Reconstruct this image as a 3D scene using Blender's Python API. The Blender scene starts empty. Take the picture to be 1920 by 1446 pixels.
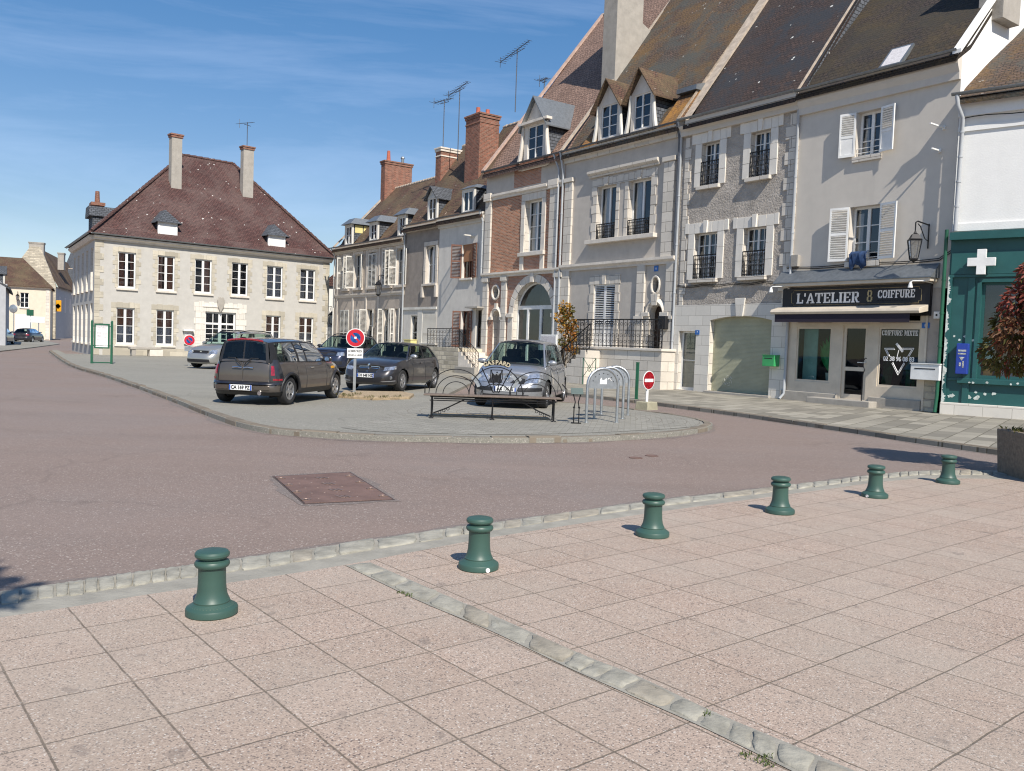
import bpy, math, random
from mathutils import Vector, Matrix
rnd = random.Random(11)
R = math.radians
scene = bpy.context.scene

# ------------------------------------------------------------------ camera
PITCH, ROLL, CAM_H = .0487, .0363, 1.6
FPX, CX, CY = 1600., 960., 723.
cp, sp, cr, sr = math.cos(PITCH), math.sin(PITCH), math.cos(ROLL), math.sin(ROLL)
ROT = Matrix(((cr, -sr, 0), (sr, cr, 0), (0, 0, 1))) @ Matrix(((1, 0, 0), (0, -sp, -cp), (0, cp, -sp)))
cam = bpy.data.cameras.new('camera'); cam_o = bpy.data.objects.new('camera', cam)
scene.collection.objects.link(cam_o); scene.camera = cam_o
cam.sensor_width = 36; cam.lens = 36 * FPX / 1920; cam.clip_end = 3000; cam.clip_start = .05
mw = Matrix.Identity(4)
for i in range(3):
    mw[i][0] = ROT[0][i]; mw[i][1] = -ROT[1][i]; mw[i][2] = -ROT[2][i]
mw[2][3] = CAM_H
cam_o.matrix_world = mw

# ------------------------------------------------------------------ light
SUN_EL = R(44.6); SUN_AZ = R(-69)          # to-sun direction, measured from +X
sun_dir = Vector((math.cos(SUN_AZ) * math.cos(SUN_EL), math.sin(SUN_AZ) * math.cos(SUN_EL), math.sin(SUN_EL)))
sl = bpy.data.lights.new('sun', 'SUN'); sl.energy = 4.5; sl.angle = R(.5); sl.color = (1, .93, .83)
so = bpy.data.objects.new('sun', sl); scene.collection.objects.link(so)
so.rotation_euler = sun_dir.to_track_quat('Z', 'Y').to_euler()
world = bpy.data.worlds.new('World'); scene.world = world; world.use_nodes = True
wt = world.node_tree; wt.nodes.clear()
sky = wt.nodes.new('ShaderNodeTexSky'); sky.sky_type = 'NISHITA'; sky.sun_disc = False
sky.sun_elevation = SUN_EL; sky.sun_rotation = R(90) - SUN_AZ
sky.air_density = 1.0; sky.dust_density = .2; sky.ozone_density = 2.0; sky.altitude = 100
tc = wt.nodes.new('ShaderNodeTexCoord'); mp = wt.nodes.new('ShaderNodeMapping')
mp.inputs['Rotation'].default_value = (0, R(10), R(24)); mp.inputs['Scale'].default_value = (1.1, 2.4, 9.0)
wt.links.new(tc.outputs['Generated'], mp.inputs['Vector'])
n1 = wt.nodes.new('ShaderNodeTexNoise'); n1.inputs['Scale'].default_value = 1.5; n1.inputs['Detail'].default_value = 8
n1.inputs['Roughness'].default_value = .62; n1.inputs['Distortion'].default_value = .5
wt.links.new(mp.outputs[0], n1.inputs['Vector'])
cr1 = wt.nodes.new('ShaderNodeValToRGB'); cr1.color_ramp.elements[0].position = .44; cr1.color_ramp.elements[1].position = .8
cr1.color_ramp.elements[0].color = (0, 0, 0, 1); cr1.color_ramp.elements[1].color = (.24, .24, .24, 1)
wt.links.new(n1.outputs['Fac'], cr1.inputs[0])
mx = wt.nodes.new('ShaderNodeMix'); mx.data_type = 'RGBA'
wt.links.new(cr1.outputs[0], mx.inputs[0]); wt.links.new(sky.outputs[0], mx.inputs[6]); mx.inputs[7].default_value = (9., 11.8, 15.5, 1)
hs = wt.nodes.new('ShaderNodeHueSaturation'); hs.inputs['Saturation'].default_value = 1.42; hs.inputs['Hue'].default_value = .514; hs.inputs['Value'].default_value = 1.0
wt.links.new(mx.outputs[2], hs.inputs['Color'])
bgn = wt.nodes.new('ShaderNodeBackground'); bgn.inputs['Strength'].default_value = .15
wo = wt.nodes.new('ShaderNodeOutputWorld')
gm_ = wt.nodes.new('ShaderNodeGamma'); gm_.inputs[1].default_value = .68; wt.links.new(hs.outputs[0], gm_.inputs[0]); wt.links.new(gm_.outputs[0], bgn.inputs[0]); wt.links.new(bgn.outputs[0], wo.inputs[0])
scene.view_settings.view_transform = 'Standard'; scene.view_settings.look = 'None'
scene.view_settings.exposure = .42; scene.view_settings.gamma = 1; scene.view_settings.use_curve_mapping = False
scene.render.engine = 'CYCLES'; scene.cycles.filter_width = 1.15

# ------------------------------------------------------------------ pixel of the photograph -> point on a real plane
CAM = Vector((0, 0, CAM_H))
def ray(x, y): return ROT.transposed() @ Vector(((x - CX) / FPX, (y - CY) / FPX, 1))
def G(x, y, z=0.):
    d = ray(x, y); return CAM + d * ((z - CAM_H) / d.z)

class Frame:
    """a vertical facade plane: X right along it, Y into the building, Z up"""
    def __init__(s, o, ang):
        s.o = Vector((o[0], o[1], 0)); s.ang = ang
        s.u = Vector((math.cos(ang), math.sin(ang), 0)); s.n = Vector((-math.sin(ang), math.cos(ang), 0))
    def p(s, x, y, dep=0.):
        d = ray(x, y); q = s.o + s.n * dep
        t = (q - CAM).dot(s.n) / d.dot(s.n); w = CAM + d * t
        return ((w - s.o).dot(s.u), w.z)
    def side(s, x, y, X):
        d = ray(x, y); t = (s.o + s.u * X - CAM).dot(s.u) / d.dot(s.u); w = CAM + d * t
        return ((w - s.o).dot(s.n), w.z)
    def w(s, X, Y=0, Z=0): return s.o + s.u * X + s.n * Y + Vector((0, 0, Z))
    def rect(s, x0, y0, x1, y1, dep=0.):
        a = s.p(x0, y0, dep); b = s.p(x1, y1, dep); return (a[0], b[0], b[1], a[1])

def crop(ox, oy, k): return lambda x, y: (ox + x / k, oy + y / k)
KA = crop(0, 220, 3.0); KB = crop(600, 180, 3.012); KC = crop(1000, 0, 3.615); KD = crop(1440, 0, 3.615)
KE = crop(900, 380, 3.615); KF = crop(1240, 380, 3.4425); KG = crop(1440, 480, 3.285); KH = crop(1700, 180, 2.332)
KI = crop(600, 400, 5.56); KJ = crop(880, 300, 3.804); KK = crop(1240, 220, 2.582); KL = crop(0, 440, 6.025)
KM = crop(1460, 500, 4.819); KN = crop(480, 440, 6.027); KO = crop(800, 100, 6.288)

# ------------------------------------------------------------------ mesh helpers
class MB:
    def __init__(s): s.v = []; s.f = []; s.m = []
    def add(s, vs, fs, m=0):
        b = len(s.v); s.v += [tuple(v) for v in vs]
        for f in fs: s.f.append(tuple(b + i for i in f)); s.m.append(m)
        return s
    def poly(s, *vs, m=0): return s.add(vs, [tuple(range(len(vs)))], m)
    def box(s, x0, x1, y0, y1, z0, z1, m=0):
        return s.add([(x0, y0, z0), (x1, y0, z0), (x1, y1, z0), (x0, y1, z0), (x0, y0, z1), (x1, y0, z1), (x1, y1, z1), (x0, y1, z1)],
                     [(0, 3, 2, 1), (4, 5, 6, 7), (0, 1, 5, 4), (1, 2, 6, 5), (2, 3, 7, 6), (3, 0, 4, 7)], m)
    def obox(s, M, hx, hy, hz, m=0):
        vs = [M @ Vector((a * hx, b * hy, c * hz)) for c in (-1, 1) for b in (-1, 1) for a in (-1, 1)]
        return s.add(vs, [(0, 2, 3, 1), (4, 5, 7, 6), (0, 1, 5, 4), (1, 3, 7, 5), (3, 2, 6, 7), (2, 0, 4, 6)], m)
    def prism(s, pts, y0, y1, m=0):           # polygon in XZ (counter-clockwise seen from -Y) pushed along Y
        n = len(pts)
        vs = [(x, y0, z) for x, z in pts] + [(x, y1, z) for x, z in pts]
        fs = [tuple(range(n)), tuple(range(2 * n - 1, n - 1, -1))] + [(i, i + n, (i + 1) % n + n, (i + 1) % n) for i in range(n)]
        return s.add(vs, fs, m)
    def xprism(s, pts, x0, x1, m=0):          # polygon in YZ pushed along X
        n = len(pts)
        vs = [(x0, y, z) for y, z in pts] + [(x1, y, z) for y, z in pts]
        fs = [tuple(range(n)), tuple(range(2 * n - 1, n - 1, -1))] + [(i, i + n, (i + 1) % n + n, (i + 1) % n) for i in range(n)]
        return s.add(vs, fs, m)
    def zprism(s, pts, z0, z1, m=0):
        n = len(pts)
        vs = [(p[0], p[1], z0) for p in pts] + [(p[0], p[1], z1) for p in pts]
        fs = [tuple(range(n - 1, -1, -1)), tuple(range(n, 2 * n))] + [(i, (i + 1) % n, (i + 1) % n + n, i + n) for i in range(n)]
        return s.add(vs, fs, m)
    def tube(s, pts, r, n=8, closed=False, cap=True, m=0):
        pts = [Vector(p) for p in pts]; N = len(pts); b = len(s.v); up = None
        rs = r if isinstance(r, (list, tuple)) else [r] * N
        for i, p in enumerate(pts):
            a = pts[i - 1] if (i > 0 or closed) else p; c = pts[(i + 1) % N] if (i < N - 1 or closed) else p
            t = (c - a); t = t.normalized() if t.length > 1e-9 else Vector((0, 0, 1))
            if up is None:
                up = Vector((0, 0, 1)) if abs(t.z) < .9 else Vector((1, 0, 0))
            x = up - t * up.dot(t)
            if x.length < 1e-5: x = t.orthogonal()
            x.normalize(); up = x; y = t.cross(x)
            for k in range(n):
                an = 2 * math.pi * k / n; s.v.append(tuple(p + (x * math.cos(an) + y * math.sin(an)) * rs[i]))
        for i in range(N if closed else N - 1):
            for k in range(n):
                j = (i + 1) % N
                s.f.append((b + i * n + k, b + i * n + (k + 1) % n, b + j * n + (k + 1) % n, b + j * n + k)); s.m.append(m)
        if cap and not closed:
            s.f.append(tuple(b + k for k in range(n - 1, -1, -1))); s.f.append(tuple(b + (N - 1) * n + k for k in range(n))); s.m += [m, m]
        return s
    def lathe(s, prof, c=(0, 0, 0), n=24, axis='Z', m=0, cap=True):
        b = len(s.v); L = len(prof)
        for r, h in prof:
            for k in range(n):
                a = 2 * math.pi * k / n; ca, sa = r * math.cos(a), r * math.sin(a)
                v = (ca, sa, h) if axis == 'Z' else ((ca, h, -sa) if axis == 'Y' else (h, ca, sa))
                s.v.append((c[0] + v[0], c[1] + v[1], c[2] + v[2]))
        for i in range(L - 1):
            for k in range(n):
                s.f.append((b + i * n + k, b + i * n + (k + 1) % n, b + (i + 1) * n + (k + 1) % n, b + (i + 1) * n + k)); s.m.append(m)
        if cap and prof[0][0] > 1e-6: s.f.append(tuple(b + k for k in range(n - 1, -1, -1))); s.m.append(m)
        if cap and prof[-1][0] > 1e-6: s.f.append(tuple(b + (L - 1) * n + k for k in range(n))); s.m.append(m)
        return s
    def grid(s, rows, m=0, closed=False):
        b = len(s.v); n = len(rows[0])
        for r in rows: s.v += [tuple(p) for p in r]
        for i in range(len(rows) - 1):
            for k in range(n - (0 if closed else 1)):
                k2 = (k + 1) % n
                s.f.append((b + i * n + k, b + i * n + k2, b + (i + 1) * n + k2, b + (i + 1) * n + k)); s.m.append(m)
        return s
    def mesh(s, name, mats):
        me = bpy.data.meshes.new(name); me.from_pydata(s.v, [], s.f)
        mats = mats if isinstance(mats, (list, tuple)) else [mats]
        for mt in mats: me.materials.append(mt)
        if len(mats) > 1: me.polygons.foreach_set('material_index', s.m)
        uv = me.uv_layers.new(name='uv'); me.update()
        Z = Vector((0, 0, 1))
        for p in me.polygons:
            n = p.normal
            if abs(n.z) > .985: u, w = Vector((1, 0, 0)), Vector((0, 1, 0))
            else:
                u = Z.cross(n).normalized(); w = n.cross(u)
            for li, vi in zip(p.loop_indices, p.vertices):
                c = me.vertices[vi].co; uv.data[li].uv = (c.dot(u), c.dot(w))
        return me
    def build(s, name, mats, parent=None, smooth=None, bevel=0, loc=None):
        me = s.mesh(name, mats); o = bpy.data.objects.new(name, me); scene.collection.objects.link(o)
        if parent: o.parent = parent
        if loc is not None: o.location = loc
        if smooth is not None:
            me.polygons.foreach_set('use_smooth', [True] * len(me.polygons))
            if smooth < 179: me.set_sharp_from_angle(angle=R(smooth))
        if bevel:
            b = o.modifiers.new('bevel', 'BEVEL'); b.width = bevel; b.segments = 2; b.limit_method = 'ANGLE'; b.angle_limit = R(40)
        return o

def split_build(mb, name, mats, parent=None, **k):
    """every loose piece of the builder becomes an object of its own"""
    par = list(range(len(mb.v)))
    def find(i):
        while par[i] != i: par[i] = par[par[i]]; i = par[i]
        return i
    for f in mb.f:
        for i in f[1:]: par[find(i)] = find(f[0])
    groups = {}
    for f, m in zip(mb.f, mb.m): groups.setdefault(find(f[0]), []).append((f, m))
    out = []
    for fs in groups.values():
        ids = sorted({i for f, _ in fs for i in f}); ix = {i: j for j, i in enumerate(ids)}; n = MB(); n.v = [mb.v[i] for i in ids]; n.f = [tuple(ix[i] for i in f) for f, _ in fs]; n.m = [m for _, m in fs]
        out.append(n.build(name, mats, parent, **k))
    return out
def tag(o, label=None, cat=None, group=None, kind=None):
    if label: o['label'] = label
    if cat: o['category'] = cat
    if group: o['group'] = group
    if kind: o['kind'] = kind
    return o
def thing(name, label, cat, loc=(0, 0, 0), rz=0, group=None):
    o = bpy.data.objects.new(name, None); scene.collection.objects.link(o)
    o.location = loc; o.rotation_euler = (0, 0, rz); o.empty_display_size = .3
    return tag(o, label, cat, group)
def kids(o): return [c for c in bpy.data.objects if c.parent == o]
def copy_tree(o, parent=None):
    ch = kids(o); c = o.copy(); scene.collection.objects.link(c); c.parent = parent
    for k in ch: copy_tree(k, c)
    return c
def arc(cx, cz, r, a0, a1, n, y=0): return [(cx + r * math.cos(a0 + (a1 - a0) * i / n), y, cz + r * math.sin(a0 + (a1 - a0) * i / n)) for i in range(n + 1)]

def text(name, s, size, mat, parent, M, bold=0, depth=.004, align='CENTER', sx=1, space=1, extra=None):
    """letters as one real mesh; M places it (letters lie in M's XY plane)"""
    cu = bpy.data.curves.new(name, 'FONT'); cu.body = s; cu.size = size; cu.align_x = align; cu.align_y = 'CENTER'
    cu.extrude = depth; cu.offset = bold; cu.space_character = space; cu.resolution_u = 3
    t = bpy.data.objects.new(name, cu); scene.collection.objects.link(t)
    dg = bpy.context.evaluated_depsgraph_get(); me = bpy.data.meshes.new_from_object(t.evaluated_get(dg))
    bpy.data.objects.remove(t); bpy.data.curves.remove(cu)
    me.transform(M @ Matrix.Diagonal((sx, 1, 1, 1)))
    me.materials.clear(); me.materials.append(mat)
    o = bpy.data.objects.new(name, me); scene.collection.objects.link(o); o.parent = parent
    return o
def upright(x, y, z, rz=0):                     # text standing on a facade, facing -Y
    return Matrix.Translation((x, y, z)) @ Matrix.Rotation(rz, 4, 'Z') @ Matrix.Rotation(R(90), 4, 'X')
def join_meshes(name, objs, mat, parent):
    mb = MB()
    for o in objs:
        mb.add([v.co for v in o.data.vertices], [tuple(p.vertices) for p in o.data.polygons]); me = o.data
        bpy.data.objects.remove(o); bpy.data.meshes.remove(me)
    return mb.build(name, mat, parent)
# ------------------------------------------------------------------ materials
class N:
    def __init__(s, name):
        s.m = bpy.data.materials.new(name); s.m.use_nodes = True; s.t = s.m.node_tree; s.t.nodes.clear()
        s.out = s.t.nodes.new('ShaderNodeOutputMaterial')
    def n(s, typ, props=None, **ins):
        d = s.t.nodes.new('ShaderNode' + typ)
        for k, v in (props or {}).items(): setattr(d, k, v)
        for k, v in ins.items():
            key = int(k[1:]) if k[0] == 'i' and k[1:].isdigit() else k.replace('_', ' ')
            s.set(d.inputs[key], v)
        return d
    def set(s, sock, v):
        if isinstance(v, bpy.types.NodeSocket): s.t.links.new(v, sock)
        elif isinstance(v, (tuple, list)) and len(v) == 3 and sock.type == 'RGBA': sock.default_value = (*v, 1)
        else: sock.default_value = v
    def uv(s, scale=(1, 1, 1), rot=0, loc=(0, 0, 0), kind='UV'):
        t = s.n('TexCoord'); return s.n('Mapping', Vector=t.outputs[kind], Scale=scale, Rotation=(0, 0, rot), Location=loc).outputs[0]
    def noise(s, vec, scale, detail=4, rough=.55, dist=0):
        return s.n('TexNoise', Vector=vec, Scale=scale, Detail=detail, Roughness=rough, Distortion=dist).outputs['Fac']
    def ramp(s, fac, a, b, ca=(0, 0, 0), cb=(1, 1, 1)):
        r = s.n('ValToRGB', Fac=fac); e = r.color_ramp.elements
        e[0].position = a; e[1].position = b; e[0].color = (*ca, 1); e[1].color = (*cb, 1); return r.outputs[0]
    def mix(s, fac, a, b, mode='MIX'):
        d = s.n('Mix', dict(data_type='RGBA', blend_type=mode)); s.set(d.inputs[0], fac); s.set(d.inputs[6], a); s.set(d.inputs[7], b); return d.outputs[2]
    def math(s, op, a, b=0): return s.n('Math', dict(operation=op), i0=a, i1=b).outputs[0]
    def bump(s, h, strength=.3, dist=.01, normal=None):
        d = s.n('Bump', Height=h, Strength=strength, Distance=dist)
        if normal: s.set(d.inputs['Normal'], normal)
        return d.outputs[0]
    def bsdf(s, col, rough=.8, normal=None, **k):
        b = s.n('BsdfPrincipled', Base_Color=col, Roughness=rough)
        for kk, v in k.items(): s.set(b.inputs[kk.replace('_', ' ')], v)
        if normal: s.set(b.inputs['Normal'], normal)
        s.t.links.new(b.outputs[0], s.out.inputs[0]); return s.m

def mul(c, k): return tuple(min(1, x * k) for x in c)
def plain(name, c, rough=.6, var=.12, scale=6, bump=0, bscale=60, **k):
    a = N(name); v = a.uv(kind='Object')
    f = a.ramp(a.noise(v, scale, 5), .3, .7); col = a.mix(f, mul(c, 1 - var), mul(c, 1 + var))
    nm = a.bump(a.noise(v, bscale, 3), bump, .01) if bump else None
    return a.bsdf(col, rough, nm, **k)
def plaster(name, c, var=.1, bump=.25, bscale=25, stain=(.3, .27, .23), stain_amt=.35, dist=.01):
    a = N(name); v = a.uv(kind='UV'); big = a.noise(v, .45, 6, .6); mid = a.noise(v, 2.5, 5, .6)
    col = a.mix(a.ramp(mid, .3, .7), mul(c, 1 - var), mul(c, 1 + var))
    st = a.noise(a.uv((2.2, .3, 1)), 1.2, 6, .65)                       # rain streaks
    fac = a.math('MULTIPLY', a.ramp(st, .5, .78), a.math('MULTIPLY', a.ramp(big, .35, .7), stain_amt))
    col = a.mix(fac, col, stain)
    return a.bsdf(col, .92, a.bump(a.noise(v, bscale, 4, .6), bump, dist))
def blocks(name, c, bw=.6, bh=.3, joint=.012, jc=(.25, .23, .2), var=.18, bump=.4, off=.5, stain=.5, squash=1):
    a = N(name); v = a.uv(); w = a.n('VectorMath', dict(operation='ADD'), i0=v, i1=(0, 0, 0)).outputs[0]
    wob = a.n('TexNoise', Vector=v, Scale=6., Detail=2.); v2 = a.n('MixRGB', dict(blend_type='LINEAR_LIGHT'), Fac=joint * .8, Color1=v, Color2=wob.outputs['Color']).outputs[0]
    b = a.n('TexBrick', dict(offset=off), Vector=v2, Color1=mul(c, 1 - var), Color2=mul(c, 1 + var), Mortar=jc, Scale=1., Mortar_Size=joint, Mortar_Smooth=.3, Bias=0., Brick_Width=bw, Row_Height=bh)
    st = a.ramp(a.noise(v, 1.3, 6, .65), .45, .75); st2 = a.noise(v, 9, 5, .7)
    col = a.mix(a.math('MULTIPLY', st, stain), b.outputs[0], mul(c, .55)); col = a.mix(a.math('MULTIPLY', a.ramp(st2, .3, .75), .3), col, mul(c, .75))
    h = a.math('ADD', a.math('MULTIPLY', b.outputs['Fac'], -1), a.math('MULTIPLY', a.noise(v, 22, 5), .6))
    return a.bsdf(col, .9, a.bump(h, bump, .012))
def tiles(name, c1, c2, lich=(.35, .2, .05), la=.5, white=.0, tw=.17, th=.13, moss=(.07, .06, .02), ma=0., orange=None):
    a = N(name); v = a.uv()
    b = a.n('TexBrick', dict(offset=.5), Vector=v, Color1=c1, Color2=c2, Mortar=mul(c1, .18), Scale=1., Mortar_Size=.018, Mortar_Smooth=.2, Bias=0., Brick_Width=tw, Row_Height=th)
    col = a.mix(a.ramp(a.noise(v, 1.1, 7, .75), .35, .65), b.outputs[0], a.mix(.7, b.outputs[0], mul(c1, .45)))
    col = a.mix(a.math('MULTIPLY', a.ramp(a.noise(v, 4.5, 5, .75), .55, .72), .45), col, mul(c2, 1.7))
    if la: col = a.mix(a.math('MULTIPLY', a.ramp(a.math('MULTIPLY', a.noise(v, .55, 5, .7), a.math('ADD', a.noise(v, 9, 4, .7), .5)), .42, .62), la), col, lich)
    if ma: col = a.mix(a.math('MULTIPLY', a.ramp(a.noise(a.uv(loc=(3, 7, 1)), .8, 7, .75), .45, .6), ma), col, moss)
    if white:
        vo = a.n('TexVoronoi', Vector=v, Scale=2.4); w = a.ramp(a.math('ADD', vo.outputs['Distance'], a.math('MULTIPLY', a.noise(v, 3, 3), .12)), .13, .17, (1, 1, 1), (0, 0, 0))
        col = a.mix(a.math('MULTIPLY', w, a.math('MULTIPLY', a.ramp(a.noise(v, .7, 3), .42, .58), white)), col, (.62, .62, .58))
    sv = a.n('SeparateXYZ', Vector=v).outputs[1]
    saw = a.math('FRACT', a.math('DIVIDE', sv, th))
    h = a.math('ADD', a.math('MULTIPLY', saw, -1.), a.math('MULTIPLY', a.noise(v, 14, 3), .8))
    return a.bsdf(col, .88, a.bump(h, .8, .03))
def paint(name, c, rough=.35, wear=0., wc=(.6, .58, .52), **k):
    a = N(name); v = a.n('VectorMath', dict(operation='ADD'), i0=a.uv(), i1=a.n('VectorMath', dict(operation='SCALE'), i0=(7.3, 3.1, 5.7), Scale=a.n('ObjectInfo').outputs['Random']).outputs[0]).outputs[0]
    col = a.mix(a.ramp(a.noise(v, 1.7, 5), .3, .7), mul(c, .86), mul(c, 1.12)); col = a.mix(a.math('MULTIPLY', a.ramp(a.noise(v, 14, 6, .7), .5, .8), .22), col, mul(c, .6))
    if wear: col = a.mix(a.ramp(a.noise(v, 2.3, 8, .75), .68 - wear * .1, .70 - wear * .1), col, wc)
    return a.bsdf(col, rough, a.bump(a.noise(v, 30, 4), .06, .004), **k)
def metal(name, c, rough=.35, metal=1., bump=.05): return plain(name, c, rough, .15, 9, bump, 40, Metallic=metal)
def glass(name, tint=(.75, .85, .85), base=(.01, .015, .02), refl=.12, clear=.7, blend=.28):
    a = N(name); fr = a.n('LayerWeight', Blend=blend).outputs['Fresnel']
    tr = a.n('BsdfTransparent', Color=tint); gl = a.n('BsdfGlossy', Color=(.9, .95, 1, 1), Roughness=.015)
    df = a.n('BsdfDiffuse', Color=(*base, 1))
    m0 = a.n('MixShader', Fac=clear); a.set(m0.inputs[1], df.outputs[0]); a.set(m0.inputs[2], tr.outputs[0])
    v = a.uv(kind='Object'); nb = a.bump(a.noise(v, 1.3, 2), .05, .02); a.set(gl.inputs['Normal'], nb)
    m1 = a.n('MixShader', Fac=a.math('MAXIMUM', fr, refl)); a.set(m1.inputs[1], m0.outputs[0]); a.set(m1.inputs[2], gl.outputs[0])
    a.t.links.new(m1.outputs[0], a.out.inputs[0]); return a.m
def carpaint(name, c, metallic=.55):
    a = N(name); v = a.uv(kind='Object'); f = a.noise(v, 900, 1)
    col = a.mix(f, mul(c, .8), mul(c, 1.25)); du = a.ramp(a.noise(v, 2.5, 5), .45, .8)
    col = a.mix(a.math('MULTIPLY', du, .12), col, (.3, .28, .25))
    return a.bsdf(col, .33, None, Metallic=metallic, Coat_Weight=.9, Coat_Roughness=.06)

# ---- ground
def slab_mat(name, ox, oy):
    a = N(name); rot = -R(39.4); v = a.uv(kind='Object')
    g = a.uv(kind='Object', rot=rot, loc=(-ox, -oy, 0))
    g = a.n('MixRGB', dict(blend_type='LINEAR_LIGHT'), Fac=.006, Color1=g, Color2=a.n('TexNoise', Vector=v, Scale=9., Detail=4.).outputs['Color']).outputs[0]
    b = a.n('TexBrick', dict(offset=0.), Vector=g, Color1=(.34, .248, .192), Color2=(.43, .322, .258), Mortar=(.12, .09, .06), Scale=1., Mortar_Size=.0065, Mortar_Smooth=.6, Bias=0., Brick_Width=.4415, Row_Height=.437)
    agg = a.n('TexVoronoi', Vector=v, Scale=150.); sp = a.n('SeparateColor', Color=agg.outputs['Color'])
    col = a.mix(.55, b.outputs[0], a.ramp(sp.outputs[0], 0, 1, (.225, .17, .134), (.53, .42, .335)), 'MIX')
    col = a.mix(a.math('MULTIPLY', a.ramp(sp.outputs[1], .93, .96), .6), col, (.68, .64, .58))
    col = a.mix(a.math('MULTIPLY', a.ramp(a.math('MULTIPLY', sp.outputs[2], 1.), .90, .93), .7), col, (.06, .05, .05))
    col = a.mix(a.math('MULTIPLY', a.ramp(a.noise(v, .7, 5, .6), .38, .68), .5), col, (.375, .33, .275))
    col = a.mix(a.math('MULTIPLY', a.ramp(a.noise(v, 5.5, 3, .5), .655, .70), .4), col, (.15, .125, .11))
    col = a.mix(a.math('MULTIPLY', a.ramp(a.noise(v, 3.5, 5, .65), .5, .8), .22), col, (.19, .16, .14))
    jn = a.math('MULTIPLY', b.outputs['Fac'], a.ramp(a.noise(v, 9, 4, .7), .3, .55, (.25, .25, .25), (1, 1, 1)))
    col = a.mix(a.math('MULTIPLY', jn, .8), col, (.12, .095, .07))
    h = a.math('SUBTRACT', a.math('MULTIPLY', agg.outputs['Distance'], -1.2), a.math('MULTIPLY', b.outputs['Fac'], 2))
    return a.bsdf(col, .88, a.bump(h, .35, .004))
def asphalt(name, c, grain=110, crack=.5, patch=(.22, .2, .19), pa=.3):
    a = N(name); v = a.uv(kind='Object')
    vo = a.n('TexVoronoi', Vector=v, Scale=float(grain)); s = a.n('SeparateColor', Color=vo.outputs['Color'])
    col = a.mix(.4, c, a.ramp(s.outputs[0], 0, 1, mul(c, .45), mul(c, 1.6)))
    col = a.mix(a.math('MULTIPLY', a.ramp(s.outputs[1], .95, .97), .55), col, (.55, .5, .45))
    col = a.mix(a.math('MULTIPLY', a.ramp(a.noise(v, .16, 6, .65), .45, .62), pa), col, patch)
    col = a.mix(a.math('MULTIPLY', a.ramp(a.noise(a.uv((.25, 1.4, 1), R(25), kind='Object'), .5, 6, .65), .5, .75), .35), col, mul(c, .68))
    col = a.mix(a.math('MULTIPLY', a.ramp(a.noise(a.uv((.09, .9, 1), R(-28), kind='Object'), .55, 4, .6), .46, .66), .30), col, mul(c, 1.28))
    col = a.mix(a.math('MULTIPLY', a.ramp(a.noise(v, 1.1, 3, .5), .70, .76), .35), col, mul(c, .5))
    ck = a.n('TexVoronoi', dict(feature='DISTANCE_TO_EDGE'), Vector=a.n('MixRGB', dict(blend_type='LINEAR_LIGHT'), Fac=.35, Color1=v, Color2=a.n('TexNoise', Vector=v, Scale=1.3, Detail=6.).outputs['Color']).outputs[0], Scale=.33)
    cf = a.math('MULTIPLY', a.ramp(ck.outputs['Distance'], .0, .012, (1, 1, 1), (0, 0, 0)), a.math('MULTIPLY', a.ramp(a.noise(v, .35, 3), .45, .6), crack))
    col = a.mix(cf, col, mul(c, .4))
    h = a.math('ADD', a.math('MULTIPLY', vo.outputs['Distance'], -1), a.math('MULTIPLY', a.noise(v, 1.5, 4), .6))
    return a.bsdf(col, .9, a.bump(h, .3, .006))
def pavers(name, c, bw, bh, joint, rot=0., jc=(.14, .12, .09), var=.22, arcs=None, off=.5):
    a = N(name); v = a.uv(kind='Object'); g = a.uv(kind='Object', rot=rot)
    g = a.n('MixRGB', dict(blend_type='LINEAR_LIGHT'), Fac=joint, Color1=g, Color2=a.n('TexNoise', Vector=v, Scale=1.5, Detail=3.).outputs['Color']).outputs[0]
    b = a.n('TexBrick', dict(offset=off), Vector=g, Color1=mul(c, 1 - var), Color2=mul(c, 1 + var), Mortar=jc, Scale=1., Mortar_Size=joint, Mortar_Smooth=.4, Bias=0., Brick_Width=bw, Row_Height=bh)
    col = a.mix(a.math('MULTIPLY', a.ramp(a.noise(v, .6, 6, .7), .4, .7), .5), b.outputs[0], mul(c, .72))
    col = a.mix(a.math('MULTIPLY', a.ramp(a.noise(v, 30, 3), .5, .8), .4), col, mul(c, .6))
    fac = b.outputs['Fac']
    if arcs:
        d = a.n('VectorMath', dict(operation='DISTANCE'), i0=v, i1=(arcs[0], arcs[1], arcs[4])).outputs['Value']
        fr = a.math('FRACT', a.math('DIVIDE', d, arcs[2])); ring = a.ramp(fr, .0, .09, (1, 1, 1), (0, 0, 0))
        fac = a.math('MULTIPLY', ring, a.ramp(d, arcs[3] - .01, arcs[3], (1, 1, 1), (0, 0, 0))); col = a.mix(fac, col, jc)
    h = a.math('ADD', a.math('MULTIPLY', fac, -1), a.math('MULTIPLY', a.noise(v, 40, 4), .4))
    return a.bsdf(col, .9, a.bump(h, .5, .008))

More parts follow.
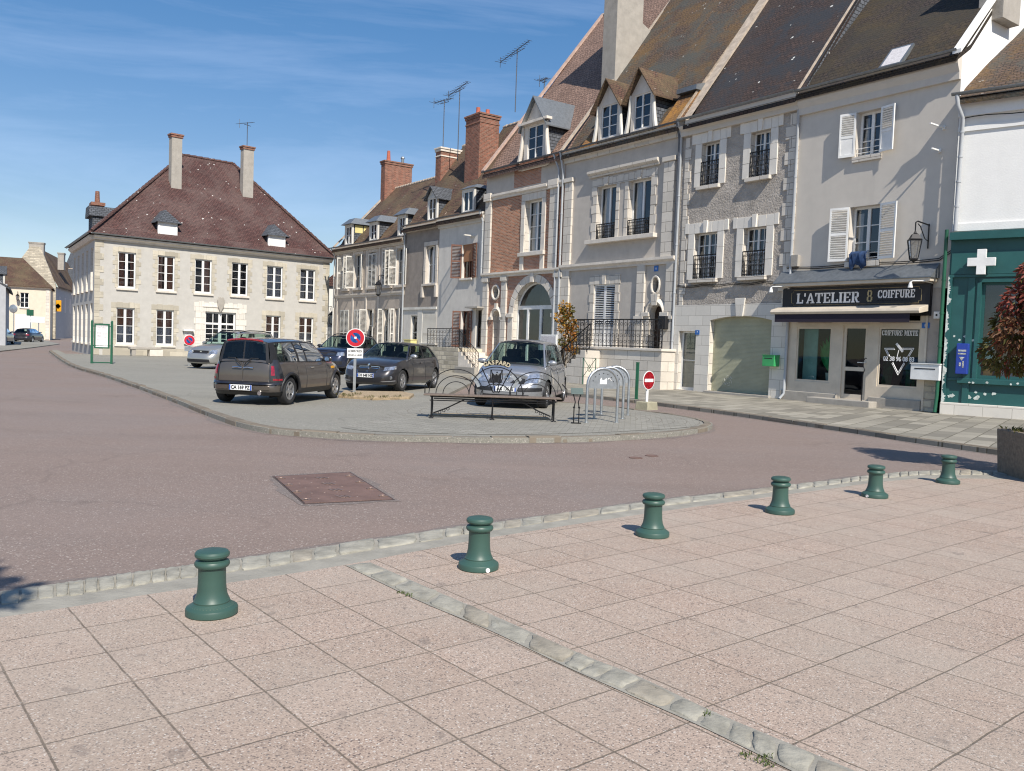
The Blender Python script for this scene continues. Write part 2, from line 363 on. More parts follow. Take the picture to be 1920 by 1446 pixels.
M = {}
M['road'] = asphalt('red_asphalt', (.205, .156, .132), 95, .25)
M['island'] = asphalt('grey_asphalt', (.222, .213, .182), 60, .35, (.27, .26, .22), .5)
M['slab'] = slab_mat('pink_slabs', .0525, .130); M['slab2'] = slab_mat('pink_slabs_left', -.202, .0738)
M['kerb'] = blocks('kerb_stone', (.20, .168, .128), 1.0, .4, .004, var=.2, bump=.6)
M['cobble'] = plain('cobble_stone', (.31, .295, .245), .85, .28, 7, .7, 28)
M['cobble2'] = plain('warm_cobble', (.30, .27, .215), .85, .25, 7, .7, 28)
M['mortar'] = plain('grey_mortar', (.285, .27, .23), .95, .18, 5, .5, 50)
M['rowpave'] = pavers('stone_pavement', (.27, .25, .205), .75, .42, .014, R(-55), (.10, .09, .06), var=.35)
M['arcpave'] = pavers('block_paving', (.27, .26, .225), .22, .11, .007, R(8), (.17, .15, .12), .15)
M['soil'] = plain('dry_soil', (.34, .26, .165), .95, .3, 12, .8, 60)
M['grass'] = plain('grass_blade', (.07, .10, .02), .8, .3, 30)
# ---- walls
M['cream'] = plaster('cream_render', (.475, .46, .425), .06, .15, 30, (.40, .37, .33), .45)
M['quoin'] = blocks('pale_quoin', (.49, .45, .365), .8, .36, .008, (.42, .39, .32), .24, .4, stain=.35)
M['white_stone'] = blocks('dressed_stone', (.70, .665, .60), .7, .36, .008, (.38, .35, .3), .07, .2, stain=.15)
M['stone'] = blocks('limestone', (.66, .61, .535), .75, .38, .012, (.24, .21, .18), .10, .35, stain=.4)
M['stone_smooth'] = plaster('limestone_trim', (.67, .615, .54), .12, .3, 30, (.28, .25, .21), .7)
M['grey_render'] = plaster('grey_beige_render', (.49, .45, .40), .08, .25, 28, (.33, .30, .26), .5)
M['roughcast'] = plaster('roughcast', (.42, .38, .335), .22, 1.0, 14, (.3, .27, .24), .4, .06)
M['salon_wall'] = plaster('smooth_beige_render', (.60, .555, .49), .04, .1, 20, (.42, .39, .35), .4)
M['white_render'] = plaster('white_render', (.78, .78, .76), .03, .35, 22, (.6, .6, .58), .25)
M['dark_grey'] = plaster('brown_grey_render', (.27, .235, .205), .14, .3, 20, (.15, .13, .12), .6)
M['pale_grey'] = plaster('pale_grey_render', (.60, .57, .52), .08, .25, 18, (.3, .28, .26), .8)
M['old_wall'] = plaster('weathered_render', (.43, .375, .32), .16, .4, 16, (.26, .22, .19), .8)
M['old_trim'] = plaster('weathered_trim', (.57, .515, .45), .12, .3, 24, (.3, .26, .22), .7)
M['brick'] = blocks('red_brick', (.44, .185, .10), .22, .068, .012, (.54, .45, .35), .38, .9, stain=.35)
M['pale_brick'] = blocks('faded_brick', (.42, .205, .13), .22, .065, .010, (.42, .36, .31), .22, .5, stain=.5)
M['chim_brick'] = blocks('chimney_brick', (.25, .095, .06), .22, .07, .012, (.30, .22, .17), .45, .7, stain=.6)
M['concrete'] = plaster('grey_cement', (.36, .335, .295), .14, .4, 18, (.2, .18, .15), .7)
M['rubble'] = blocks('rubble_stone', (.50, .45, .35), .45, .22, .03, (.40, .36, .30), .35, .8)
M['trim_white'] = plaster('pale_stone_trim', (.74, .70, .63), .06, .15, 24, (.42, .39, .35), .45)
M['cream2'] = plaster('warm_cream_render', (.66, .58, .46), .05, .15, 20, (.45, .4, .33), .4)
M['bluegrey'] = plaster('blue_grey_render', (.40, .41, .43), .08, .2, 20)
M['darkstone'] = plaster('dark_street_wall', (.20, .18, .16), .2, .3, 12)
# ---- roofs
M['tile_brown'] = tiles('brown_tiles', (.082, .036, .032), (.135, .062, .052), (.22, .16, .14), .3, 1.2)
M['tile_new'] = tiles('new_clay_tiles', (.25, .155, .115), (.33, .215, .165), la=0, tw=.2, th=.17)
M['tile_lichen'] = tiles('lichen_tiles', (.085, .055, .04), (.135, .085, .06), (.19, .11, .03), .5, .6, ma=.85, moss=(.062, .066, .058))
M['tile_orange'] = tiles('orange_lichen_tiles', (.15, .08, .05), (.24, .125, .07), (.40, .19, .03), .75, .3, ma=.4, moss=(.07, .05, .03))
M['tile_dark'] = tiles('dark_tiles', (.045, .028, .024), (.075, .044, .035), (.10, .07, .05), .2, 1.2, ma=.95, moss=(.024, .027, .033))
M['tile_moss'] = tiles('mossy_tiles', (.038, .027, .022), (.06, .042, .033), (.085, .06, .02), .5, .0, ma=.6, moss=(.028, .026, .02))
M['tile_old'] = tiles('old_red_brown_tiles', (.095, .048, .034), (.15, .075, .052), (.18, .13, .07), .6, .3, ma=.5, moss=(.08, .065, .035))
M['slate'] = tiles('slate', (.085, .095, .11), (.12, .13, .15), la=0, tw=.22, th=.14)
M['zinc'] = metal('zinc', (.24, .26, .275), .5, .7)
M['ridge'] = plain('ridge_mortar', (.42, .35, .28), .9, .25, 5, .6, 30)
# ---- joinery, metal, glass
M['white_wood'] = paint('white_painted_wood', (.78, .78, .76), .45)
M['white_old'] = paint('old_white_paint', (.62, .60, .55), .6, .5, (.4, .36, .3))
M['grey_wood'] = paint('grey_painted_wood', (.42, .44, .45), .5)
M['brown_wood'] = paint('red_brown_wood', (.15, .062, .036), .5)
M['dark_door'] = paint('dark_brown_door', (.035, .018, .012), .4)
M['iron'] = metal('wrought_iron', (.018, .018, .02), .5, .6)
M['pane'] = glass('window_pane', (.88, .90, .92), (.01, .012, .02), .10, .94)
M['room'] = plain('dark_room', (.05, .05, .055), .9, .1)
M['curtain'] = plain('white_curtain', (.75, .74, .72), .9, .08, 12)
M['brown_curtain'] = plain('brown_blind', (.50, .24, .15), .9, .12, 3)
M['lace'] = plain('grey_lace_curtain', (.55, .53, .54), .9, .2, 18)
M['pvc'] = paint('cream_pvc', (.63, .55, .44), .4)
M['black'] = paint('black_enamel', (.007, .0065, .010), .45)
M['awning'] = plain('dark_plum_fabric', (.022, .016, .03), .85, .15, 20)
M['white'] = paint('white_enamel', (.80, .80, .78), .3)
M['gold'] = metal('gold_leaf', (.42, .33, .18), .4, .5)
M['letter'] = paint('white_lettering', (.84, .83, .82), .5)
M['pharm'] = paint('green_shopfront_paint', (.022, .098, .095), .42, .0, (.62, .66, .60))
M['pharm_peel'] = plain('peeling_paint', (.55, .60, .56), .8, .3, 9, .5, 30)
M['green'] = paint('green_metal_paint', (.018, .10, .055), .35)
M['green_box'] = paint('bright_green_box', (.05, .36, .12), .35)
M['blue_box'] = paint('blue_enamel', (.02, .05, .30), .3)
M['sign_red'] = paint('sign_red', (.52, .015, .03), .35)
M['sign_blue'] = paint('sign_blue', (.02, .14, .46), .35)
M['galv'] = metal('galvanised_steel', (.50, .52, .53), .42, .9)
M['drain_white'] = paint('pale_drain_pipe', (.40, .42, .44), .45)
M['drain_dark'] = paint('dark_drain_pipe', (.09, .10, .12), .4)
M['bollard'] = paint('bollard_green', (.040, .090, .072), .46, .75, (.10, .135, .095))
M['bench_wood'] = plain('grey_brown_wood', (.15, .115, .092), .8, .25, 20, .4, 60)
M['cover'] = plain('rusty_cover_plate', (.20, .125, .10), .7, .22, 3, .5, 60, Metallic=.3)
M['cover_mark'] = plain('worn_cover_metal', (.235, .165, .135), .5, .2, 9, Metallic=.4); M['cover_frame'] = plain('dark_cover_frame', (.07, .05, .045), .8, .3, 9, .4, 50); M['patch'] = asphalt('patch_asphalt', (.165, .135, .12), 80, .0)
M['planter'] = plain('aggregate_concrete', (.20, .16, .12), .95, .25, 20, .8, 90)
M['bark'] = plain('bark', (.12, .09, .06), .9, .25, 20, .6, 30)
M['shop_pane'] = glass('shop_pane', (.42, .46, .48), (.006, .007, .010), .045, .75)
M['terracotta'] = plain('terracotta_pot', (.42, .12, .075), .8, .15, 8)
M['antenna'] = metal('antenna_metal', (.10, .11, .13), .5, .4)
M['yellow'] = paint('pale_yellow_panel', (.66, .58, .25), .6)
M['orange_sign'] = paint('orange_sign', (.75, .36, .02), .4)
def leaf(name, c):
    a = N(name); o = a.n('ObjectInfo'); v = a.uv(kind='Object')
    col = a.mix(a.ramp(a.noise(v, 9, 3), .3, .7), mul(c, .55), mul(c, 1.5))
    b = a.n('BsdfPrincipled', Base_Color=col, Roughness=.6); t = a.n('BsdfTranslucent', Color=col)
    m = a.n('MixShader', Fac=.3); a.set(m.inputs[1], b.outputs[0]); a.set(m.inputs[2], t.outputs[0]); a.t.links.new(m.outputs[0], a.out.inputs[0]); return a.m
M['leaf_red'] = leaf('red_leaf', (.20, .045, .028)); M['leaf_brown'] = leaf('bronze_leaf', (.13, .06, .025)); M['leaf_olive'] = leaf('olive_leaf', (.10, .095, .02))
M['leaf_yellow'] = leaf('yellow_leaf', (.42, .22, .025)); M['leaf_green'] = leaf('green_leaf', (.06, .11, .02)); M['leaf_orange'] = leaf('orange_leaf', (.30, .12, .02))
# ---- cars
M['tyre'] = plain('tyre_rubber', (.022, .022, .023), .85, .2, 12, .2, 40)
M['alloy'] = metal('alloy_rim', (.55, .56, .58), .3, .9)
M['chrome'] = metal('chrome', (.75, .76, .78), .12, 1., 0)
M['trim'] = plain('black_plastic', (.016, .016, .018), .5, .15, 10)
M['seat'] = plain('car_seat_fabric', (.03, .03, .033), .9, .15, 20)
M['car_glass'] = glass('car_glass', (.62, .74, .70), (.008, .012, .014), .04, .93, .11)
M['lamp_clear'] = plain('headlamp_glass', (.55, .57, .60), .08, .5, 14, .3, 18, Metallic=.75, Coat_Weight=1.)
M['lamp_red'] = plain('tail_lamp', (.25, .008, .02), .15, .5, 22, .2, 30, Coat_Weight=1.)
M['plate'] = paint('number_plate', (.74, .75, .74), .4); M['plate_blue'] = paint('plate_blue_band', (.03, .10, .42), .4)
M['ink'] = paint('black_ink', (.012, .012, .014), .6)
# ------------------------------------------------------------------ ground
def flat(name, pts, z, mat, skirt=0):
    mb = MB(); p2 = [(p[0], p[1]) for p in pts]
    area = sum(p2[i][0] * p2[(i + 1) % len(p2)][1] - p2[(i + 1) % len(p2)][0] * p2[i][1] for i in range(len(p2)))
    if area < 0: p2 = p2[::-1]
    if skirt: mb.zprism(p2, z - skirt, z)
    else: mb.poly(*[(x, y, z) for x, y in p2])
    return tag(mb.build(name, mat), kind='structure')
def smooth_line(pts, k=6):
    pts = [Vector((p[0], p[1], 0)) for p in pts]; out = []
    for i in range(len(pts) - 1):
        p0 = pts[max(i - 1, 0)]; p1 = pts[i]; p2 = pts[i + 1]; p3 = pts[min(i + 2, len(pts) - 1)]
        for j in range(k):
            t = j / k
            out.append(.5 * ((2 * p1) + (p2 - p0) * t + (2 * p0 - 5 * p1 + 4 * p2 - p3) * t * t + (3 * p1 - p0 - 3 * p2 + p3) * t ** 3))
    out.append(pts[-1]); return out
def resample(line, step):
    out = [line[0].copy()]; acc = 0
    for a, b in zip(line[:-1], line[1:]):
        L = (b - a).length; d = step - acc
        while d <= L:
            out.append(a + (b - a) * (d / L)); d += step
        acc = (acc + L) % step if L > 0 else acc
    return out

row_ang = R(35.5 - 90)                       # facade direction (to the right)
ROW = Frame((12.1, 24.0), row_ang)           # X = 0 at the right end of the hairdresser's house
LEFT = Frame((-24.46, 49.74), R(42))
IZ = .1                                       # height of the raised pavements

tag(MB().grid([[(x, y, 0) for x in (-700, -120, -40, 0, 40, 120, 700)] for y in (-700, -60, 0, 40, 100, 200, 900)]).build('road', M['road']), kind='structure')

# parking island, its kerb of single stones
near = smooth_line([G(*p, IZ) for p in ((92, 657), (128, 681), (200, 703), (300, 737), (400, 775), (475, 797), (560, 807), (700, 815), (820, 818), (960, 820), (1100, 818), (1210, 813), (1290, 806), (1333, 797), (1328, 789), (1285, 779), (1215, 770), (1130, 759), (1040, 752), (930, 747), (835, 740))], 8)
far_side = [Vector((-1.5, 33, 0)), Vector((-3.2, 39, 0)), Vector((-9.5, 58, 0)), Vector((-13.5, 62, 0)), Vector((-26, 49.6, 0)), Vector((-31, 58, 0))]
flat('parking_island', [p for p in near] + far_side, IZ - .012, M['island'], .2)
def kerb(name, line, width=.16, h=IZ, step=.62, side=1):
    mb = MB(); rr = random.Random(5); pts = resample(line, step)
    for a, b in zip(pts[:-1], pts[1:]):
        t = (b - a).normalized(); n = Vector((-t.y, t.x, 0)) * side; g = .008 + rr.random() * .012
        a2, b2 = a + t * g, b - t * g; z = h + rr.uniform(-.012, .012); j = rr.uniform(-.012, .012); e = .02 + rr.random() * .02
        q = [a2 - n * j, b2 - n * j, b2 + n * width, a2 + n * width]
        q1 = [q[0] + n * e, q[1] + n * e, q[2], q[3]]
        vs = [(p.x, p.y, -.05) for p in q] + [(p.x, p.y, z - e) for p in q] + [(p.x, p.y, z) for p in q1]
        fs = []
        for l in (0, 4): fs += [(l + i, l + (i + 1) % 4, l + 4 + (i + 1) % 4, l + 4 + i) for i in range(4)]
        mb.add(vs, fs + [(8, 9, 10, 11)])
    return tag(mb.build(name, M['kerb']), kind='structure')
kerb('island_kerb', near)
# brick paved front of the island with curved joints round the bicycle stands
front = smooth_line([G(*p, IZ) for p in ((640, 801), (700, 808), (820, 812), (960, 814), (1100, 811), (1210, 806), (1285, 801), (1318, 796), (1310, 790), (1270, 782), (1210, 775), (1130, 764), (1040, 758), (930, 752), (850, 747), (800, 752), (740, 772))], 6)
M['arcpave'] = pavers('block_paving_2', (.27, .26, .225), .22, .11, .007, R(8), (.15, .13, .10), .15, arcs=(.9, 18.5, .26, 5.2, IZ - .006))
flat('block_paving', front, IZ - .006, M['arcpave'])
# pavement along the houses
rk = smooth_line([G(*p, IZ) for p in ((845, 706), (1000, 728), (1120, 742), (1210, 752), (1300, 763), (1400, 776), (1500, 790), (1600, 804), (1700, 819), (1835, 838), (1925, 850), (2100, 873))], 6)
rowp = [p for p in rk] + [Vector((24, 14, 0)), Vector((24, 22, 0)), ROW.w(0, .6), ROW.w(-30, .6), ROW.w(-31, 0)]
flat('house_pavement', rowp, IZ - .008, M['rowpave'], .2)
kerb('house_kerb', rk, .14, IZ, .9)
# pavement on the left street
flat('left_street_pavement', [G(0, 660), G(60, 653), G(112, 646), G(70, 636), G(30, 640), G(-60, 646)], .06, M['island'], .2)

# pink slab square, cobbled border
edge_road = smooth_line([G(*p) for p in ((-260, 1150), (-120, 1130), (0, 1110), (140, 1091), (280, 1071), (440, 1049), (640, 1021), (880, 986), (960, 976), (1200, 943), (1440, 915), (1560, 901), (1640, 891), (1720, 884), (1800, 882), (1900, 884), (2060, 890))], 5)
edge_in = smooth_line([G(*p) for p in ((-260, 1204), (-120, 1182), (0, 1160), (140, 1139), (280, 1116), (440, 1093), (640, 1062), (880, 1016), (960, 1003), (1200, 966), (1440, 933), (1560, 917), (1640, 906), (1720, 899), (1800, 898), (1900, 900), (2060, 906))], 5)
flat('cobble_bed', list(edge_road) + list(edge_in)[::-1], .004, M['mortar'])
def cobbles(name, A, B, step, w0, w1, mats, seed, hgt=.014, seg=1):
    """single stones laid between two lines"""
    rr = random.Random(seed); mb = MB(); n = max(2, int(sum((b - a).length for a, b in zip(A[:-1], A[1:])) / step))
    def at(L, t):
        x = t * (len(L) - 1); i = min(int(x), len(L) - 2); return L[i].lerp(L[i + 1], x - i)
    t = 0
    while t < 1:
        dt = (1 / n) * rr.uniform(.75, 1.3); a, b = t, min(1, t + dt); g = .05 / n
        g0 = (b - a) * .045
        c = [at(A, a + g0), at(A, b - g0), at(B, b - g0), at(B, a + g0)]
        q = [c[0].lerp(c[3], w0 + rr.uniform(0, .05)), c[1].lerp(c[2], w0 + rr.uniform(0, .05)), c[1].lerp(c[2], w1 - rr.uniform(0, .07)), c[0].lerp(c[3], w1 - rr.uniform(0, .07))]
        ctr = sum(q, Vector()) / 4; z = hgt + rr.uniform(-.004, .006); rows = []
        for sc, zz in ((1, 0.), (.985, z * .75), (.93, z), (.55, z + .003)):
            ring = []
            for i in range(4):
                p, r2 = q[i], q[(i + 1) % 4]
                for f in (.08, .36, .64, .92):
                    v = p.lerp(r2, f); v = ctr + (v - ctr) * sc
                    hsh = math.sin(v.x * 91.7 + v.y * 57.3) * .006
                    v = v + (v - ctr).normalized() * hsh
                    ring.append((v.x, v.y, zz + (math.sin(v.x * 47 + v.y * 83) * .0035 if zz else 0)))
            rows.append(ring)
        mi = 1 if rr.random() < .22 else 0
        mb.grid(rows, mi, True); mb.f.append(tuple(range(len(mb.v) - 16, len(mb.v)))); mb.m.append(mi)
        t = b
    return tag(mb.build(name, mats, smooth=50), kind='structure')
cobbles('cobble_border', edge_road, edge_in, .21, .02, .60, [M['cobble'], M['cobble2']], 3)
sL = smooth_line([G(*p) for p in ((648, 1063), (780, 1127), (920, 1186), (1060, 1253), (1147, 1292), (1305, 1362), (1440, 1428), (1600, 1508))], 5)
sR = smooth_line([G(*p) for p in ((694, 1057), (810, 1108), (920, 1155), (1090, 1230), (1190, 1269), (1330, 1335), (1440, 1382), (1650, 1470))], 5)
mid = [p.lerp(q, .5) for p, q in zip(sL, sR)]; m0 = mid[0]; ki = min(range(len(edge_in)), key=lambda i: (edge_in[i] - m0).length)
mid_end = mid[-1] + (mid[-1] - mid[-6]).normalized() * 9
flat('plaza_pavement', list(edge_in)[ki:] + [Vector((14, -3, 0)), Vector((14, -12, 0)), mid_end] + mid[::-1], .006, M['slab'])
flat('plaza_pavement_side', list(edge_in)[:ki + 1] + mid + [mid_end, Vector((-14, -12, 0)), Vector((-14, 4, 0))], .006, M['slab2'])
flat('strip_bed', list(sL) + list(sR)[::-1], .010, M['mortar'])
cobbles('cobble_strip', sL, sR, .20, .05, .93, [M['cobble'], M['cobble2']], 9, .016)
# tufts of grass in the joints
def tufts(name, spots, n, h, spread, mat=None, seed=2):
    rr = random.Random(seed); mb = MB()
    for c in spots:
        for i in range(n):
            a = rr.uniform(0, 6.28); d = rr.random() ** .7 * spread; x, y = c[0] + math.cos(a) * d, c[1] + math.sin(a) * d
            l = h * rr.uniform(.4, 1); w = .0035; b = rr.uniform(0, 6.28); lean = l * rr.uniform(.2, .8)
            dx, dy = math.cos(b), math.sin(b); z0 = c[2]
            mb.add([(x - dy * w, y + dx * w, z0), (x + dy * w, y - dx * w, z0), (x + dx * lean * .4, y + dy * lean * .4, z0 + l * .7), (x + dx * lean, y + dy * lean, z0 + l * .9)], [(0, 1, 2), (0, 2, 3), (1, 3, 2)])
    return tag(mb.build(name, mat or M['grass']), kind='stuff')
tufts('grass_tufts', [G(1420, 1426, .01), G(1440, 1434, .01), G(1436, 1420, .01), G(1400, 1418, .01), G(768, 1117, .01), G(752, 1112, .01), G(1327, 1340, .01)], 16, .022, .03)
tag(bpy.data.objects['grass_tufts'], 'small green grass tufts growing beside the cobbled strip', 'grass')

# rusty cover plate and two round covers in the road
cq = [G(*p) for p in ((572, 945), (735, 937), (655, 887), (515, 895))]
cmb = MB().add([(p.x, p.y, .003) for p in cq] + [(p.x, p.y, .009) for p in cq], [(4, 5, 6, 7), (0, 1, 5, 4), (1, 2, 6, 5), (2, 3, 7, 6), (3, 0, 4, 7)])
t = thing('utility_cover', 'rectangular rusty brown cover plate set in the red road', 'cover plate', cq[0].lerp(cq[2], .5)); o_ = t.location.copy()
cmb.v = [(v[0] - o_.x, v[1] - o_.y, v[2]) for v in cmb.v]; cmb.build('plate', M['cover'], t)
ec = sum(cq, Vector()) / 4; fr_ = MB(); oc_ = [ec + (p - ec) * 1.045 for p in cq]; ic_ = [ec + (p - ec) * 1.004 for p in cq]
fr_.grid([[(p.x - o_.x, p.y - o_.y, .0045) for p in ic_], [(p.x - o_.x, p.y - o_.y, .006) for p in oc_], [(p.x - o_.x, p.y - o_.y, .001) for p in oc_]], closed=True); fr_.build('frame', M['cover_frame'], t)
rr = random.Random(21); pa = MB(); ring_o, ring_i = [], []
for k in range(48):
    f = k / 12; i = int(f); p = oc_[i].lerp(oc_[(i + 1) % 4], f - i); ring_i.append((p.x, p.y, .0025)); q = p + (p - ec).normalized() * rr.uniform(.04, .12); ring_o.append((q.x, q.y, .0022))
pa.grid([ring_i, ring_o], closed=True); tag(pa.build('asphalt_patch', M['patch']), kind='structure')
ux = (cq[1] - cq[0]); uy = (cq[3] - cq[0])
lug = MB(); lug2 = MB()
for i in range(4):
    for s_ in (.05, .95):
        c = cq[0] + ux * s_ + uy * (.1 + .27 * i) - o_
        lug.lathe([(.05, .009), (.05, .016), (.036, .016), (.03, .008)], (c.x, c.y, 0), 12)
    c = cq[0] + ux * (.5 + .02 * i) + uy * (.14 + .24 * i) - o_
    for k in (-1, 0, 1):
        cc = c + ux.normalized() * k * .045; lug2.obox(Matrix.Translation((cc.x, cc.y, .0105)) @ Matrix.Rotation(math.atan2(uy.y, uy.x) + .3, 4, 'Z'), .06, .013, .004)
for i in range(4):
    for j in range(5):
        c = cq[0] + ux * (.2 + .15 * i) + uy * (.12 + .19 * j) - o_; lug2.lathe([(.014, .009), (.012, .0115), (0, .0115)], (c.x, c.y, 0), 8)
split_build(lug, 'lifting_ring', M['cover_mark'], t); split_build(lug2, 'raised_mark', M['cover_mark'], t)
for k, (px, py, lb) in enumerate(((1192, 859, 'small dark oval cover in the red road, nearer of the two'), (1222, 855, 'small dark oval cover in the red road, farther of the two'))):
    g = G(px, py); o = MB().lathe([(.10, .003), (.10, .008), (.08, .008), (.075, .005), (0, .005)], n=20).build('valve_cover', M['cover'], loc=(g.x, g.y, 0)); o.scale = (1, 1, 1); tag(o, lb, 'road cover', 'valve covers in the road')

def dirt_line(name, line, w0, side, z, mat, seed):
    rr = random.Random(seed); a, b = [], []; pts = resample(line, .12)
    for i in range(1, len(pts) - 1):
        t = (pts[i + 1] - pts[i - 1]).normalized(); n = Vector((-t.y, t.x, 0)) * side; w = w0 * (.55 + .5 * math.sin(i * .31) * math.sin(i * .083 + 1)) + rr.uniform(0, w0 * .35)
        p, q = pts[i] + n * .0, pts[i] + n * max(.015, w); a.append((p.x, p.y, z)); b.append((q.x, q.y, z - .0006))
    return tag(MB().grid([a, b]).build(name, mat), kind='structure')
dirt_line('gutter_grit', edge_road, .075, 1, .0031, M['patch'], 4)
dirt_line('kerb_grit', [p for p in near], .16, -1, .0031, M['patch'], 6)
dirt_line('house_kerb_grit', [p for p in rk], .16, -1, .0031, M['patch'], 8)
# ------------------------------------------------------------------ building helpers
def house(name, label, F, X0, cat='house'):
    f = Frame(F.w(X0), F.ang); t = thing(name, label, cat, f.o, F.ang); return f, t
def hole(r, arch=0): return dict(x0=r[0], x1=r[1], z0=r[2], z1=r[3], arch=arch)
def wall(t, name, x0, x1, z0, z1, holes, mat, y=0., reveal=.22, revmat=None, xf=None):
    """front sheet with real openings and their reveals; an arch has its spandrels cut to a round head"""
    mb = MB(); xs = sorted({x0, x1} | {min(max(h[k], x0), x1) for h in holes for k in ('x0', 'x1')})
    zs = sorted({z0, z1} | {min(max(h[k], z0), z1) for h in holes for k in ('z0', 'z1')})
    for a, b in zip(xs[:-1], xs[1:]):
        for c, d in zip(zs[:-1], zs[1:]):
            mx_, mz = (a + b) / 2, (c + d) / 2
            if not any(h['x0'] < mx_ < h['x1'] and h['z0'] < mz < h['z1'] for h in holes):
                mb.poly((a, y, c), (b, y, c), (b, y, d), (a, y, d))
    for h in holes:
        a, b, c, d = h['x0'], h['x1'], max(h['z0'], z0), h['z1']; e = y + reveal
        if h['arch'] > 0:
            rise = h['arch']; w = (b - a) / 2; cx = (a + b) / 2; n = 18
            ar = [(cx - w * math.cos(math.pi * i / n), d - rise + rise * math.sin(math.pi * i / n)) for i in range(n + 1)] if rise > .4 * w else [(a + 2 * w * i / n, d - rise + rise * (1 - (2 * i / n - 1) ** 2)) for i in range(n + 1)]
            for i in range(n):
                (xa, za), (xb, zb) = ar[i], ar[i + 1]
                mb.poly((xa, y, za), (xb, y, zb), (xb, y, d), (xa, y, d)); mb.poly((xa, y, za), (xa, e, za), (xb, e, zb), (xb, y, zb), m=1)
            d2 = d - rise
        else:
            d2 = d; mb.poly((a, y, d), (b, y, d), (b, e, d), (a, e, d), m=1)
        mb.poly((a, y, c), (a, e, c), (a, e, d2), (a, y, d2), m=1); mb.poly((b, y, c), (b, y, d2), (b, e, d2), (b, e, c), m=1)
        if c > z0 + .001: mb.poly((a, y, c), (b, y, c), (b, e, c), (a, e, c), m=1)
    if xf: mb.v = [tuple(xf @ Vector(v)) for v in mb.v]
    return mb.build(name, [mat, revmat or mat], t)
def window(t, r, y=.2, rows=4, cols=1, leaves=2, mat=None, curtain=None, name='window', fw=.055, arch=0, room=True, low=0, xf=None, pane=None, mid=.045):
    x0, x1, z0, z1 = r; mat = mat or M['white_wood']; d = .06; mb = MB()
    mb.box(x0, x0 + fw, y, y + d, z0, z1); mb.box(x1 - fw, x1, y, y + d, z0, z1)
    mb.box(x0 + fw, x1 - fw, y, y + d, z0, z0 + fw * 1.4); mb.box(x0 + fw, x1 - fw, y, y + d, z1 - fw, z1)
    lw = (x1 - x0 - 2 * fw) / leaves; zb, zt = z0 + fw * 1.4, z1 - fw
    for i in range(leaves):
        a = x0 + fw + lw * i; b = a + lw
        if i > 0: mb.box(a - mid, a + mid, y - .012, y + d, zb, zt)
        a += .03; b -= .03
        for k in range(1, rows):
            z = zb + (zt - zb) * k / rows; mb.box(a - .02, b + .02, y + .012, y + d - .012, z - .014, z + .014)
        for k in range(1, cols):
            x = a + (b - a) * k / cols; mb.box(x - .012, x + .012, y + .01, y + d - .014, zb, zt)
    if low: mb.box(x0 + fw, x1 - fw, y + .02, y + d - .005, zb, zb + low)
    def put(m, nm, mt, par):
        if xf: m.v = [tuple(xf @ Vector(v)) for v in m.v]
        return m.build(nm, mt, par)
    o = put(mb, name, mat, t)
    put(MB().poly((x0 + fw * .5, y + .032, z0 + fw), (x1 - fw * .5, y + .032, z0 + fw), (x1 - fw * .5, y + .032, z1 - fw * .5), (x0 + fw * .5, y + .032, z1 - fw * .5)), 'pane', pane or M['pane'], o)
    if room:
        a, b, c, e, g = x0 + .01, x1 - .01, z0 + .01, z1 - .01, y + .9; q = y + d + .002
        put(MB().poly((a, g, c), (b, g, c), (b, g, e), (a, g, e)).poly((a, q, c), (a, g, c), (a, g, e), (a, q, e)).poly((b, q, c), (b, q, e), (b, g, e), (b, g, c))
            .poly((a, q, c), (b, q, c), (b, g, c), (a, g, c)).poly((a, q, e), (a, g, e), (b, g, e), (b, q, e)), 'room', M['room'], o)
    for cu in (curtain or ()):
        kind, f0, f1, g0, g1 = cu; cm = MB(); n = 14; yy = y + .13; rows_ = [[], []]
        for k in range(n + 1):
            x = x0 + fw + (x1 - x0 - 2 * fw) * (f0 + (f1 - f0) * k / n); yo = yy + .02 * math.sin(k * 1.9)
            rows_[0].append((x, yo, z0 + (z1 - z0) * g0)); rows_[1].append((x, yo, z0 + (z1 - z0) * g1))
        put(cm.grid(rows_), 'curtain', M[kind], o)
    return o
def frame_boxes(t, name, r, w, mat, y0=-.025, y1=.002, quoin=0, top=None, key=0, bottom=False, step=.3):
    """stone surround of an opening; quoin = extra width of every second stone"""
    x0, x1, z0, z1 = r; mb = MB(); top = top or w; n = max(2, round((z1 - z0) / step)); h = (z1 - z0) / n
    for i in range(n):
        e = quoin if i % 2 else 0; za, zb = z0 + h * i, z0 + h * (i + 1) - .008; p = y0 - (.004 if i % 2 else 0)
        mb.box(x0 - w - e, x0, p, y1, za, zb); mb.box(x1, x1 + w + e, p, y1, za, zb)
    m_ = max(3, round((x1 - x0 + 2 * w) / .3)); ww = (x1 - x0 + 2 * (w + quoin)) / m_
    for i in range(m_):
        mb.box(x0 - w - quoin + ww * i, x0 - w - quoin + ww * (i + 1) - .008, y0 - (.005 if i % 2 else 0), y1, z1, z1 + top * (1.12 if quoin and i % 2 else 1))
    if key: c = (x0 + x1) / 2; mb.prism([(c - key * .42, z1 - .01), (c + key * .42, z1 - .01), (c + key * .6, z1 + top * 1.15), (c - key * .6, z1 + top * 1.15)], y0 - .06, y0)
    if bottom: mb.box(x0 - w, x1 + w, y0, y1, z0 - bottom, z0)
    return mb.build(name, mat, t, bevel=.006)
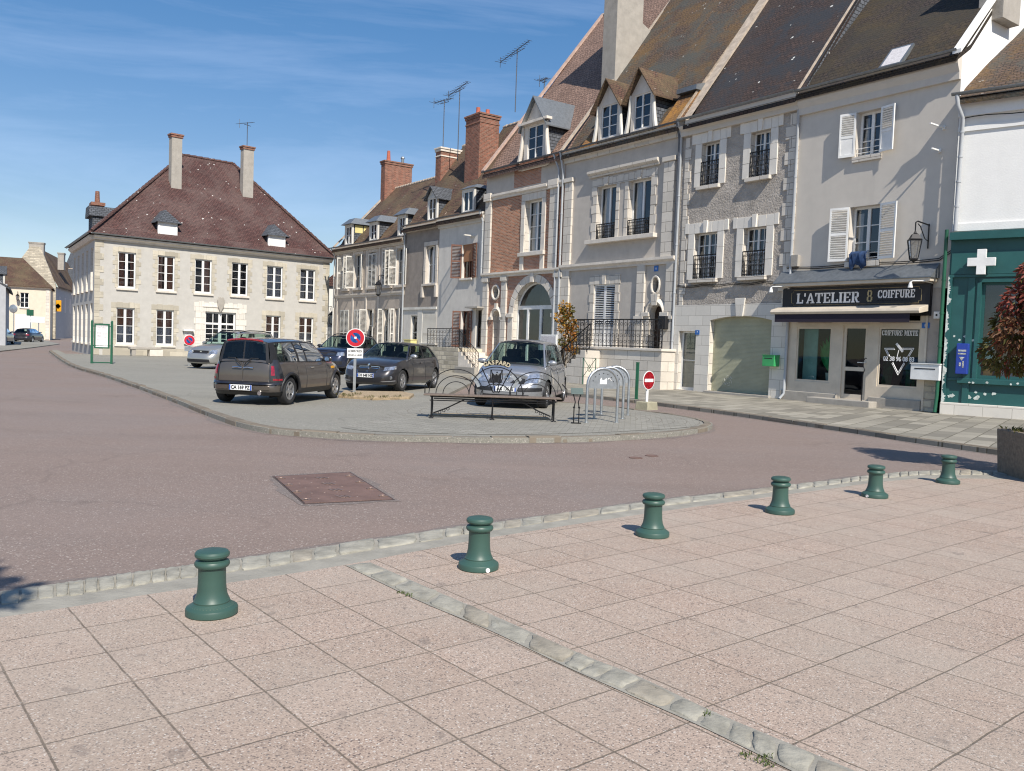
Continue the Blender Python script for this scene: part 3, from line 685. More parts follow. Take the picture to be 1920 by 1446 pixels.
def quoins(t, name, x, w, z0, z1, mat, y0=-.02, side=1, extra=.15, step=.36):
    mb = MB(); n = round((z1 - z0) / step); h = (z1 - z0) / n
    for i in range(n):
        e = extra if i % 2 else 0; a, b = (x, x + w + e) if side > 0 else (x - w - e, x)
        mb.box(a, b, y0 - (.004 if i % 2 else 0), .002, z0 + h * i, z0 + h * (i + 1) - .01)
    return mb.build(name, mat, t, bevel=.006)
def sill(t, r, mat, ext=.08, h=.1, out=.12, name='sill'):
    return MB().box(r[0] - ext, r[1] + ext, -out, .2, r[2] - h, r[2] - .002).build(name, mat, t, bevel=.008)
def band(t, name, x0, x1, z0, z1, out, mat, y1=.002):
    h = z1 - z0
    return MB().xprism([(y1, z0), (-out * .45, z0), (-out * .5, z0 + h * .3), (-out * .85, z0 + h * .5), (-out, z0 + h * .62), (-out, z1 - .004), (y1, z1)], x0, x1).build(name, mat, t)
def shutter(t, xh, side, w, z0, z1, ang, mat, name='shutter', y=-.03, slats=None, solid_low=0):
    """leaf hinged at xh; ang 0 = closed, 180 = flat on the wall"""
    a = R(ang); mb = MB(); fw = .055; H = z1 - z0; zl = z0 + solid_low * H
    mb.box(0, fw, -.02, .02, z0, z1); mb.box(w - fw, w, -.02, .02, z0, z1); mb.box(fw, w - fw, -.02, .02, z0, z0 + .08); mb.box(fw, w - fw, -.02, .02, z1 - .07, z1)
    zm = zl if solid_low else z0 + H * .5
    mb.box(fw, w - fw, -.019, .019, zm - .03, zm + .05)
    if solid_low: mb.box(fw, w - fw, -.008, .008, z0 + .08, zl)
    lo = (zl + .05) if solid_low else z0 + .08
    n = slats or max(6, int((z1 - lo) / .075))
    for i in range(n):
        z = lo + (z1 - .07 - lo) * (i + .5) / n
        if not solid_low and abs(z - zm) < .04: continue
        M_ = Matrix.Translation((w / 2, 0, z)) @ Matrix.Rotation(R(38), 4, 'X'); mb.obox(M_, w / 2 - fw, .024, .005)
    s = side
    X = Matrix.Translation((xh, y, 0)) @ Matrix.Rotation(-a * s, 4, 'Z') @ (Matrix.Diagonal((s, 1, 1, 1)))
    mb.v = [tuple(X @ Vector(v)) for v in mb.v]
    if s < 0: mb.f = [f[::-1] for f in mb.f]
    return mb.build(name, mat, t)
def hermite_lin(pts, y):
    for (a, b), (c, d) in zip(pts[:-1], pts[1:]):
        if y <= c: return b + (d - b) * (y - a) / (c - a)
    return pts[-1][1]
def roof(t, x0, x1, ze, slope, yr, mat, over=.25, th=.14, ends=.0, ridge=True, back=None, flare=.35, name='roof'):
    """gable roof: eave at y=-over, ridge at y=yr; slight flare at the foot"""
    zr = ze + slope * yr; pts = [(-over, ze - slope * .5 * over), (flare * 1.2, ze + slope * .8 * flare), (yr, zr)]
    bk = back if back is not None else yr
    pts2 = pts + [(yr + bk, zr - slope * bk * .98)]
    under = [(p[0], p[1] - th) for p in pts2]
    o = MB().xprism([*pts2[::-1], *under] if False else [*under, *pts2[::-1]], x0 - ends, x1 + ends).build(name, mat, t)
    rr = random.Random(int(abs(x1 * 97 + ze * 31))); ph = [rr.uniform(0, 6) for _ in range(6)]; nx, ny = max(6, int((x1 - x0) / .35)), 26; rows = []
    for j in range(ny + 1):
        u = j / ny; y = -over + .0 + (yr + over) * u; zz = ze + slope * y if y > flare * 1.2 else hermite_lin(pts, y); row = []
        for i in range(nx + 1):
            x = x0 - ends + (x1 - x0 + 2 * ends) * i / nx
            s = .022 * (math.sin(x * 1.1 + ph[0]) * math.sin(y * .9 + ph[1]) + .6 * math.sin(x * 2.7 + y * 1.3 + ph[2]) + .45 * math.sin(x * 6.1 - y * 3.9 + ph[3])) * min(1, 4 * u) + rr.uniform(-.006, .006)
            row.append((x, y, zz + .035 + s))
        rows.append(row)
    MB().grid(rows).build('tile_courses', mat, o, smooth=180)
    if ridge:
        mb = MB(); n = int((x1 - x0) / .35)
        for i in range(n): a = x0 + (x1 - x0) * i / n; mb.tube([(a, yr, zr - .02), (a + (x1 - x0) / n * .93, yr, zr + .005)], [.10, .115], 8)
        mb.build('ridge_tiles', M['ridge'], t, smooth=50)
    return o
def gables(t, x0, x1, z0, ze, slope, yr, mat, right=True, left=True, mat2=None, inset=.005):
    zr = ze + slope * yr - .08; D = 2 * yr; g = [(0.01, z0), (D, z0), (D, ze - .05), (yr, zr), (0.01, ze - .05)]
    if left: MB().poly(*[(x0 + inset, y, z) for y, z in g[::-1]]).build('gable_wall', mat, t)
    if right: MB().poly(*[(x1 - inset, y, z) for y, z in g]).build('gable_wall', mat2 or mat, t)
    MB().poly((x1, D, z0), (x0, D, z0), (x0, D, ze), (x1, D, ze)).build('back_wall', mat, t)
def gutter(t, x0, x1, z, y=-.32, r=.065, mat=None, name='gutter'):
    mb = MB(); rows = []
    for x in (x0, x1): rows.append([(x, y + r * math.cos(a), z + r * math.sin(a)) for a in [math.pi + math.pi * i / 8 for i in range(9)]] + [(x, y + r * .88 * math.cos(a), z + r * .88 * math.sin(a)) for a in [2 * math.pi - math.pi * i / 8 for i in range(9)]])
    return mb.grid(rows, closed=True).build(name, mat or M['zinc'], t, smooth=40)
def downpipe(t, pts, mat, r=.048, name='drain_pipe'):
    mb = MB().tube(pts, r, 10)
    zs = [p[2] for p in pts]; top, bot = pts[0], pts[-1]
    for k in range(1, 5):
        z = min(zs) + (max(zs) - min(zs)) * k / 5.5
        for a, b in zip(pts[:-1], pts[1:]):
            if min(a[2], b[2]) <= z <= max(a[2], b[2]) and abs(a[2] - b[2]) > 1:
                f = (z - a[2]) / (b[2] - a[2]); x, y = a[0] + (b[0] - a[0]) * f, a[1] + (b[1] - a[1]) * f
                mb.lathe([(r + .012, -.025), (r + .012, .025)], (x, y, z), 10)
    return mb.build(name, mat, t, smooth=50)
def on_roof(f, px, py, ze, slope, lo=-.5, hi=12):
    """depth at which the sight line meets a roof plane rising from the eave"""
    for _ in range(50):
        m_ = (lo + hi) / 2
        if f.p(px, py, m_)[1] - (ze + slope * m_) > 0: lo = m_
        else: hi = m_
    return lo
def chimney(t, x0, x1, y0, y1, z0, z1, mat, cap=None, pots=0, name='chimney', capmat=None, bands=1, potmat=None, poth=.55):
    mb = MB().box(x0, x1, y0, y1, z0, z1); o = mb.build(name, mat, t, bevel=.01)
    cmb = MB(); cmb.box(x0 - .05, x1 + .05, y0 - .05, y1 + .05, z1 - .12, z1 + .02); cmb.box(x0 - .09, x1 + .09, y0 - .09, y1 + .09, z1 + .02, z1 + .12)
    if bands > 1: cmb.box(x0 - .03, x1 + .03, y0 - .03, y1 + .03, z1 - .42, z1 - .34)
    cmb.build('chimney_cap', capmat or mat, o, bevel=.012)
    for k in range(pots):
        y = y0 + (y1 - y0) * (k + .5) / pots if pots > 1 else (y0 + y1) / 2 - .1
        MB().lathe([(.15, z1 + .11), (.14, z1 + .2), (.115, z1 + poth * .7), (.11, z1 + poth), (.085, z1 + poth), (.085, z1 + .3)], ((x0 + x1) / 2, y, 0), 14).build('chimney_pot', potmat or M['terracotta'], o, smooth=40)
    return o
def dormer(t, x0, x1, y, z0, z1, zp, slope, ze, front, rmat, cheek, win=True, over=.15, wmat=None, rows=3, hipped=False, pediment=True, open_=None, flat_top=False):
    """roof window: front wall with an opening, cheeks and a small gabled roof running back into the main slope"""
    yb = lambda z: (z - ze) / slope + .05
    d = MB(); root = None; m = .13 if open_ is None else open_
    o_r = (x0 + m, x1 - m, z0 + .12, z1 - .14)
    body = MB()
    if win:
        a, b, c, e = o_r
        for q in ((x0, a, z0, z1), (b, x1, z0, z1)): body.box(q[0], q[1], y, y + .12, q[2], q[3])
        body.box(a, b, y, y + .12, z0, c); body.box(a, b, y, y + .12, e, z1)
    else: body.box(x0, x1, y, y + .1, z0, z1)
    if pediment and not flat_top: body.prism([(x0 + .02, z1), (x1 - .02, z1), ((x0 + x1) / 2, zp - .08)], y + .01, y + .09)
    o = body.build('dormer', front, t)
    for x, s in ((x0 + .012, -1), (x1 - .012, 1)):
        pts = [(y + .1, z0), (y + .1, z1), (yb(z1), z1), (yb(z0), z0)] if yb(z0) > y + .1 else [(y + .1, ze + slope * (y + .1)), (y + .1, z1), (yb(z1), z1)]
        q = [(x, p[0], p[1]) for p in pts]; MB().poly(*(q if s < 0 else q[::-1])).build('cheek', cheek, o)
    cx = (x0 + x1) / 2; yo = y - over; th = .06
    if flat_top:
        rm = MB().add([(x0 - over, yo, z1), (x1 + over, yo, z1), (x1 + over, yb(z1) + .2, z1), (x0 - over, yb(z1) + .2, z1),
                       (x0 + .1, y + .25, zp), (x1 - .1, y + .25, zp), (x1 - .1, yb(zp) + .2, zp), (x0 + .1, yb(zp) + .2, zp)],
                      [(0, 3, 2, 1), (4, 5, 6, 7), (0, 1, 5, 4), (1, 2, 6, 5), (2, 3, 7, 6), (3, 0, 4, 7)])
    else:
        rm = MB(); ybk = yb(zp)
        yr0 = yo + (.5 * (x1 - x0) if hipped else 0)
        for s, xe in ((-1, x0 - over), (1, x1 + over)):
            ze_ = z1 - (zp - z1) / ((x1 - x0) / 2) * over; A = [(xe, yo, ze_), (cx, yr0, zp), (cx, ybk, zp), (xe, yb(ze_), ze_)]
            B_ = [(p[0], p[1], p[2] - th) for p in A]
            rm.add(A + B_, [(0, 1, 2, 3), (7, 6, 5, 4), (0, 4, 5, 1), (3, 2, 6, 7), (0, 3, 7, 4)])
        if hipped: rm.poly((x0 - over, yo, ze_), (x1 + over, yo, ze_), (cx, yr0, zp))
    rm.build('dormer_roof', rmat, o)
    if win: window(o, o_r, y + .04, rows, 1, 2, wmat, fw=.04, mid=.03)
    return o
def scroll_rail(name, t, P0, P1, h, mat, step=.17, th=.011, drop=0., ends=True):
    """wrought-iron railing: two rails, uprights and facing scrolls"""
    P0, P1 = Vector(P0), Vector(P1); L = (P1 - P0).length; d = (P1 - P0) / L; up = Vector((0, 0, 1)); mb = MB(); n = max(2, round(L / step))
    mb.tube([P0 + up * h, P1 + up * h], th * 1.5, 6); mb.tube([P0 + up * .06, P1 + up * .06], th, 6); mb.tube([P0 + up * (h * .62), P1 + up * (h * .62)], th * .6, 5)
    for i in range(n + 1):
        p = P0 + d * (L * i / n); mb.tube([p - up * drop, p + up * h], th * (1.3 if i in (0, n) else .9), 5)
        if i == n: break
        c = p + d * (L / n / 2); r = min(L / n * .36, h * .16)
        for zc, s in ((h * .83, 1), (h * .22, -1), (h * .43, 1)):
            pts = []
            for k in range(15):
                a = -.6 + k / 14 * 6.6; rr_ = r * (1 - .045 * k * 1.0); pts.append(c + d * (rr_ * math.cos(a)) + up * (zc + s * rr_ * math.sin(a)))
            mb.tube(pts, th * .65, 4, cap=False)
        mb.lathe([(0, -.03), (.02, 0), (0, .03)], c + up * (h * .62), 5)
    return mb.build(name, mat, t)
def balcony(t, r, mat, y=-.06, h=.85, name='balcony_rail', step=.10):
    x0, x1, z0 = r[0] + .01, r[1] - .01, r[2]; return scroll_rail(name, t, (x0, y, z0 + .02), (x1, y, z0 + .02), h, mat, step, .014)
def avg(rs):                                   # rows of equal windows share sill and head height
    z0 = sum(r[2] for r in rs) / len(rs); z1 = sum(r[3] for r in rs) / len(rs); return [(r[0], r[1], z0, z1) for r in rs]

# ------------------------------------------------------------------ large cream town house on the left
f = LEFT; t = thing('town_house', 'large cream rendered house with stone trimmed windows and a steep brown hipped roof', 'house', f.o, f.ang)
Wl, ZE = 15.35, 7.0
U = avg([f.rect(*KA(*a), *KA(*b)) for a, b in (((665, 750), (763, 958)), ((888, 775), (982, 975)), ((1098, 795), (1190, 993)), ((1305, 815), (1392, 1007)), ((1502, 836), (1588, 1025)), ((1690, 853), (1770, 1038)))])
gr = [f.rect(*KA(*a), *KA(*b)) for a, b in (((655, 1068), (755, 1275)), ((880, 1082), (975, 1287)))]
zg0 = (gr[0][2] + gr[1][2]) / 2; zg1 = (gr[0][3] + gr[1][3]) / 2
Gd = [(r[0], r[1], zg0, zg1) for r in gr] + [(f.p(*KA(a, 1180))[0], f.p(*KA(b, 1180))[0], zg0, zg1) for a, b in ((1495, 1578), (1682, 1762))]
D0 = f.rect(*KA(1155, 1092), *KA(1325, 1200)); DR = (D0[0], D0[1], .1, D0[3])
wall(t, 'wall', 0, Wl, 0, ZE, [hole(r) for r in U + Gd + [DR]], M['cream'], reveal=.2)
for i, r in enumerate(U):
    cu = {0: [('brown_curtain', 0, .40, 0, 1), ('brown_curtain', .78, 1, 0, 1)], 1: [('brown_curtain', 0, .34, 0, 1), ('brown_curtain', .66, 1, 0, 1)], 2: [('brown_curtain', .55, 1, 0, 1)], 3: None, 4: [('lace', 0, .45, 0, 1), ('lace', .6, 1, 0, 1)], 5: [('lace', .55, 1, 0, 1), ('lace', 0, .4, 0, .9)]}[i]
    window(t, r, .1, 4, 1, 2, curtain=cu, fw=.075, mid=.07); frame_boxes(t, 'window_surround', r, .17, M['quoin'], -.015, quoin=.13, top=.26, step=.28); sill(t, r, M['stone_smooth'], .1, .13, .1)
for i, r in enumerate(Gd):
    window(t, r, .1, 4, 1, 2, curtain=[('brown_curtain', 0, 1, .52, 1), ('lace', 0, 1, 0, .5)], fw=.075, mid=.07); frame_boxes(t, 'window_surround', r, .17, M['quoin'], -.015, quoin=.13, top=.3, step=.28); sill(t, r, M['stone_smooth'], .1, .13, .1)
dr = window(t, DR, .12, 1, 1, 2, curtain=None, name='double_door', fw=.10, mid=.10, low=.8)
dm = MB(); zt = DR[3] - .75; dm.box(DR[0] + .1, DR[1] - .1, .10, .185, zt - .06, zt + .06)
for s in (0, 1):
    a = DR[0] + .12 + s * (DR[1] - DR[0] - .2) / 2; b = a + (DR[1] - DR[0] - .3) / 2; dm.box((a + b) / 2 - .02, (a + b) / 2 + .02, .11, .17, .9, DR[3] - .1)
    for k in range(1, 4): z = .9 + (zt - .9) * k / 4; dm.box(a, b, .112, .168, z - .018, z + .018)
dm.build('glazing_bars', M['white_wood'], dr)
frame_boxes(t, 'door_surround', DR, .62, M['white_stone'], -.03, top=.55, quoin=.1, step=.42)
MB().box(DR[0] - .25, DR[1] + .25, -.07, -.02, DR[3] + .28, DR[3] + .36).box(DR[0] - .3, DR[0] - .2, -.07, -.02, .1, DR[3] + .28).box(DR[1] + .2, DR[1] + .3, -.07, -.02, .1, DR[3] + .28).build('door_moulding', M['white_stone'], t)
c = (DR[0] + DR[1]) / 2 - .05
MB().prism([(c - .02, DR[3] - .05), (c + .2, DR[3] + .35), (c + .24, DR[3] + .75), (c + .12, DR[3] + 1.0), (c, DR[3] + .93), (c - .12, DR[3] + 1.0), (c - .24, DR[3] + .75), (c - .2, DR[3] + .35)], -.16, -.05).build('stone_emblem', M['concrete'], t, bevel=.04)
quoins(t, 'corner_stones', 0, .3, .1, ZE - .25, M['quoin'], side=1, extra=.2); quoins(t, 'corner_stones', Wl, .3, .1, ZE - .25, M['quoin'], side=-1, extra=.2)
band(t, 'cornice', -.1, Wl + .1, ZE - .22, ZE + .02, .3, M['stone_smooth']); gutter(t, -.3, Wl + .3, ZE + .13, -.4, .075)
MB().box(.5, Wl - .5, -.03, .002, .05, .55).build('plinth', M['quoin'], t)
# side wall along the left street
q0 = Vector((-30.6, 59.2, 0)); q1 = Vector((-24.46, 49.74, 0)); d = q1 - q0; S = Frame(q0, math.atan2(d.y, d.x)); Ls = d.length
TL = Matrix.Translation(f.o) @ Matrix.Rotation(f.ang, 4, 'Z'); XS = TL.inverted() @ Matrix.Translation(S.o) @ Matrix.Rotation(S.ang, 4, 'Z')
sw = [(Ls * k / 5 + .55, Ls * k / 5 + 1.6) for k in range(5)]
wall(t, 'side_wall', 0, Ls, 0, ZE, [hole((a, b, 3.95, 6.35)) for a, b in sw] + [hole((a, b, .75, 3.1)) for a, b in sw], M['cream'], reveal=.5, revmat=M['white_stone'], xf=XS)
for a, b in sw:
    for z0, z1 in ((3.95, 6.35), (.75, 3.1)): window(t, (a, b, z0, z1), .36, 4, 1, 2, room=False, xf=XS, fw=.07)
    for z0 in (3.95, .75):
        m_ = MB().box(a - .08, b + .08, -.12, .1, z0 - .12, z0 - .002); m_.v = [tuple(XS @ Vector(v)) for v in m_.v]; m_.build('sill', M['stone_smooth'], t)
m_ = MB().xprism([(.002, ZE - .22), (-.15, ZE - .22), (-.3, ZE - .07), (-.3, ZE + .02), (.002, ZE + .02)], -.1, Ls); m_.v = [tuple(XS @ Vector(v)) for v in m_.v]; m_.build('cornice', M['stone_smooth'], t)
m_ = MB().tube([(-.1, -.4, ZE + .1), (Ls + .3, -.4, ZE + .1)], .07, 8); m_.v = [tuple(XS @ Vector(v)) for v in m_.v]; m_.build('gutter', M['zinc'], t)
P = XS @ Vector((0, 0, 0)); Bk = Vector((Wl, 0, 0)) + P
MB().poly((P.x, P.y, 0), (P.x, P.y, ZE), (Bk.x, Bk.y, ZE), (Bk.x, Bk.y, 0)).poly((Wl, 0, 0), (Bk.x, Bk.y, 0), (Bk.x, Bk.y, ZE), (Wl, 0, ZE)).build('back_wall', M['cream'], t)
dep = P.y / 2
ra = f.p(343, 292, dep); rb = f.p(437, 306, dep); zr = (ra[1] + rb[1]) / 2
def hip(A, B, C, D_, r0, r1, z0, zr, over=.42):
    mb = MB(); ctr = (A + B + C + D_) / 4
    e = [p + (p - ctr).normalized() * over * 1.45 for p in (A, B, C, D_)]; E = [(p.x, p.y, z0) for p in e]; mid = []
    for p, q in zip(e, (r0, r1, r1, r0)):
        w = p.lerp(Vector((q[0], q[1], 0)), .09); mid.append((w.x, w.y, z0 + (zr - z0) * .07))
    R0, R1 = (r0[0], r0[1], zr), (r1[0], r1[1], zr)
    vs = E + mid + [R0, R1]
    return mb.add(vs, [(0, 1, 5, 4), (1, 2, 6, 5), (2, 3, 7, 6), (3, 0, 4, 7), (4, 5, 9, 8), (5, 6, 9), (6, 7, 8, 9), (7, 4, 8)])
V2 = lambda x, y: Vector((x, y, 0))
rf = hip(V2(0, 0), V2(Wl, 0), V2(Bk.x, Bk.y), V2(P.x, P.y), (ra[0], dep), (rb[0], dep), ZE + .1, zr).build('roof', M['tile_brown'], t)
hm = MB()
for a, b in (((-.4, -.4, ZE + .12), (ra[0], dep, zr)), ((Wl + .4, -.4, ZE + .12), (rb[0], dep, zr)), ((ra[0], dep, zr), (rb[0], dep, zr))):
    a, b = Vector(a), Vector(b); a = a.lerp(b, .02)
    n = int((b - a).length / .4)
    for i in range(n): hm.tube([a.lerp(b, i / n), a.lerp(b, (i + .94) / n) + Vector((0, 0, .02))], [.09, .11], 7)
hm.build('hip_tiles', M['tile_brown'], rf, smooth=50)
slL = (zr - ZE - .1) / (dep + .4)
for a, b, ybot in (((940, 80), (1025, 80), 430), ((1345, 150), (1427, 150), 480)):
    px = KA((a[0] + b[0]) / 2, ybot); dd = on_roof(f, *px, ZE + .1, slL); x0 = f.p(*KA(a[0] + 3, ybot), dd)[0]; x1 = f.p(*KA(b[0] - 4, ybot), dd)[0]; zt = f.p(*KA(a[0], a[1]), dd)[1]
    chimney(rf, x0 + .22, x1, dd, dd + .5, ZE + slL * dd - .5, zt - .15, M['concrete'], capmat=M['chim_brick'])
    if b[0] > 1400: ant_left = (f.w((x0 + x1) / 2 + .1, dd + .3, zt), f.ang)
for a, b in (((888, 568), (998, 665)), ((1508, 645), (1605, 738))):
    y = .15; x0 = f.p(*KA(a[0], b[1]), y)[0]; x1 = f.p(*KA(b[0], b[1]), y)[0]; z0 = f.p(*KA(*b), y)[1]; z1 = f.p(*KA(*a), y)[1]
    do = dormer(rf, x0, x1, y, z0 - .05, z1, z1 + .62, slL, ZE + .1, M['white_wood'], M['slate'], M['slate'], win=False, over=.2, hipped=True, pediment=False)
    MB().box(x0 + .06, x1 - .06, y - .03, y, z1 - .14, z1 - .09).box(x0 + .06, x0 + .1, y - .025, y, z0, z1 - .14).box(x1 - .1, x1 - .06, y - .025, y, z0, z1 - .14).build('panel_trim', M['white_wood'], do)
# slate dormer and brick chimney on the street side of the roof
m_ = MB().box(Ls * .35, Ls * .35 + 2.0, .5, 3.2, ZE + .2, ZE + 1.75); m_.prism([(Ls * .35 - .15, ZE + 1.75), (Ls * .35 + 2.15, ZE + 1.75), (Ls * .35 + 1.75, ZE + 2.4), (Ls * .35 + .25, ZE + 2.4)], .3, 3.6); m_.v = [tuple(XS @ Vector(v)) for v in m_.v]; m_.build('slate_dormer', M['slate'], rf)
m_ = MB().box(Ls * .12, Ls * .12 + 1.0, .9, 1.6, ZE, ZE + 2.9); m_.box(Ls * .12 - .08, Ls * .12 + 1.08, .82, 1.68, ZE + 2.9, ZE + 3.1); m_.lathe([(.17, ZE + 3.1), (.13, ZE + 3.9), (.1, ZE + 3.9)], (Ls * .12 + .5, 1.25, 0), 12)
m_.v = [tuple(XS @ Vector(v)) for v in m_.v]; m_.build('chimney', M['chim_brick'], rf)
# ------------------------------------------------------------------ the row of houses, right to left
LIP = 10.1
def rowhouse(name, label, XL): return house(name, label, ROW, XL)

# ---- house with the hairdresser's shop
f, t = rowhouse('salon_house', 'smooth beige three storey house with white shutters above the black hairdresser shopfront', -5.2); W = 5.2
u2 = f.rect(*KD(640, 765), *KD(765, 1050)); u1 = f.rect(1595, 386, 1648, 488)
u2 = (f.p(*KD(590, 900))[0] + .05, f.p(*KD(768, 900))[0], f.p(*KD(650, 1060))[1], f.p(*KD(700, 745))[1])
u1 = (f.p(1592, 440)[0], f.p(1650, 440)[0], f.p(1620, 490)[1], f.p(1620, 386)[1])
zs0 = f.p(*KM(700, 130))[1]                 # foot of the little slate roof above the shop
wall(t, 'wall', 0, W, 3.6, LIP, [hole(u2), hole(u1)], M['salon_wall'], reveal=.3)
for r in (u2, u1):
    window(t, r, .22, 3, 1, 2, curtain=[('curtain', .02, .2, 0, .9), ('curtain', .82, .98, 0, .9)], fw=.07, mid=.05); sill(t, r, M['stone'], .06, .16, .08)
    h = r[3] - r[2]; w = (r[1] - r[0]) / 2 + .08
    shutter(t, r[0], 1, w, r[2] + .03, r[3], 168, M['white_wood'], y=-.05, solid_low=.45 if r is u2 else 0); shutter(t, r[1], -1, w, r[2] + .03, r[3], 168, M['white_wood'], y=-.05, solid_low=.45 if r is u2 else 0)
    bar = MB()
    for k in (.12, .26): bar.tube([(r[0], .05, r[2] + k), (r[1], .05, r[2] + k)], .012, 6)
    bar.build('window_bar', M['white_wood'], t)
band(t, 'cornice', 0, W, LIP - .75, LIP - .08, .22, M['salon_wall']); gutter(t, -.02, W + .02, LIP + .02, -.32, .07)
SLS = 1.10; roof(t, 0, W, LIP, SLS, 5.2, M['tile_moss'], .3)
gables(t, 0, W, 0, LIP, SLS, 5.2, M['salon_wall'], mat2=M['white_render'], left=False)
MB().xprism([(-.35, LIP - .12), (5.3, LIP + SLS * 5.3 + .02), (5.3, LIP + SLS * 5.3 + .13), (-.35, LIP - .01)], W - .1, W + .14).build('verge_boards', M['white_render'], t)
# skylight in the roof
dd = on_roof(f, 1690, 108, LIP, SLS); cx = f.p(1682, 108, dd)[0]; zc = LIP + SLS * dd; sang = math.atan(SLS)
Xsk = Matrix.Translation((cx, dd, zc)) @ Matrix.Rotation(sang, 4, 'X')
sk = MB().obox(Xsk @ Matrix.Translation((0, 0, .05)), .36, .5, .05).build('skylight', M['zinc'], t); MB().obox(Xsk @ Matrix.Translation((0, 0, .103)), .29, .42, .004).build('pane', M['lace'], sk)
dd = on_roof(f, 1858, 12, LIP, SLS); cx = f.p(1858, 12, dd)[0]; zc = LIP + SLS * dd
chimney(t, cx - .35, cx + .35, dd, dd + 1., zc - .4, zc + 2.4, M['concrete'])
dp = f.p(1502, 224)[0]
# shopfront: everything measured on the wall plane
SH = lambda x, y: f.p(*KM(x, y))
x0, x1 = SH(75, 600)[0] + .0, SH(1345, 600)[0]; zt = SH(700, 470)[1] + .25; zb = .1
P1 = (SH(160, 800)[0], SH(470, 800)[0]); D1 = (SH(575, 800)[0], SH(800, 800)[0]); P2 = (SH(900, 800)[0], SH(1275, 800)[0])
zw0 = SH(300, 1040)[1]; zw1 = SH(320, 550)[1]; zdo = SH(690, 530)[1]; zdb = SH(660, 1195)[1]; ztr = SH(320, 525)[1] + .06; zfr = SH(700, 462)[1] + .2
wp2 = (SH(1080, 1095)[1], SH(1095, 552)[1])
hs_ = [hole((*P1, zw0, zw1)), hole((*P2, wp2[0], wp2[1])), hole((*D1, zdb, zdo)), hole((*P1, ztr, zfr)), hole((*P2, ztr, zfr)), hole((*D1, ztr + .03, zfr))]
wall(t, 'shopfront', x0, x1, .1, 3.62, hs_, M['pvc'], -.02, .1)
for r in ((*P2, wp2[0], wp2[1]), (*P1, ztr, zfr), (*P2, ztr, zfr), (*D1, ztr + .03, zfr)):
    o = window(t, r, .0, 1, 1, 1, M['pvc'], name='shop_window', fw=.045, pane=M['shop_pane'])
window(t, (*P1, zw0, zw1), .0, 1, 1, 1, M['pvc'], name='shop_window', fw=.045, pane=M['car_glass'])
wd = window(t, (*D1, zdb, zdo), .02, 1, 1, 1, M['pvc'], name='shop_door', fw=.10, pane=M['shop_pane'])
zm = SH(670, 925)[1]; MB().box(D1[0] + .1, D1[1] - .1, .005, .075, zm - .06, zm + .06).build('door_rail', M['pvc'], wd)
zh = SH(770, 868)[1]; MB().box(D1[1] - .28, D1[1] - .04, -.06, -.035, zh - .012, zh + .012).box(D1[1] - .06, D1[1] - .035, -.06, .03, zh - .02, zh + .02).build('door_handle', M['white'], wd)
split_build(MB().box(x1, W - .12, -.02, .0, .1, 3.62).box(0, x0, -.02, 0, .1, 3.62), 'side_pier', M['old_wall'], t); quoins(t, 'pier_stones', W - .1, .45, .1, 1.2, M['rubble'], -.045, -1, 0, .32)
split_build(MB().box(x1 - .04, x1 + .02, -.06, -.022, .1, zfr), 'edge_strip', M['pvc'], t)
zstep = SH(200, 1190)[1]
split_build(MB().box(x0 - .1, D1[0] - .1, -.10, .0, .05, .40).box(D1[1] + .15, x1 - .05, -.10, 0, .05, .40).box(D1[0] - .1, D1[1] + .15, -.06, .1, .05, zdb - .02), 'stone_plinth', M['concrete'], t, bevel=.02)
MB().box(SH(330, 1280)[0], SH(900, 1280)[0], -.5, -.06, .05, .27).build('doorstep', M['concrete'], t, bevel=.02)
# curved handrail beside the door
hx = SH(825, 1100)[0]
pts = [(hx, -.42, .27), (hx, -.42, 1.0), (hx + .02, -.42, 1.12), (hx + .05, -.41, 1.2), (hx - .01, -.4, 1.33), (hx - .04, -.38, 1.45), (hx + .02, -.36, 1.56), (hx + .06, -.35, 1.55)]
hr_ = MB().tube(pts, .014, 7).build('handrail', M['iron'], None, loc=f.w(0)); hr_.rotation_euler = (0, 0, f.ang); tag(hr_, 'thin black curved handrail on the step in front of the salon door', 'handrail')
# fascia sign, awning cassette, little roof
zs1, zs2 = SH(700, 360)[1], SH(700, 195)[1]; sx0, sx1 = SH(65, 280)[0], SH(1395, 250)[0]; yS = -.14
MB().box(sx0, sx1, yS + .02, -.03, zs1 - .3, zs2 + .06).build('fascia_box', M['black'], t)
sg = thing('shop_sign', 'long black fascia sign with white lettering over the hairdresser shopfront', 'shop sign', f.w(sx0, yS, zs1), f.ang); sw_, shh = sx1 - sx0, zs2 - zs1
MB().box(0, sw_, -.02, .018, -.02, shh + .03).build('sign_board', M['black'], sg)
bx0, bx1, bz0, bz1 = .35, sw_ - .25, .06, shh - .03; c_ = .07
bp = [(bx0 + c_, bz0), (bx1 - c_, bz0), (bx1 - c_, bz0 + c_), (bx1, bz0 + c_), (bx1, bz1 - c_), (bx1 - c_, bz1 - c_), (bx1 - c_, bz1), (bx0 + c_, bz1), (bx0 + c_, bz1 - c_), (bx0, bz1 - c_), (bx0, bz0 + c_), (bx0 + c_, bz0 + c_)]
MB().tube([(x, -.024, z) for x, z in bp], .006, 4, True).build('border_line', M['gold'], sg)
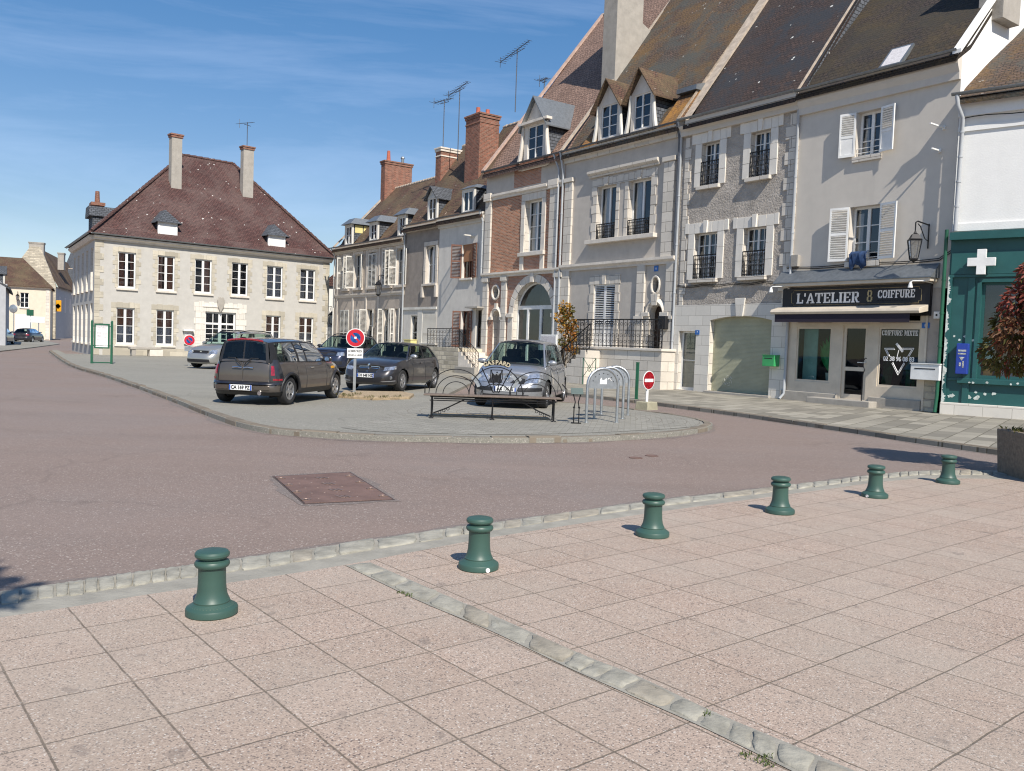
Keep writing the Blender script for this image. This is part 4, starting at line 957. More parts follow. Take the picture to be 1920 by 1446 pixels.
GL = {'L': [(.35, 0, 1.35, 6), (0, 0, 1.7, .6), (0, 5.4, 1.7, 6), (1.6, 0, 3.4, .8), (2.8, 0, 3.4, 2.1)], "'": [(.2, 4, .9, 6)],
      'T': [(1.35, 0, 2.45, 6), (.8, 0, 3, .6), (0, 5.2, 1.2, 6), (2.6, 5.2, 3.8, 6), (0, 4, .55, 6), (3.25, 4, 3.8, 6)],
      'E': [(.35, 0, 1.35, 6), (0, 0, 1.5, .6), (0, 5.4, 1.5, 6), (1.6, 0, 3.4, .75), (1.6, 5.25, 3.4, 6), (1.6, 2.7, 2.7, 3.4), (2.8, 0, 3.4, 1.9), (2.8, 4.1, 3.4, 6)],
      'I': [(.4, 0, 1.4, 6), (0, 0, 1.8, .6), (0, 5.4, 1.8, 6)], 'F': [(.35, 0, 1.35, 6), (0, 0, 1.8, .6), (0, 5.4, 1.5, 6), (1.6, 5.25, 3.4, 6), (1.6, 2.6, 2.7, 3.4), (2.8, 4.1, 3.4, 6)],
      'U': [(.3, 1.0, 1.3, 6), (0, 5.4, 1.6, 6), (2.6, 1.0, 3.3, 6), (2.2, 5.4, 3.7, 6), (.7, .25, 1.75, 1.0), (1.95, .25, 3, 1.0), (1.1, 0, 1.75, .5), (1.95, 0, 2.6, .5)],
      'O': [(.1, 1.4, 1.15, 4.6), (2.75, 1.4, 3.8, 4.6), (.4, .6, 1.7, 1.4), (2.2, .6, 3.5, 1.4), (.4, 4.6, 1.7, 5.4), (2.2, 4.6, 3.5, 5.4), (.9, 0, 1.75, .7), (2.15, 0, 3, .7), (.9, 5.3, 1.75, 6), (2.15, 5.3, 3, 6)],
      'C': [(.1, 1.4, 1.15, 4.6), (.4, .6, 1.7, 1.4), (.4, 4.6, 1.7, 5.4), (.9, 0, 1.75, .7), (2.1, 0, 3.1, .7), (.9, 5.3, 1.75, 6), (2.1, 5.3, 3.1, 6), (2.7, .4, 3.5, 1.7), (2.7, 4.1, 3.5, 5.8)],
      'R': [(.35, 0, 1.35, 6), (0, 0, 1.7, .6), (0, 5.4, 1.4, 6), (1.6, 5.3, 2.9, 6), (1.6, 2.6, 2.9, 3.3), (2.5, 3.2, 3.4, 5.5)], 'A': [], 'M': [(.3, 0, .9, 6), (0, 0, 1.2, .6), (3.3, 0, 4.3, 6), (3, 0, 4.6, .6), (0, 5.4, 1, 6), (3.5, 5.4, 4.6, 6)], 'X': [(0, 0, 1.5, .6), (2.2, 0, 3.8, .6), (0, 5.4, 1.5, 6), (2.2, 5.4, 3.8, 6)],
      '8': [(.3, .7, 1.2, 2.5), (2.4, .7, 3.3, 2.5), (.5, 3.4, 1.3, 5.3), (2.3, 3.4, 3.1, 5.3), (.7, 0, 1.7, .8), (1.95, 0, 2.9, .8), (.8, 2.5, 1.7, 3.4), (1.95, 2.5, 2.8, 3.4), (.9, 5.2, 1.7, 6), (1.95, 5.2, 2.7, 6)]}
GP = {'A': [[(.0, 0), (1.3, 0), (1.3, .5), (1.0, .5), (2.15, 5), (1.75, 6), (.35, .5), (0, .5)], [(2.3, 0), (4.2, 0), (4.2, .5), (3.9, .5), (2.4, 6), (1.85, 6), (2.95, .5), (2.3, .5)], [(1.3, 1.6), (2.6, 1.6), (2.5, 2.2), (1.45, 2.2)]], 'R': [[(1.7, 2.4), (2.6, 2.4), (3.1, .6), (3.8, .6), (3.8, 0), (2.5, 0)]],
      'M': [[(.6, 6), (1.5, 6), (2.35, 2.2), (2.35, .6), (1.9, .6)], [(2.45, .6), (2.45, 2.2), (3.2, 6), (3.5, 6)]], 'X': [[(.4, 5.5), (1.5, 5.5), (3.5, .5), (2.4, .5)], [(.4, .5), (1.0, .5), (3.4, 5.5), (2.8, 5.5)]]}
GW = {'L': 3.7, "'": 1.3, 'T': 4.1, 'E': 3.8, 'I': 2.1, 'F': 3.7, 'U': 4., 'O': 4.2, 'C': 3.9, 'R': 4.1, 'A': 4.4, 'M': 4.9, 'X': 4.1, '8': 3.6, ' ': 2.2}
def stencil(name, s, x, z, h, w, y, mat, par, dep=.008):
    tot = sum(GW[c] for c in s); k = w / tot; kz = h / 6; mb = MB(); cx_ = x
    for c in s:
        for j, (a, b, c2, d2) in enumerate(GL.get(c, ())): mb.box(cx_ + a * k, cx_ + c2 * k, y - dep - j * .0006, y, z + b * kz, z + d2 * kz)
        for j, pl in enumerate(GP.get(c, ())): mb.prism([(cx_ + a * k, z + b * kz) for a, b in (pl if sum(pl[i][0] * pl[(i + 1) % len(pl)][1] - pl[(i + 1) % len(pl)][0] * pl[i][1] for i in range(len(pl))) > 0 else pl[::-1])], y - dep - .001 * j - .004, y)
        cx_ += GW[c] * k
    return mb.build(name, mat, par)
sx = lambda px, py=280: SH(px, py)[0] - sx0
stencil('lettering', "L'ATELIER", sx(192), shh * .20, shh * .58, sx(765) - sx(192), -.02, M['letter'], sg)
stencil('numeral', '8', sx(820), shh * .22, shh * .62, sx(880) - sx(820), -.02, M['gold'], sg)
stencil('lettering', 'COIFFURE', sx(922), shh * .40, shh * .42, sx(1262) - sx(922), -.02, M['letter'], sg)
dm = MB()
for i in range(14): dm.box(sx(922) + .075 * i, sx(922) + .075 * i + .05, -.026, -.02, shh * .24, shh * .30)
dm.build('thin_rule', M['iron'], sg)
za = SH(700, 385)[1]
aw = MB().xprism([(-.14, za - .09), (-.62, za - .17), (-.66, za - .10), (-.62, za - .02), (-.14, za + .10)], sx0 - .1, sx1 - .02).build('awning_cassette', M['pvc'], t, bevel=.01)
MB().box(sx0 + .06, sx1 - .32, -.60, -.585, za - .42, za - .10).build('awning_valance', M['awning'], aw)
# slate covered canopy
zc0 = zs2 + .10
MB().xprism([(0, zc0), (-.42, zc0), (-.42, zc0 + .09), (0, zc0 + .09)], sx0 - .12, sx1 + .12).build('canopy_soffit', M['pvc'], t)
MB().xprism([(0, zc0 + .095), (-.46, zc0 + .095), (-.46, zc0 + .13), (-.02, zc0 + .52), (0, zc0 + .52)], sx0 - .2, sx1 + .16).build('canopy_roof', M['zinc'], t)
for px, l in ((35, 'small white curved spotlight at the left end of the black shop sign'), (1290, 'small white curved spotlight near the right end of the black shop sign')):
    o = thing('sign_spotlight', l, 'spotlight', f.w(SH(px, 220)[0], -.42, zc0 + .02), f.ang, 'spotlights over the shop sign')
    MB().tube([(.35, .36, -.06), (.3, 0, -.02), (.05, -.15, -.02), (0, -.18, -.06)], .016, 7).build('bracket', M['white'], o); MB().lathe([(.02, 0), (.045, -.05), (.07, -.16), (.055, -.16)], (0, -.18, -.05), 10).build('lamp_head', M['white'], o)
# lettering on the right pane
zt1 = SH(1095, 600)[1]; xa, xb = SH(930, 600)[0], SH(1258, 600)[0]
stencil('window_lettering', 'COIFFURE MIXTE', xa, zt1 - .075, .15, xb - xa, .026, M['letter'], t, .004)
xc, zt2 = SH(1078, 840)[0], SH(1078, 840)[1]
text('window_lettering', '02 38 96 08 83', .185, M['letter'], t, upright(xc, .028, zt2 + .01), bold=.006, depth=.002, sx=.86)
tri = [SH(*p) for p in ((952, 738), (1218, 738), (1072, 980))]; tm = MB()
def seg(a, b, f0, f1, w): 
    A = (a[0] + (b[0] - a[0]) * f0, a[1] + (b[1] - a[1]) * f0); B = (a[0] + (b[0] - a[0]) * f1, a[1] + (b[1] - a[1]) * f1)
    tm.tube([(A[0], .026, A[1]), (B[0], .026, B[1])], w, 4)
for s in (0, .1):
    cxx, czz = sum(p[0] for p in tri) / 3, sum(p[1] for p in tri) / 3; q = [(p[0] + (cxx - p[0]) * s * 1.3, p[1] + (czz - p[1]) * s * 1.3) for p in tri]
    seg(q[0], q[1], 0, .34, .012); seg(q[0], q[1], .62, 1, .012); seg(q[0], q[2], 0, .3, .012); seg(q[0], q[2], .56, 1, .012); seg(q[1], q[2], 0, .3, .012); seg(q[1], q[2], .56, 1, .012)
cc = SH(1088, 738); tm.obox(Matrix.Translation((cc[0], .026, cc[1] + .02)) @ Matrix.Rotation(R(48), 4, 'Y'), .16, .004, .035); tm.tube([(cc[0] - .02, .026, cc[1] - .05), (cc[0] - .06, .026, cc[1] - .24)], .012, 4)
tm.build('window_emblem', M['letter'], t)
# plants drawn behind both panes
def blades(t, nm, x0, x1, z0, n, h, mat, y=.18, w=.02, seed=1):
    rr = random.Random(seed); mb = MB()
    for i in range(n):
        x = rr.uniform(x0, x1); l = h * rr.uniform(.6, 1); dx = rr.uniform(-.25, .25) * l; yy = y + rr.uniform(0, .12)
        mb.add([(x - w / 2, yy, z0), (x + w / 2, yy, z0), (x + dx * .4 + w / 2, yy + .01, z0 + l * .6), (x + dx * .4 - w / 2, yy + .01, z0 + l * .6), (x + dx, yy, z0 + l)], [(0, 1, 2, 3), (3, 2, 4)])
    return mb.build(nm, mat, t)
M['shop_green'] = plain('shop_plant_green', (.05, .42, .14), .6, .3, 5)
for k, (a, b) in enumerate(((890, 970), (1110, 1250))):
    pl = blades(None, 'potted_grass', 0, SH(b, 1000)[0] - SH(a, 1000)[0], 0, 60, .95, M['shop_green'], .0, .016, k); pl.location = f.w(SH(a, 1000)[0], .2, wp2[0] + .05); pl.rotation_euler = (0, 0, f.ang)
    tag(pl, ('narrow tuft' if k == 0 else 'wide tuft') + ' of green grass blades behind the salon pane with the phone number', 'potted grass', 'grass behind the salon window')
o = thing('window_plant', 'large green agave shaped plant behind the left salon pane', 'plant', f.w(SH(390, 700)[0], .55, zw0 + .3), f.ang)
lm = MB(); rr = random.Random(4)
for i in range(9):
    a = -1.0 + i * .25; L_ = 1.35 * (1 - .25 * abs(a)); w = .14; pts = []
    for k in range(7):
        u_ = k / 6; ww = w * math.sin(math.pi * min(1, .12 + u_ * .88)) ; x = math.sin(a * .55) * L_ * u_ * (1 - .2 * u_); z = L_ * u_ * math.cos(a * .5); pts.append([(x - ww, .03 * i, z), (x, .03 * i - .04, z), (x + ww, .03 * i, z)])
    lm.grid(pts)
lm.build('leaves', M['shop_green'], o); MB().lathe([(.13, -.3), (.17, 0), (.15, 0), (.14, -.05), (0, -.05)], n=14).build('pot', M['white'], o, smooth=40)
MB().box(P1[0] + .05, P1[0] + (P1[1] - P1[0]) * .45, .30, .33, zw0 + .05, zw1 - .02).build('reflection_panel', plain('teal_reflection', (.34, .52, .52), .8, .15, 3), t)  # panel behind the left pane, its light teal reflection put into the colour
nb = SH(1335, 532); o = MB().box(-.11, .11, -.02, 0, -.08, .08).build('house_number', M['sign_blue'], t, loc=(nb[0], -.025, nb[1])); text('digit', '8', .12, M['letter'], o, upright(0, -.022, 0), depth=.002)
# white letter box, alarm box
bx = SH(1372, 955); o = thing('letter_box', 'wide white letter box beside the right salon pane', 'letter box', f.w(bx[0], -.18, bx[1]), f.ang)
MB().box(-.42, .42, -.14, .14, -.22, .22).build('box', M['white'], o, bevel=.012); MB().box(-.44, .44, -.16, .15, .222, .25).build('lid', M['white'], o, bevel=.006); MB().box(-.3, .3, -.146, -.141, .08, .11).build('slot', M['ink'], o)
bx = SH(1447, 440); o = MB().box(-.09, .09, -.09, 0, -.1, .1).build('alarm_box', M['white'], None, loc=f.w(bx[0], -.03, bx[1]), bevel=.01); o.rotation_euler = (0, 0, f.ang); tag(o, 'little square white box on the wall right of the salon', 'alarm box'); MB().lathe([(.03, -.095), (0, -.095)], axis='Y', n=10).build('lens', M['ink'], o)
# round alarm and flag brackets
bx = f.p(1742, 505); o = MB().lathe([(.0, -.1), (.09, -.09), (.11, -.05), (.11, 0)], n=16, axis='Y').build('siren', M['white'], None, smooth=40, loc=f.w(bx[0], 0, bx[1])); o.rotation_euler = (0, 0, f.ang); tag(o, 'round white siren on the beige wall under the lantern', 'siren')
for px, py, l in ((1771, 240, 'upper small white bracket on the beige wall'), (1763, 283, 'lower small white bracket on the beige wall')):
    bx = f.p(px, py); o = MB().box(-.04, .04, -.06, 0, -.05, .05).box(-.02, .02, -.75 if py < 260 else -.45, -.06, -.02, .02).build('flag_bracket', M['white'], None, loc=f.w(bx[0], 0, bx[1])); o.rotation_euler = (0, 0, f.ang); tag(o, l, 'flag bracket', 'flag brackets on the beige house')
# blue washing on the sill
r = u1; o = MB(); rows_ = []
for i in range(9):
    x = r[0] + .15 + (r[1] - r[0] - .1) * .62 * i / 8; d_ = .03 * math.sin(i * 2.1); rows_.append([(x, .1, r[2] + .30), (x, -.06 + d_, r[2] + .31), (x, -.17 + d_, r[2] + .22 + d_), (x, -.16 - d_, r[2] - .05 - .1 * abs(math.sin(i))), (x, -.15, r[2] - .16 - .1 * math.sin(i * 1.3))])
o = o.grid(rows_).build('washing', plain('blue_cloth', (.022, .05, .12), .9, .5, 8), None, smooth=180, loc=f.w(0)); o.rotation_euler = (0, 0, f.ang); tag(o, 'blue cloth hanging over the sill of the window above the hairdresser', 'cloth')
# wall lantern
bx = f.p(1741, 470); o = thing('wall_lantern', 'black four sided street lantern on a scrolled bracket above the hairdresser', 'lantern', f.w(bx[0], -.75, bx[1]), f.ang)
def lantern(o, k=1., out=.72, arm=True):
    MB().lathe([(0, .42 * k), (.03 * k, .40 * k), (.04 * k, .36 * k), (.10 * k, .33 * k), (.17 * k, .22 * k), (.20 * k, .20 * k), (.19 * k, .18 * k)], n=4).build('lantern_roof', M['iron'], o)
    fm = MB(); 
    for i in range(4):
        a = math.pi / 2 * i; fm.tube([(.185 * k * math.cos(a), .185 * k * math.sin(a), .18 * k), (.11 * k * math.cos(a), .11 * k * math.sin(a), -.26 * k)], .011 * k, 5)
    fm.lathe([(.12 * k, -.25 * k), (.12 * k, -.28 * k), (.04 * k, -.33 * k), (0, -.35 * k)], n=4); fm.build('lantern_frame', M['iron'], o)
    MB().lathe([(.175 * k, .175 * k), (.105 * k, -.25 * k)], n=4).build('lantern_pane', M['lamp_pane'], o)
    if arm:
        MB().tube([(0, 0, .42 * k), (0, 0, .62 * k), (.0, .1, .66 * k), (0, out, .62 * k)], .02, 6).tube([(0, out, .25), (0, out * .7, .32), (0, out * .35, .55 * k), (0, .12, .6 * k)], .014, 6).tube([(0, out - .02, .05), (0, out - .02, .75)], .022, 6).build('bracket', M['iron'], o)
M['lamp_pane'] = glass('lantern_glass', (.8, .8, .75), (.1, .1, .1), .15, .8)
lantern(o, 1.15)
cb = MB(); zb_ = zc0 + .62
for k in range(2): cb.tube([(-.2 + (W + .3) * i / 14, -.03 - .02 * k, zb_ - .05 * math.sin(math.pi * (i % 7) / 7) + .05 * k + (.22 if i == 14 else 0)) for i in range(15)], .014, 5)
cb.build('cable', M['ink'], t)
MB().box(.02, .28, -.14, 0, zb_ + .05, zb_ + .42).build('junction_box', M['concrete'], t)
downpipe(t, [(.0, -.3, LIP), (-.02, -.08, LIP - .35), (-.02, -.08, zc0 + .5), (-.02, -.08, 2.5), (-.02, -.08, .3), (-.1, -.2, .12)], M['drain_white'])
ENDX = W

# ---- roughcast house
f, t = rowhouse('roughcast_house', 'rough grey pebbledash house with pale stone window trim and a wide green roller shutter below', -10.35); W = 5.15
A_ = [f.rect(*KK(*a), *KK(*b)) for a, b in (((218, 140), (280, 330)), ((448, 78), (526, 285)))]; B_ = [f.rect(*KK(*a), *KK(*b)) for a, b in (((182, 560), (270, 782)), ((412, 528), (508, 765)))]
A_ = [(f.p(*KK(a, 230))[0], f.p(*KK(b, 230))[0], f.p(*KK(c, d))[1], f.p(*KK(c, e))[1]) for a, b, c, d, e in ((195, 282, 238, 330, 112), (430, 526, 478, 288, 75))]
B_ = [(f.p(*KK(a, 660))[0], f.p(*KK(b, 660))[0], f.p(*KK(c, d))[1], f.p(*KK(c, e))[1]) for a, b, c, d, e in ((160, 270, 215, 785, 562), (396, 506, 450, 768, 530))]
A_, B_ = avg(A_), avg(B_)
gx0, gx1 = f.p(*KK(232, 1150))[0], f.p(*KK(530, 1150))[0]; gz0, gz1 = f.p(*KK(370, 1335))[1], f.p(*KK(385, 962))[1]; GA = (gx0, gx1, gz0, gz1)
dx0, dx1 = f.p(*KK(82, 1180))[0], f.p(*KK(165, 1180))[0]; DO = (dx0, dx1, .12, f.p(*KK(120, 1035))[1])
wall(t, 'wall', 0, W, 0, LIP, [hole(r) for r in A_ + B_ + [DO]] + [hole(GA, .15)], M['roughcast'], reveal=.28, revmat=M['stone'])
for r in A_ + B_:
    window(t, r, .2, 4, 2, 2, curtain=[('curtain', .05, .3, 0, .5), ('curtain', .7, .95, 0, .5)], fw=.05, mid=.04); frame_boxes(t, 'window_surround', r, .30, M['trim_white'], -.04, quoin=.0, top=.38, key=.17, step=.62)
    split_build(MB().box(r[0] - .48, r[0] - .3, -.042, .002, r[3] + .02, r[3] + .40).box(r[1] + .3, r[1] + .48, -.042, .002, r[3] + .02, r[3] + .40), 'lintel_ears', M['trim_white'], t, bevel=.008)
    sill(t, r, M['stone'], .1, .13, .16); balcony(t, r, M['iron'], -.03, .85)
sh = wall(t, 'garage_surround', 0, W, .1, gz1 + .42, [hole(GA, .15), hole(DO)], M['white_stone'], -.035, .04)
kx = (gx0 + gx1) / 2; MB().prism([(kx - .14, gz1 - .02), (kx + .14, gz1 - .02), (kx + .22, gz1 + .62), (kx - .22, gz1 + .62)], -.10, -.036).build('keystone', M['white_stone'], t, bevel=.01)
M['roller'] = paint('sage_green_shutter', (.385, .385, .275), .55)
rm = MB(); n = 60; pts = []
for i in range(n):
    z = gz0 + (gz1 - gz0) * i / n; dz = (gz1 - gz0) / n; rm.xprism([(.194, z), (.189, z + dz * .1), (.188, z + dz * .5), (.189, z + dz * .94), (.194, z + dz)], gx0 - .02, gx1 + .02)
ro = rm.build('roller_shutter', M['roller'], t)
c = f.p(*KK(308, 1275)); cm = MB()
for r_ in (.1, .17):
    for i in range(6): a = i * 1.05 + r_ * 9; cm.tube([(c[0] + r_ * math.cos(a + k * .12), .165, c[1] + r_ * math.sin(a + k * .12)) for k in range(6)], .006, 4)
cm.build('chalk_scribble', M['letter'], ro)
MB().box(gx0 - .1, gx1 + .1, -.14, .15, .05, gz0).build('threshold', M['concrete'], t, bevel=.02)
dw = window(t, DO, .16, 2, 1, 1, M['white_wood'], name='door', fw=.07, room=False); MB().box(DO[0] + .05, DO[1] - .05, .24, .27, DO[2], DO[3]).build('door_blind', plain('door_blind_sand', (.42, .40, .30), .8, .1, 3), dw); MB().box(DO[1] - .06, DO[1] - .02, .08, .17, 1.15, 1.3).build('handle', M['chrome'], dw)
quoins(t, 'corner_stones', W, .36, gz1 + .4, LIP - .6, M['stone'], -.03, -1, .16, .42); quoins(t, 'corner_stones', 0.16, .2, gz1 + .4, LIP - .6, M['stone'], -.03, 1, .1, .42)
band(t, 'cornice', 0, W, LIP - .55, LIP - .02, .3, M['salon_wall']); gutter(t, -.02, W, LIP + .05, -.36, .065)
SL7 = 1.33; roof(t, .25, W, LIP, SL7, 6.4, M['tile_dark'], .32)
gables(t, 0, W, 0, LIP, SL7, 6.4, M['concrete'], mat2=M['slate'], left=False)
cpm = MB().xprism([(-.3, LIP - .2), (6.4, LIP + SL7 * 6.4 - .1), (6.4, LIP + SL7 * 6.4 + .2), (.9, LIP + SL7 * .9 + .22), (-.05, LIP + .12), (-.3, LIP + .12)], -.12, .34).build('coping', M['ridge'], t)
MB().xprism([(-.3, LIP - .1), (6.4, LIP + SL7 * 6.4), (6.4, LIP + SL7 * 6.4 + .06), (-.3, LIP - .0)], W, W + .05).build('verge_strip', M['ridge'], t)
nb = f.p(*KK(178, 1042)); o = MB().box(-.10, .10, -.015, 0, -.08, .08).build('house_number', M['sign_blue'], t, loc=(nb[0], -.037, nb[1])); text('digit', '7', .11, M['letter'], o, upright(0, -.017, 0), depth=.002)
bx = f.p(*KK(548, 1180)); o = thing('green_letter_box', 'bright green letter box at the edge of the green roller shutter', 'letter box', f.w(bx[0], -.2, bx[1]), f.ang)
MB().box(-.24, .24, -.14, .15, -.18, .18).build('box', M['green_box'], o, bevel=.012); MB().box(-.25, .25, -.155, .15, .182, .2).build('lid', M['green_box'], o); MB().box(-.16, .16, -.145, -.141, .07, .1).build('slot', M['ink'], o)
cb = MB()
for k in range(2): cb.tube([(.05 + (W - .1) * i / 24, -.05, f.p(*KK(360, 800))[1] - .06 * abs(math.sin(i * .5)) - .05 * k) for i in range(25)], .013, 5)
cb.build('cable', M['ink'], t)
downpipe(t, [(.02, -.33, LIP), (-.03, -.08, LIP - .5), (-.03, -.08, .9), (-.05, -.1, .12)], M['drain_white'])

# ---- stone trimmed house with the terrace
f, t = rowhouse('terrace_house', 'pale stone trimmed house with two twin dormers and a terrace behind a scrolled iron railing', -17.35); W = 7.0
JE = lambda x, y: f.p(*KE(x, y)); JC = lambda x, y: f.p(*KC(x, y))
z0 = JE(900, 250)[1]; zt1 = JC(640, 1210)[1]
w1 = (f.p(1119, 400)[0], f.p(1154, 400)[0], z0 + .05, f.p(1140, 348)[1]); w2 = (f.p(1178, 390)[0], f.p(1220, 390)[0], z0 + .05, f.p(1200, 336)[1]); w1, w2 = avg([w1, w2])
zA = (w1[3])
g1 = (JE(770, 700)[0], JE(912, 700)[0], JE(840, 960)[1] - .1, JE(845, 553)[1])
dR = (JE(1150, 850)[0], JE(1230, 850)[0], 1.62, JE(1190, 695)[1]); ov = (JE(1170, 560)[0], JE(1214, 560)[0], JE(1192, 608)[1], JE(1192, 510)[1])
wall(t, 'wall', 0, W, 0, LIP, [hole(w1), hole(w2), hole(g1), hole(dR, (dR[1] - dR[0]) / 2), hole(ov, (ov[3] - ov[2]) / 2)], M['grey_render'], reveal=.3, revmat=M['stone'])
for r in (w1, w2):
    window(t, r, .22, 1, 1, 2, curtain=[('curtain', .03, .3, 0, 1)], fw=.06, mid=.05); balcony(t, r, M['iron'], .0, .62)
frame_boxes(t, 'window_surround', (w1[0], w2[1], w1[2], w1[3]), .26, M['stone'], -.03, quoin=.08, top=.3, step=.35)
frame_boxes(t, 'window_mullion', (w1[1] + .22, w2[0] - .22, w1[2], w1[3]), .2, M['stone'], -.025, top=.28, step=.35)
for r in (w1, w2): c = (r[0] + r[1]) / 2; MB().prism([(c - .1, r[3]), (c + .1, r[3]), (c + .15, r[3] + .35), (c - .15, r[3] + .35)], -.09, -.03).build('keystone', M['stone'], t, bevel=.01)
band(t, 'window_cornice', w1[0] - .5, w2[1] + .45, w1[3] + .42, w1[3] + .68, .22, M['stone']); MB().box(w1[0] - .45, w2[1] + .45, -.25, .2, w1[2] - .17, w1[2] - .003).build('sill', M['stone_smooth'], t, bevel=.01)
zb1 = JE(870, 420)[1]; band(t, 'string_course', 0, W - .05, zb1 - .16, zb1 + .12, .2, M['stone_smooth'])
for x, w in ((.12, .5), (W - .85, .55)): MB().box(x, x + w, -.10, .002, zb1 + .12, w1[3] + .45).box(x - .05, x + w + .05, -.16, .002, w1[3] + .45, w1[3] + .62).build('pilaster', M['stone'], t)
for x, w in ((.12, .5), (JE(1062, 800)[0], .42), (W - .5, .38)): MB().box(x, x + w, -.10, .002, .1, zb1 - .16).box(x - .05, x + w + .05, -.15, .002, JE(1060, 790)[1], JE(1060, 775)[1] + .03).build('pilaster', M['stone'], t)
frame_boxes(t, 'window_surround', g1, .24, M['stone'], -.025, quoin=.07, top=.34, key=.2, step=.36)
shw = (g1[1] - g1[0]) / 2 - .005
for xh, s in ((g1[0], 1), (g1[1], -1)): shutter(t, xh, s, shw, g1[2], g1[3], 0, M['white_wood'], y=.06, solid_low=.30, name='closed_shutter')
# oval and door
oc = ((ov[0] + ov[1]) / 2, (ov[2] + ov[3]) / 2)
MB().tube([(oc[0] + (ov[1] - ov[0]) * .62 * math.cos(a), -.02, oc[1] + (ov[3] - ov[2]) * .6 * math.sin(a)) for a in [i * math.pi / 12 for i in range(24)]], .05, 6, True).build('oval_surround', M['stone'], t)
MB().poly((ov[0] - .1, .2, ov[2]), (ov[1] + .1, .2, ov[2]), (ov[1] + .1, .2, ov[3]), (ov[0] - .1, .2, ov[3])).build('oval_pane', M['pane'], t)
hd = (dR[1] - dR[0]) / 2; dc = (dR[0] + dR[1]) / 2
MB().tube(arc(dc, dR[3] - hd, hd + .14, 0, math.pi, 14, -.02), .13, 4).box(dc - hd - .3, dc - hd, -.06, .002, .1, dR[3] - hd - .1).box(dc + hd, dc + hd + .3, -.06, .002, .1, dR[3] - hd - .1).box(dc - hd - .42, dc - hd + .02, -.14, .002, dR[3] - hd - .12, dR[3] - hd + .04).box(dc + hd - .02, dc + hd + .42, -.14, .002, dR[3] - hd - .12, dR[3] - hd + .04).prism([(dc - .13, dR[3] - .02), (dc + .13, dR[3] - .02), (dc + .2, dR[3] + .42), (dc - .2, dR[3] + .42)], -.16, -.03).build('door_surround', M['stone'], t, bevel=.01)
do = MB().box(dR[0], dR[1], .26, .32, dR[2], dR[3]).build('front_door', M['dark_door'], t)
pm = MB()
for i in range(2):
    for j in range(3): a = dR[0] + .07 + i * (hd - .02); pm.box(a, a + hd - .14, .245, .26, dR[2] + .12 + j * .72, dR[2] + .72 + j * .72)
pm.build('door_panels', M['dark_door'], do, bevel=.01); MB().lathe([(0, .2), (.03, .21), (.03, .24)], (dc + .05, 0, dR[2] + 1.05), 8, 'Y').build('door_knob', M['gold'], do)
bx = JE(1264, 815); o = MB().box(-.2, .2, -.28, -.03, -.25, .25).build('wall_box', M['ink'], None, loc=f.w(bx[0], 0, bx[1]), bevel=.02); o.rotation_euler = (0, 0, f.ang); tag(o, 'black box on the wall right of the arched dark door', 'letter box')
nb = JE(1196, 447); o = MB().box(-.11, .11, -.015, 0, -.11, .11).build('house_number', M['sign_blue'], t, loc=(nb[0], -.005, nb[1])); text('digit', '6', .13, M['letter'], o, upright(0, -.017, 0), depth=.002)
band(t, 'cornice', 0, W, LIP - .5, LIP - .05, .26, M['stone']); gutter(t, 0, W, LIP + .02, -.34, .06, M['drain_dark'])
SL6 = 1.36; roof(t, .0, W, LIP, SL6, 6.4, M['tile_lichen'], .3)
gables(t, 0, W, 0, LIP, SL6, 6.4, M['concrete'], right=False)
# mansard foot: raised lip and orange lower tiles either side of the dormers
for px0, px1 in ((350, 455), (880, 1150)):
    xa, xb = f.p(*KC(px0, 900))[0], min(W - .05, f.p(*KC(px1, 700))[0]); lz = 1.35
    MB().xprism([(-.25, LIP - .02), (.85, LIP + 1.38), (.85, LIP + .9), (-.25, LIP - .1)], max(.05, xa), xb).build('orange_lower_roof', M['tile_orange'], t)
    MB().xprism([(.62, LIP + 1.40), (.62, LIP + 1.58), (1.1, LIP + 1.72), (1.1, LIP + 1.40)], max(.05, xa), xb).build('roof_ledge', M['zinc'], t)
for a, b, c, d in (((480, 745), (575, 935), 465, 545), ((700, 670), (800, 880), 680, 470)):
    x0 = f.p(*KC(a[0] - 30, b[1]))[0]; x1 = f.p(*KC(b[0] + 18, b[1]))[0]; zt_ = f.p(*KC((a[0] + b[0]) / 2, a[1] - 55))[1]; zp_ = f.p(*KC((a[0] + b[0]) / 2, d))[1]
    do = dormer(t, x0, x1, -.1, LIP + .05, zt_, zp_, SL6, LIP, M['stone_smooth'], M['tile_old'], M['slate'], rows=3, over=.28, open_=.17)
    for x, s in ((x0, -1), (x1, 1)):
        sc = []
        for k in range(12): u_ = k / 11; sc.append((x + s * (.04 + .16 * u_ ** 2), -.12, zt_ - .1 - (zt_ - LIP - .2) * u_ + .0))
        MB().tube(sc, [.05 + .05 * (k / 11) for k in range(12)], 6).build('scroll_console', M['white_old'], do, smooth=50)
# big chimney on the party wall
cx0 = .0; dd = 2.55; za_ = LIP + SL6 * dd
chimney(t, f.p(1127, 160, dd)[0], f.p(1152, 158, dd)[0], dd, dd + 1.6, LIP + 2.0, LIP + 9.5, M['concrete'])
MB().xprism([(dd + 1.6, LIP + 3.5), (dd + 3.0, LIP + 6.0), (dd + 1.6, LIP + 6.6)], f.p(1127, 160, dd)[0] + .1, f.p(1152, 158, dd)[0] - .01).build('chimney_buttress', M['concrete'], t)
downpipe(t, [(W - .06, -.33, LIP), (W - .1, -.1, LIP - .6), (W - .1, -.1, 5.4)], M['drain_dark'])
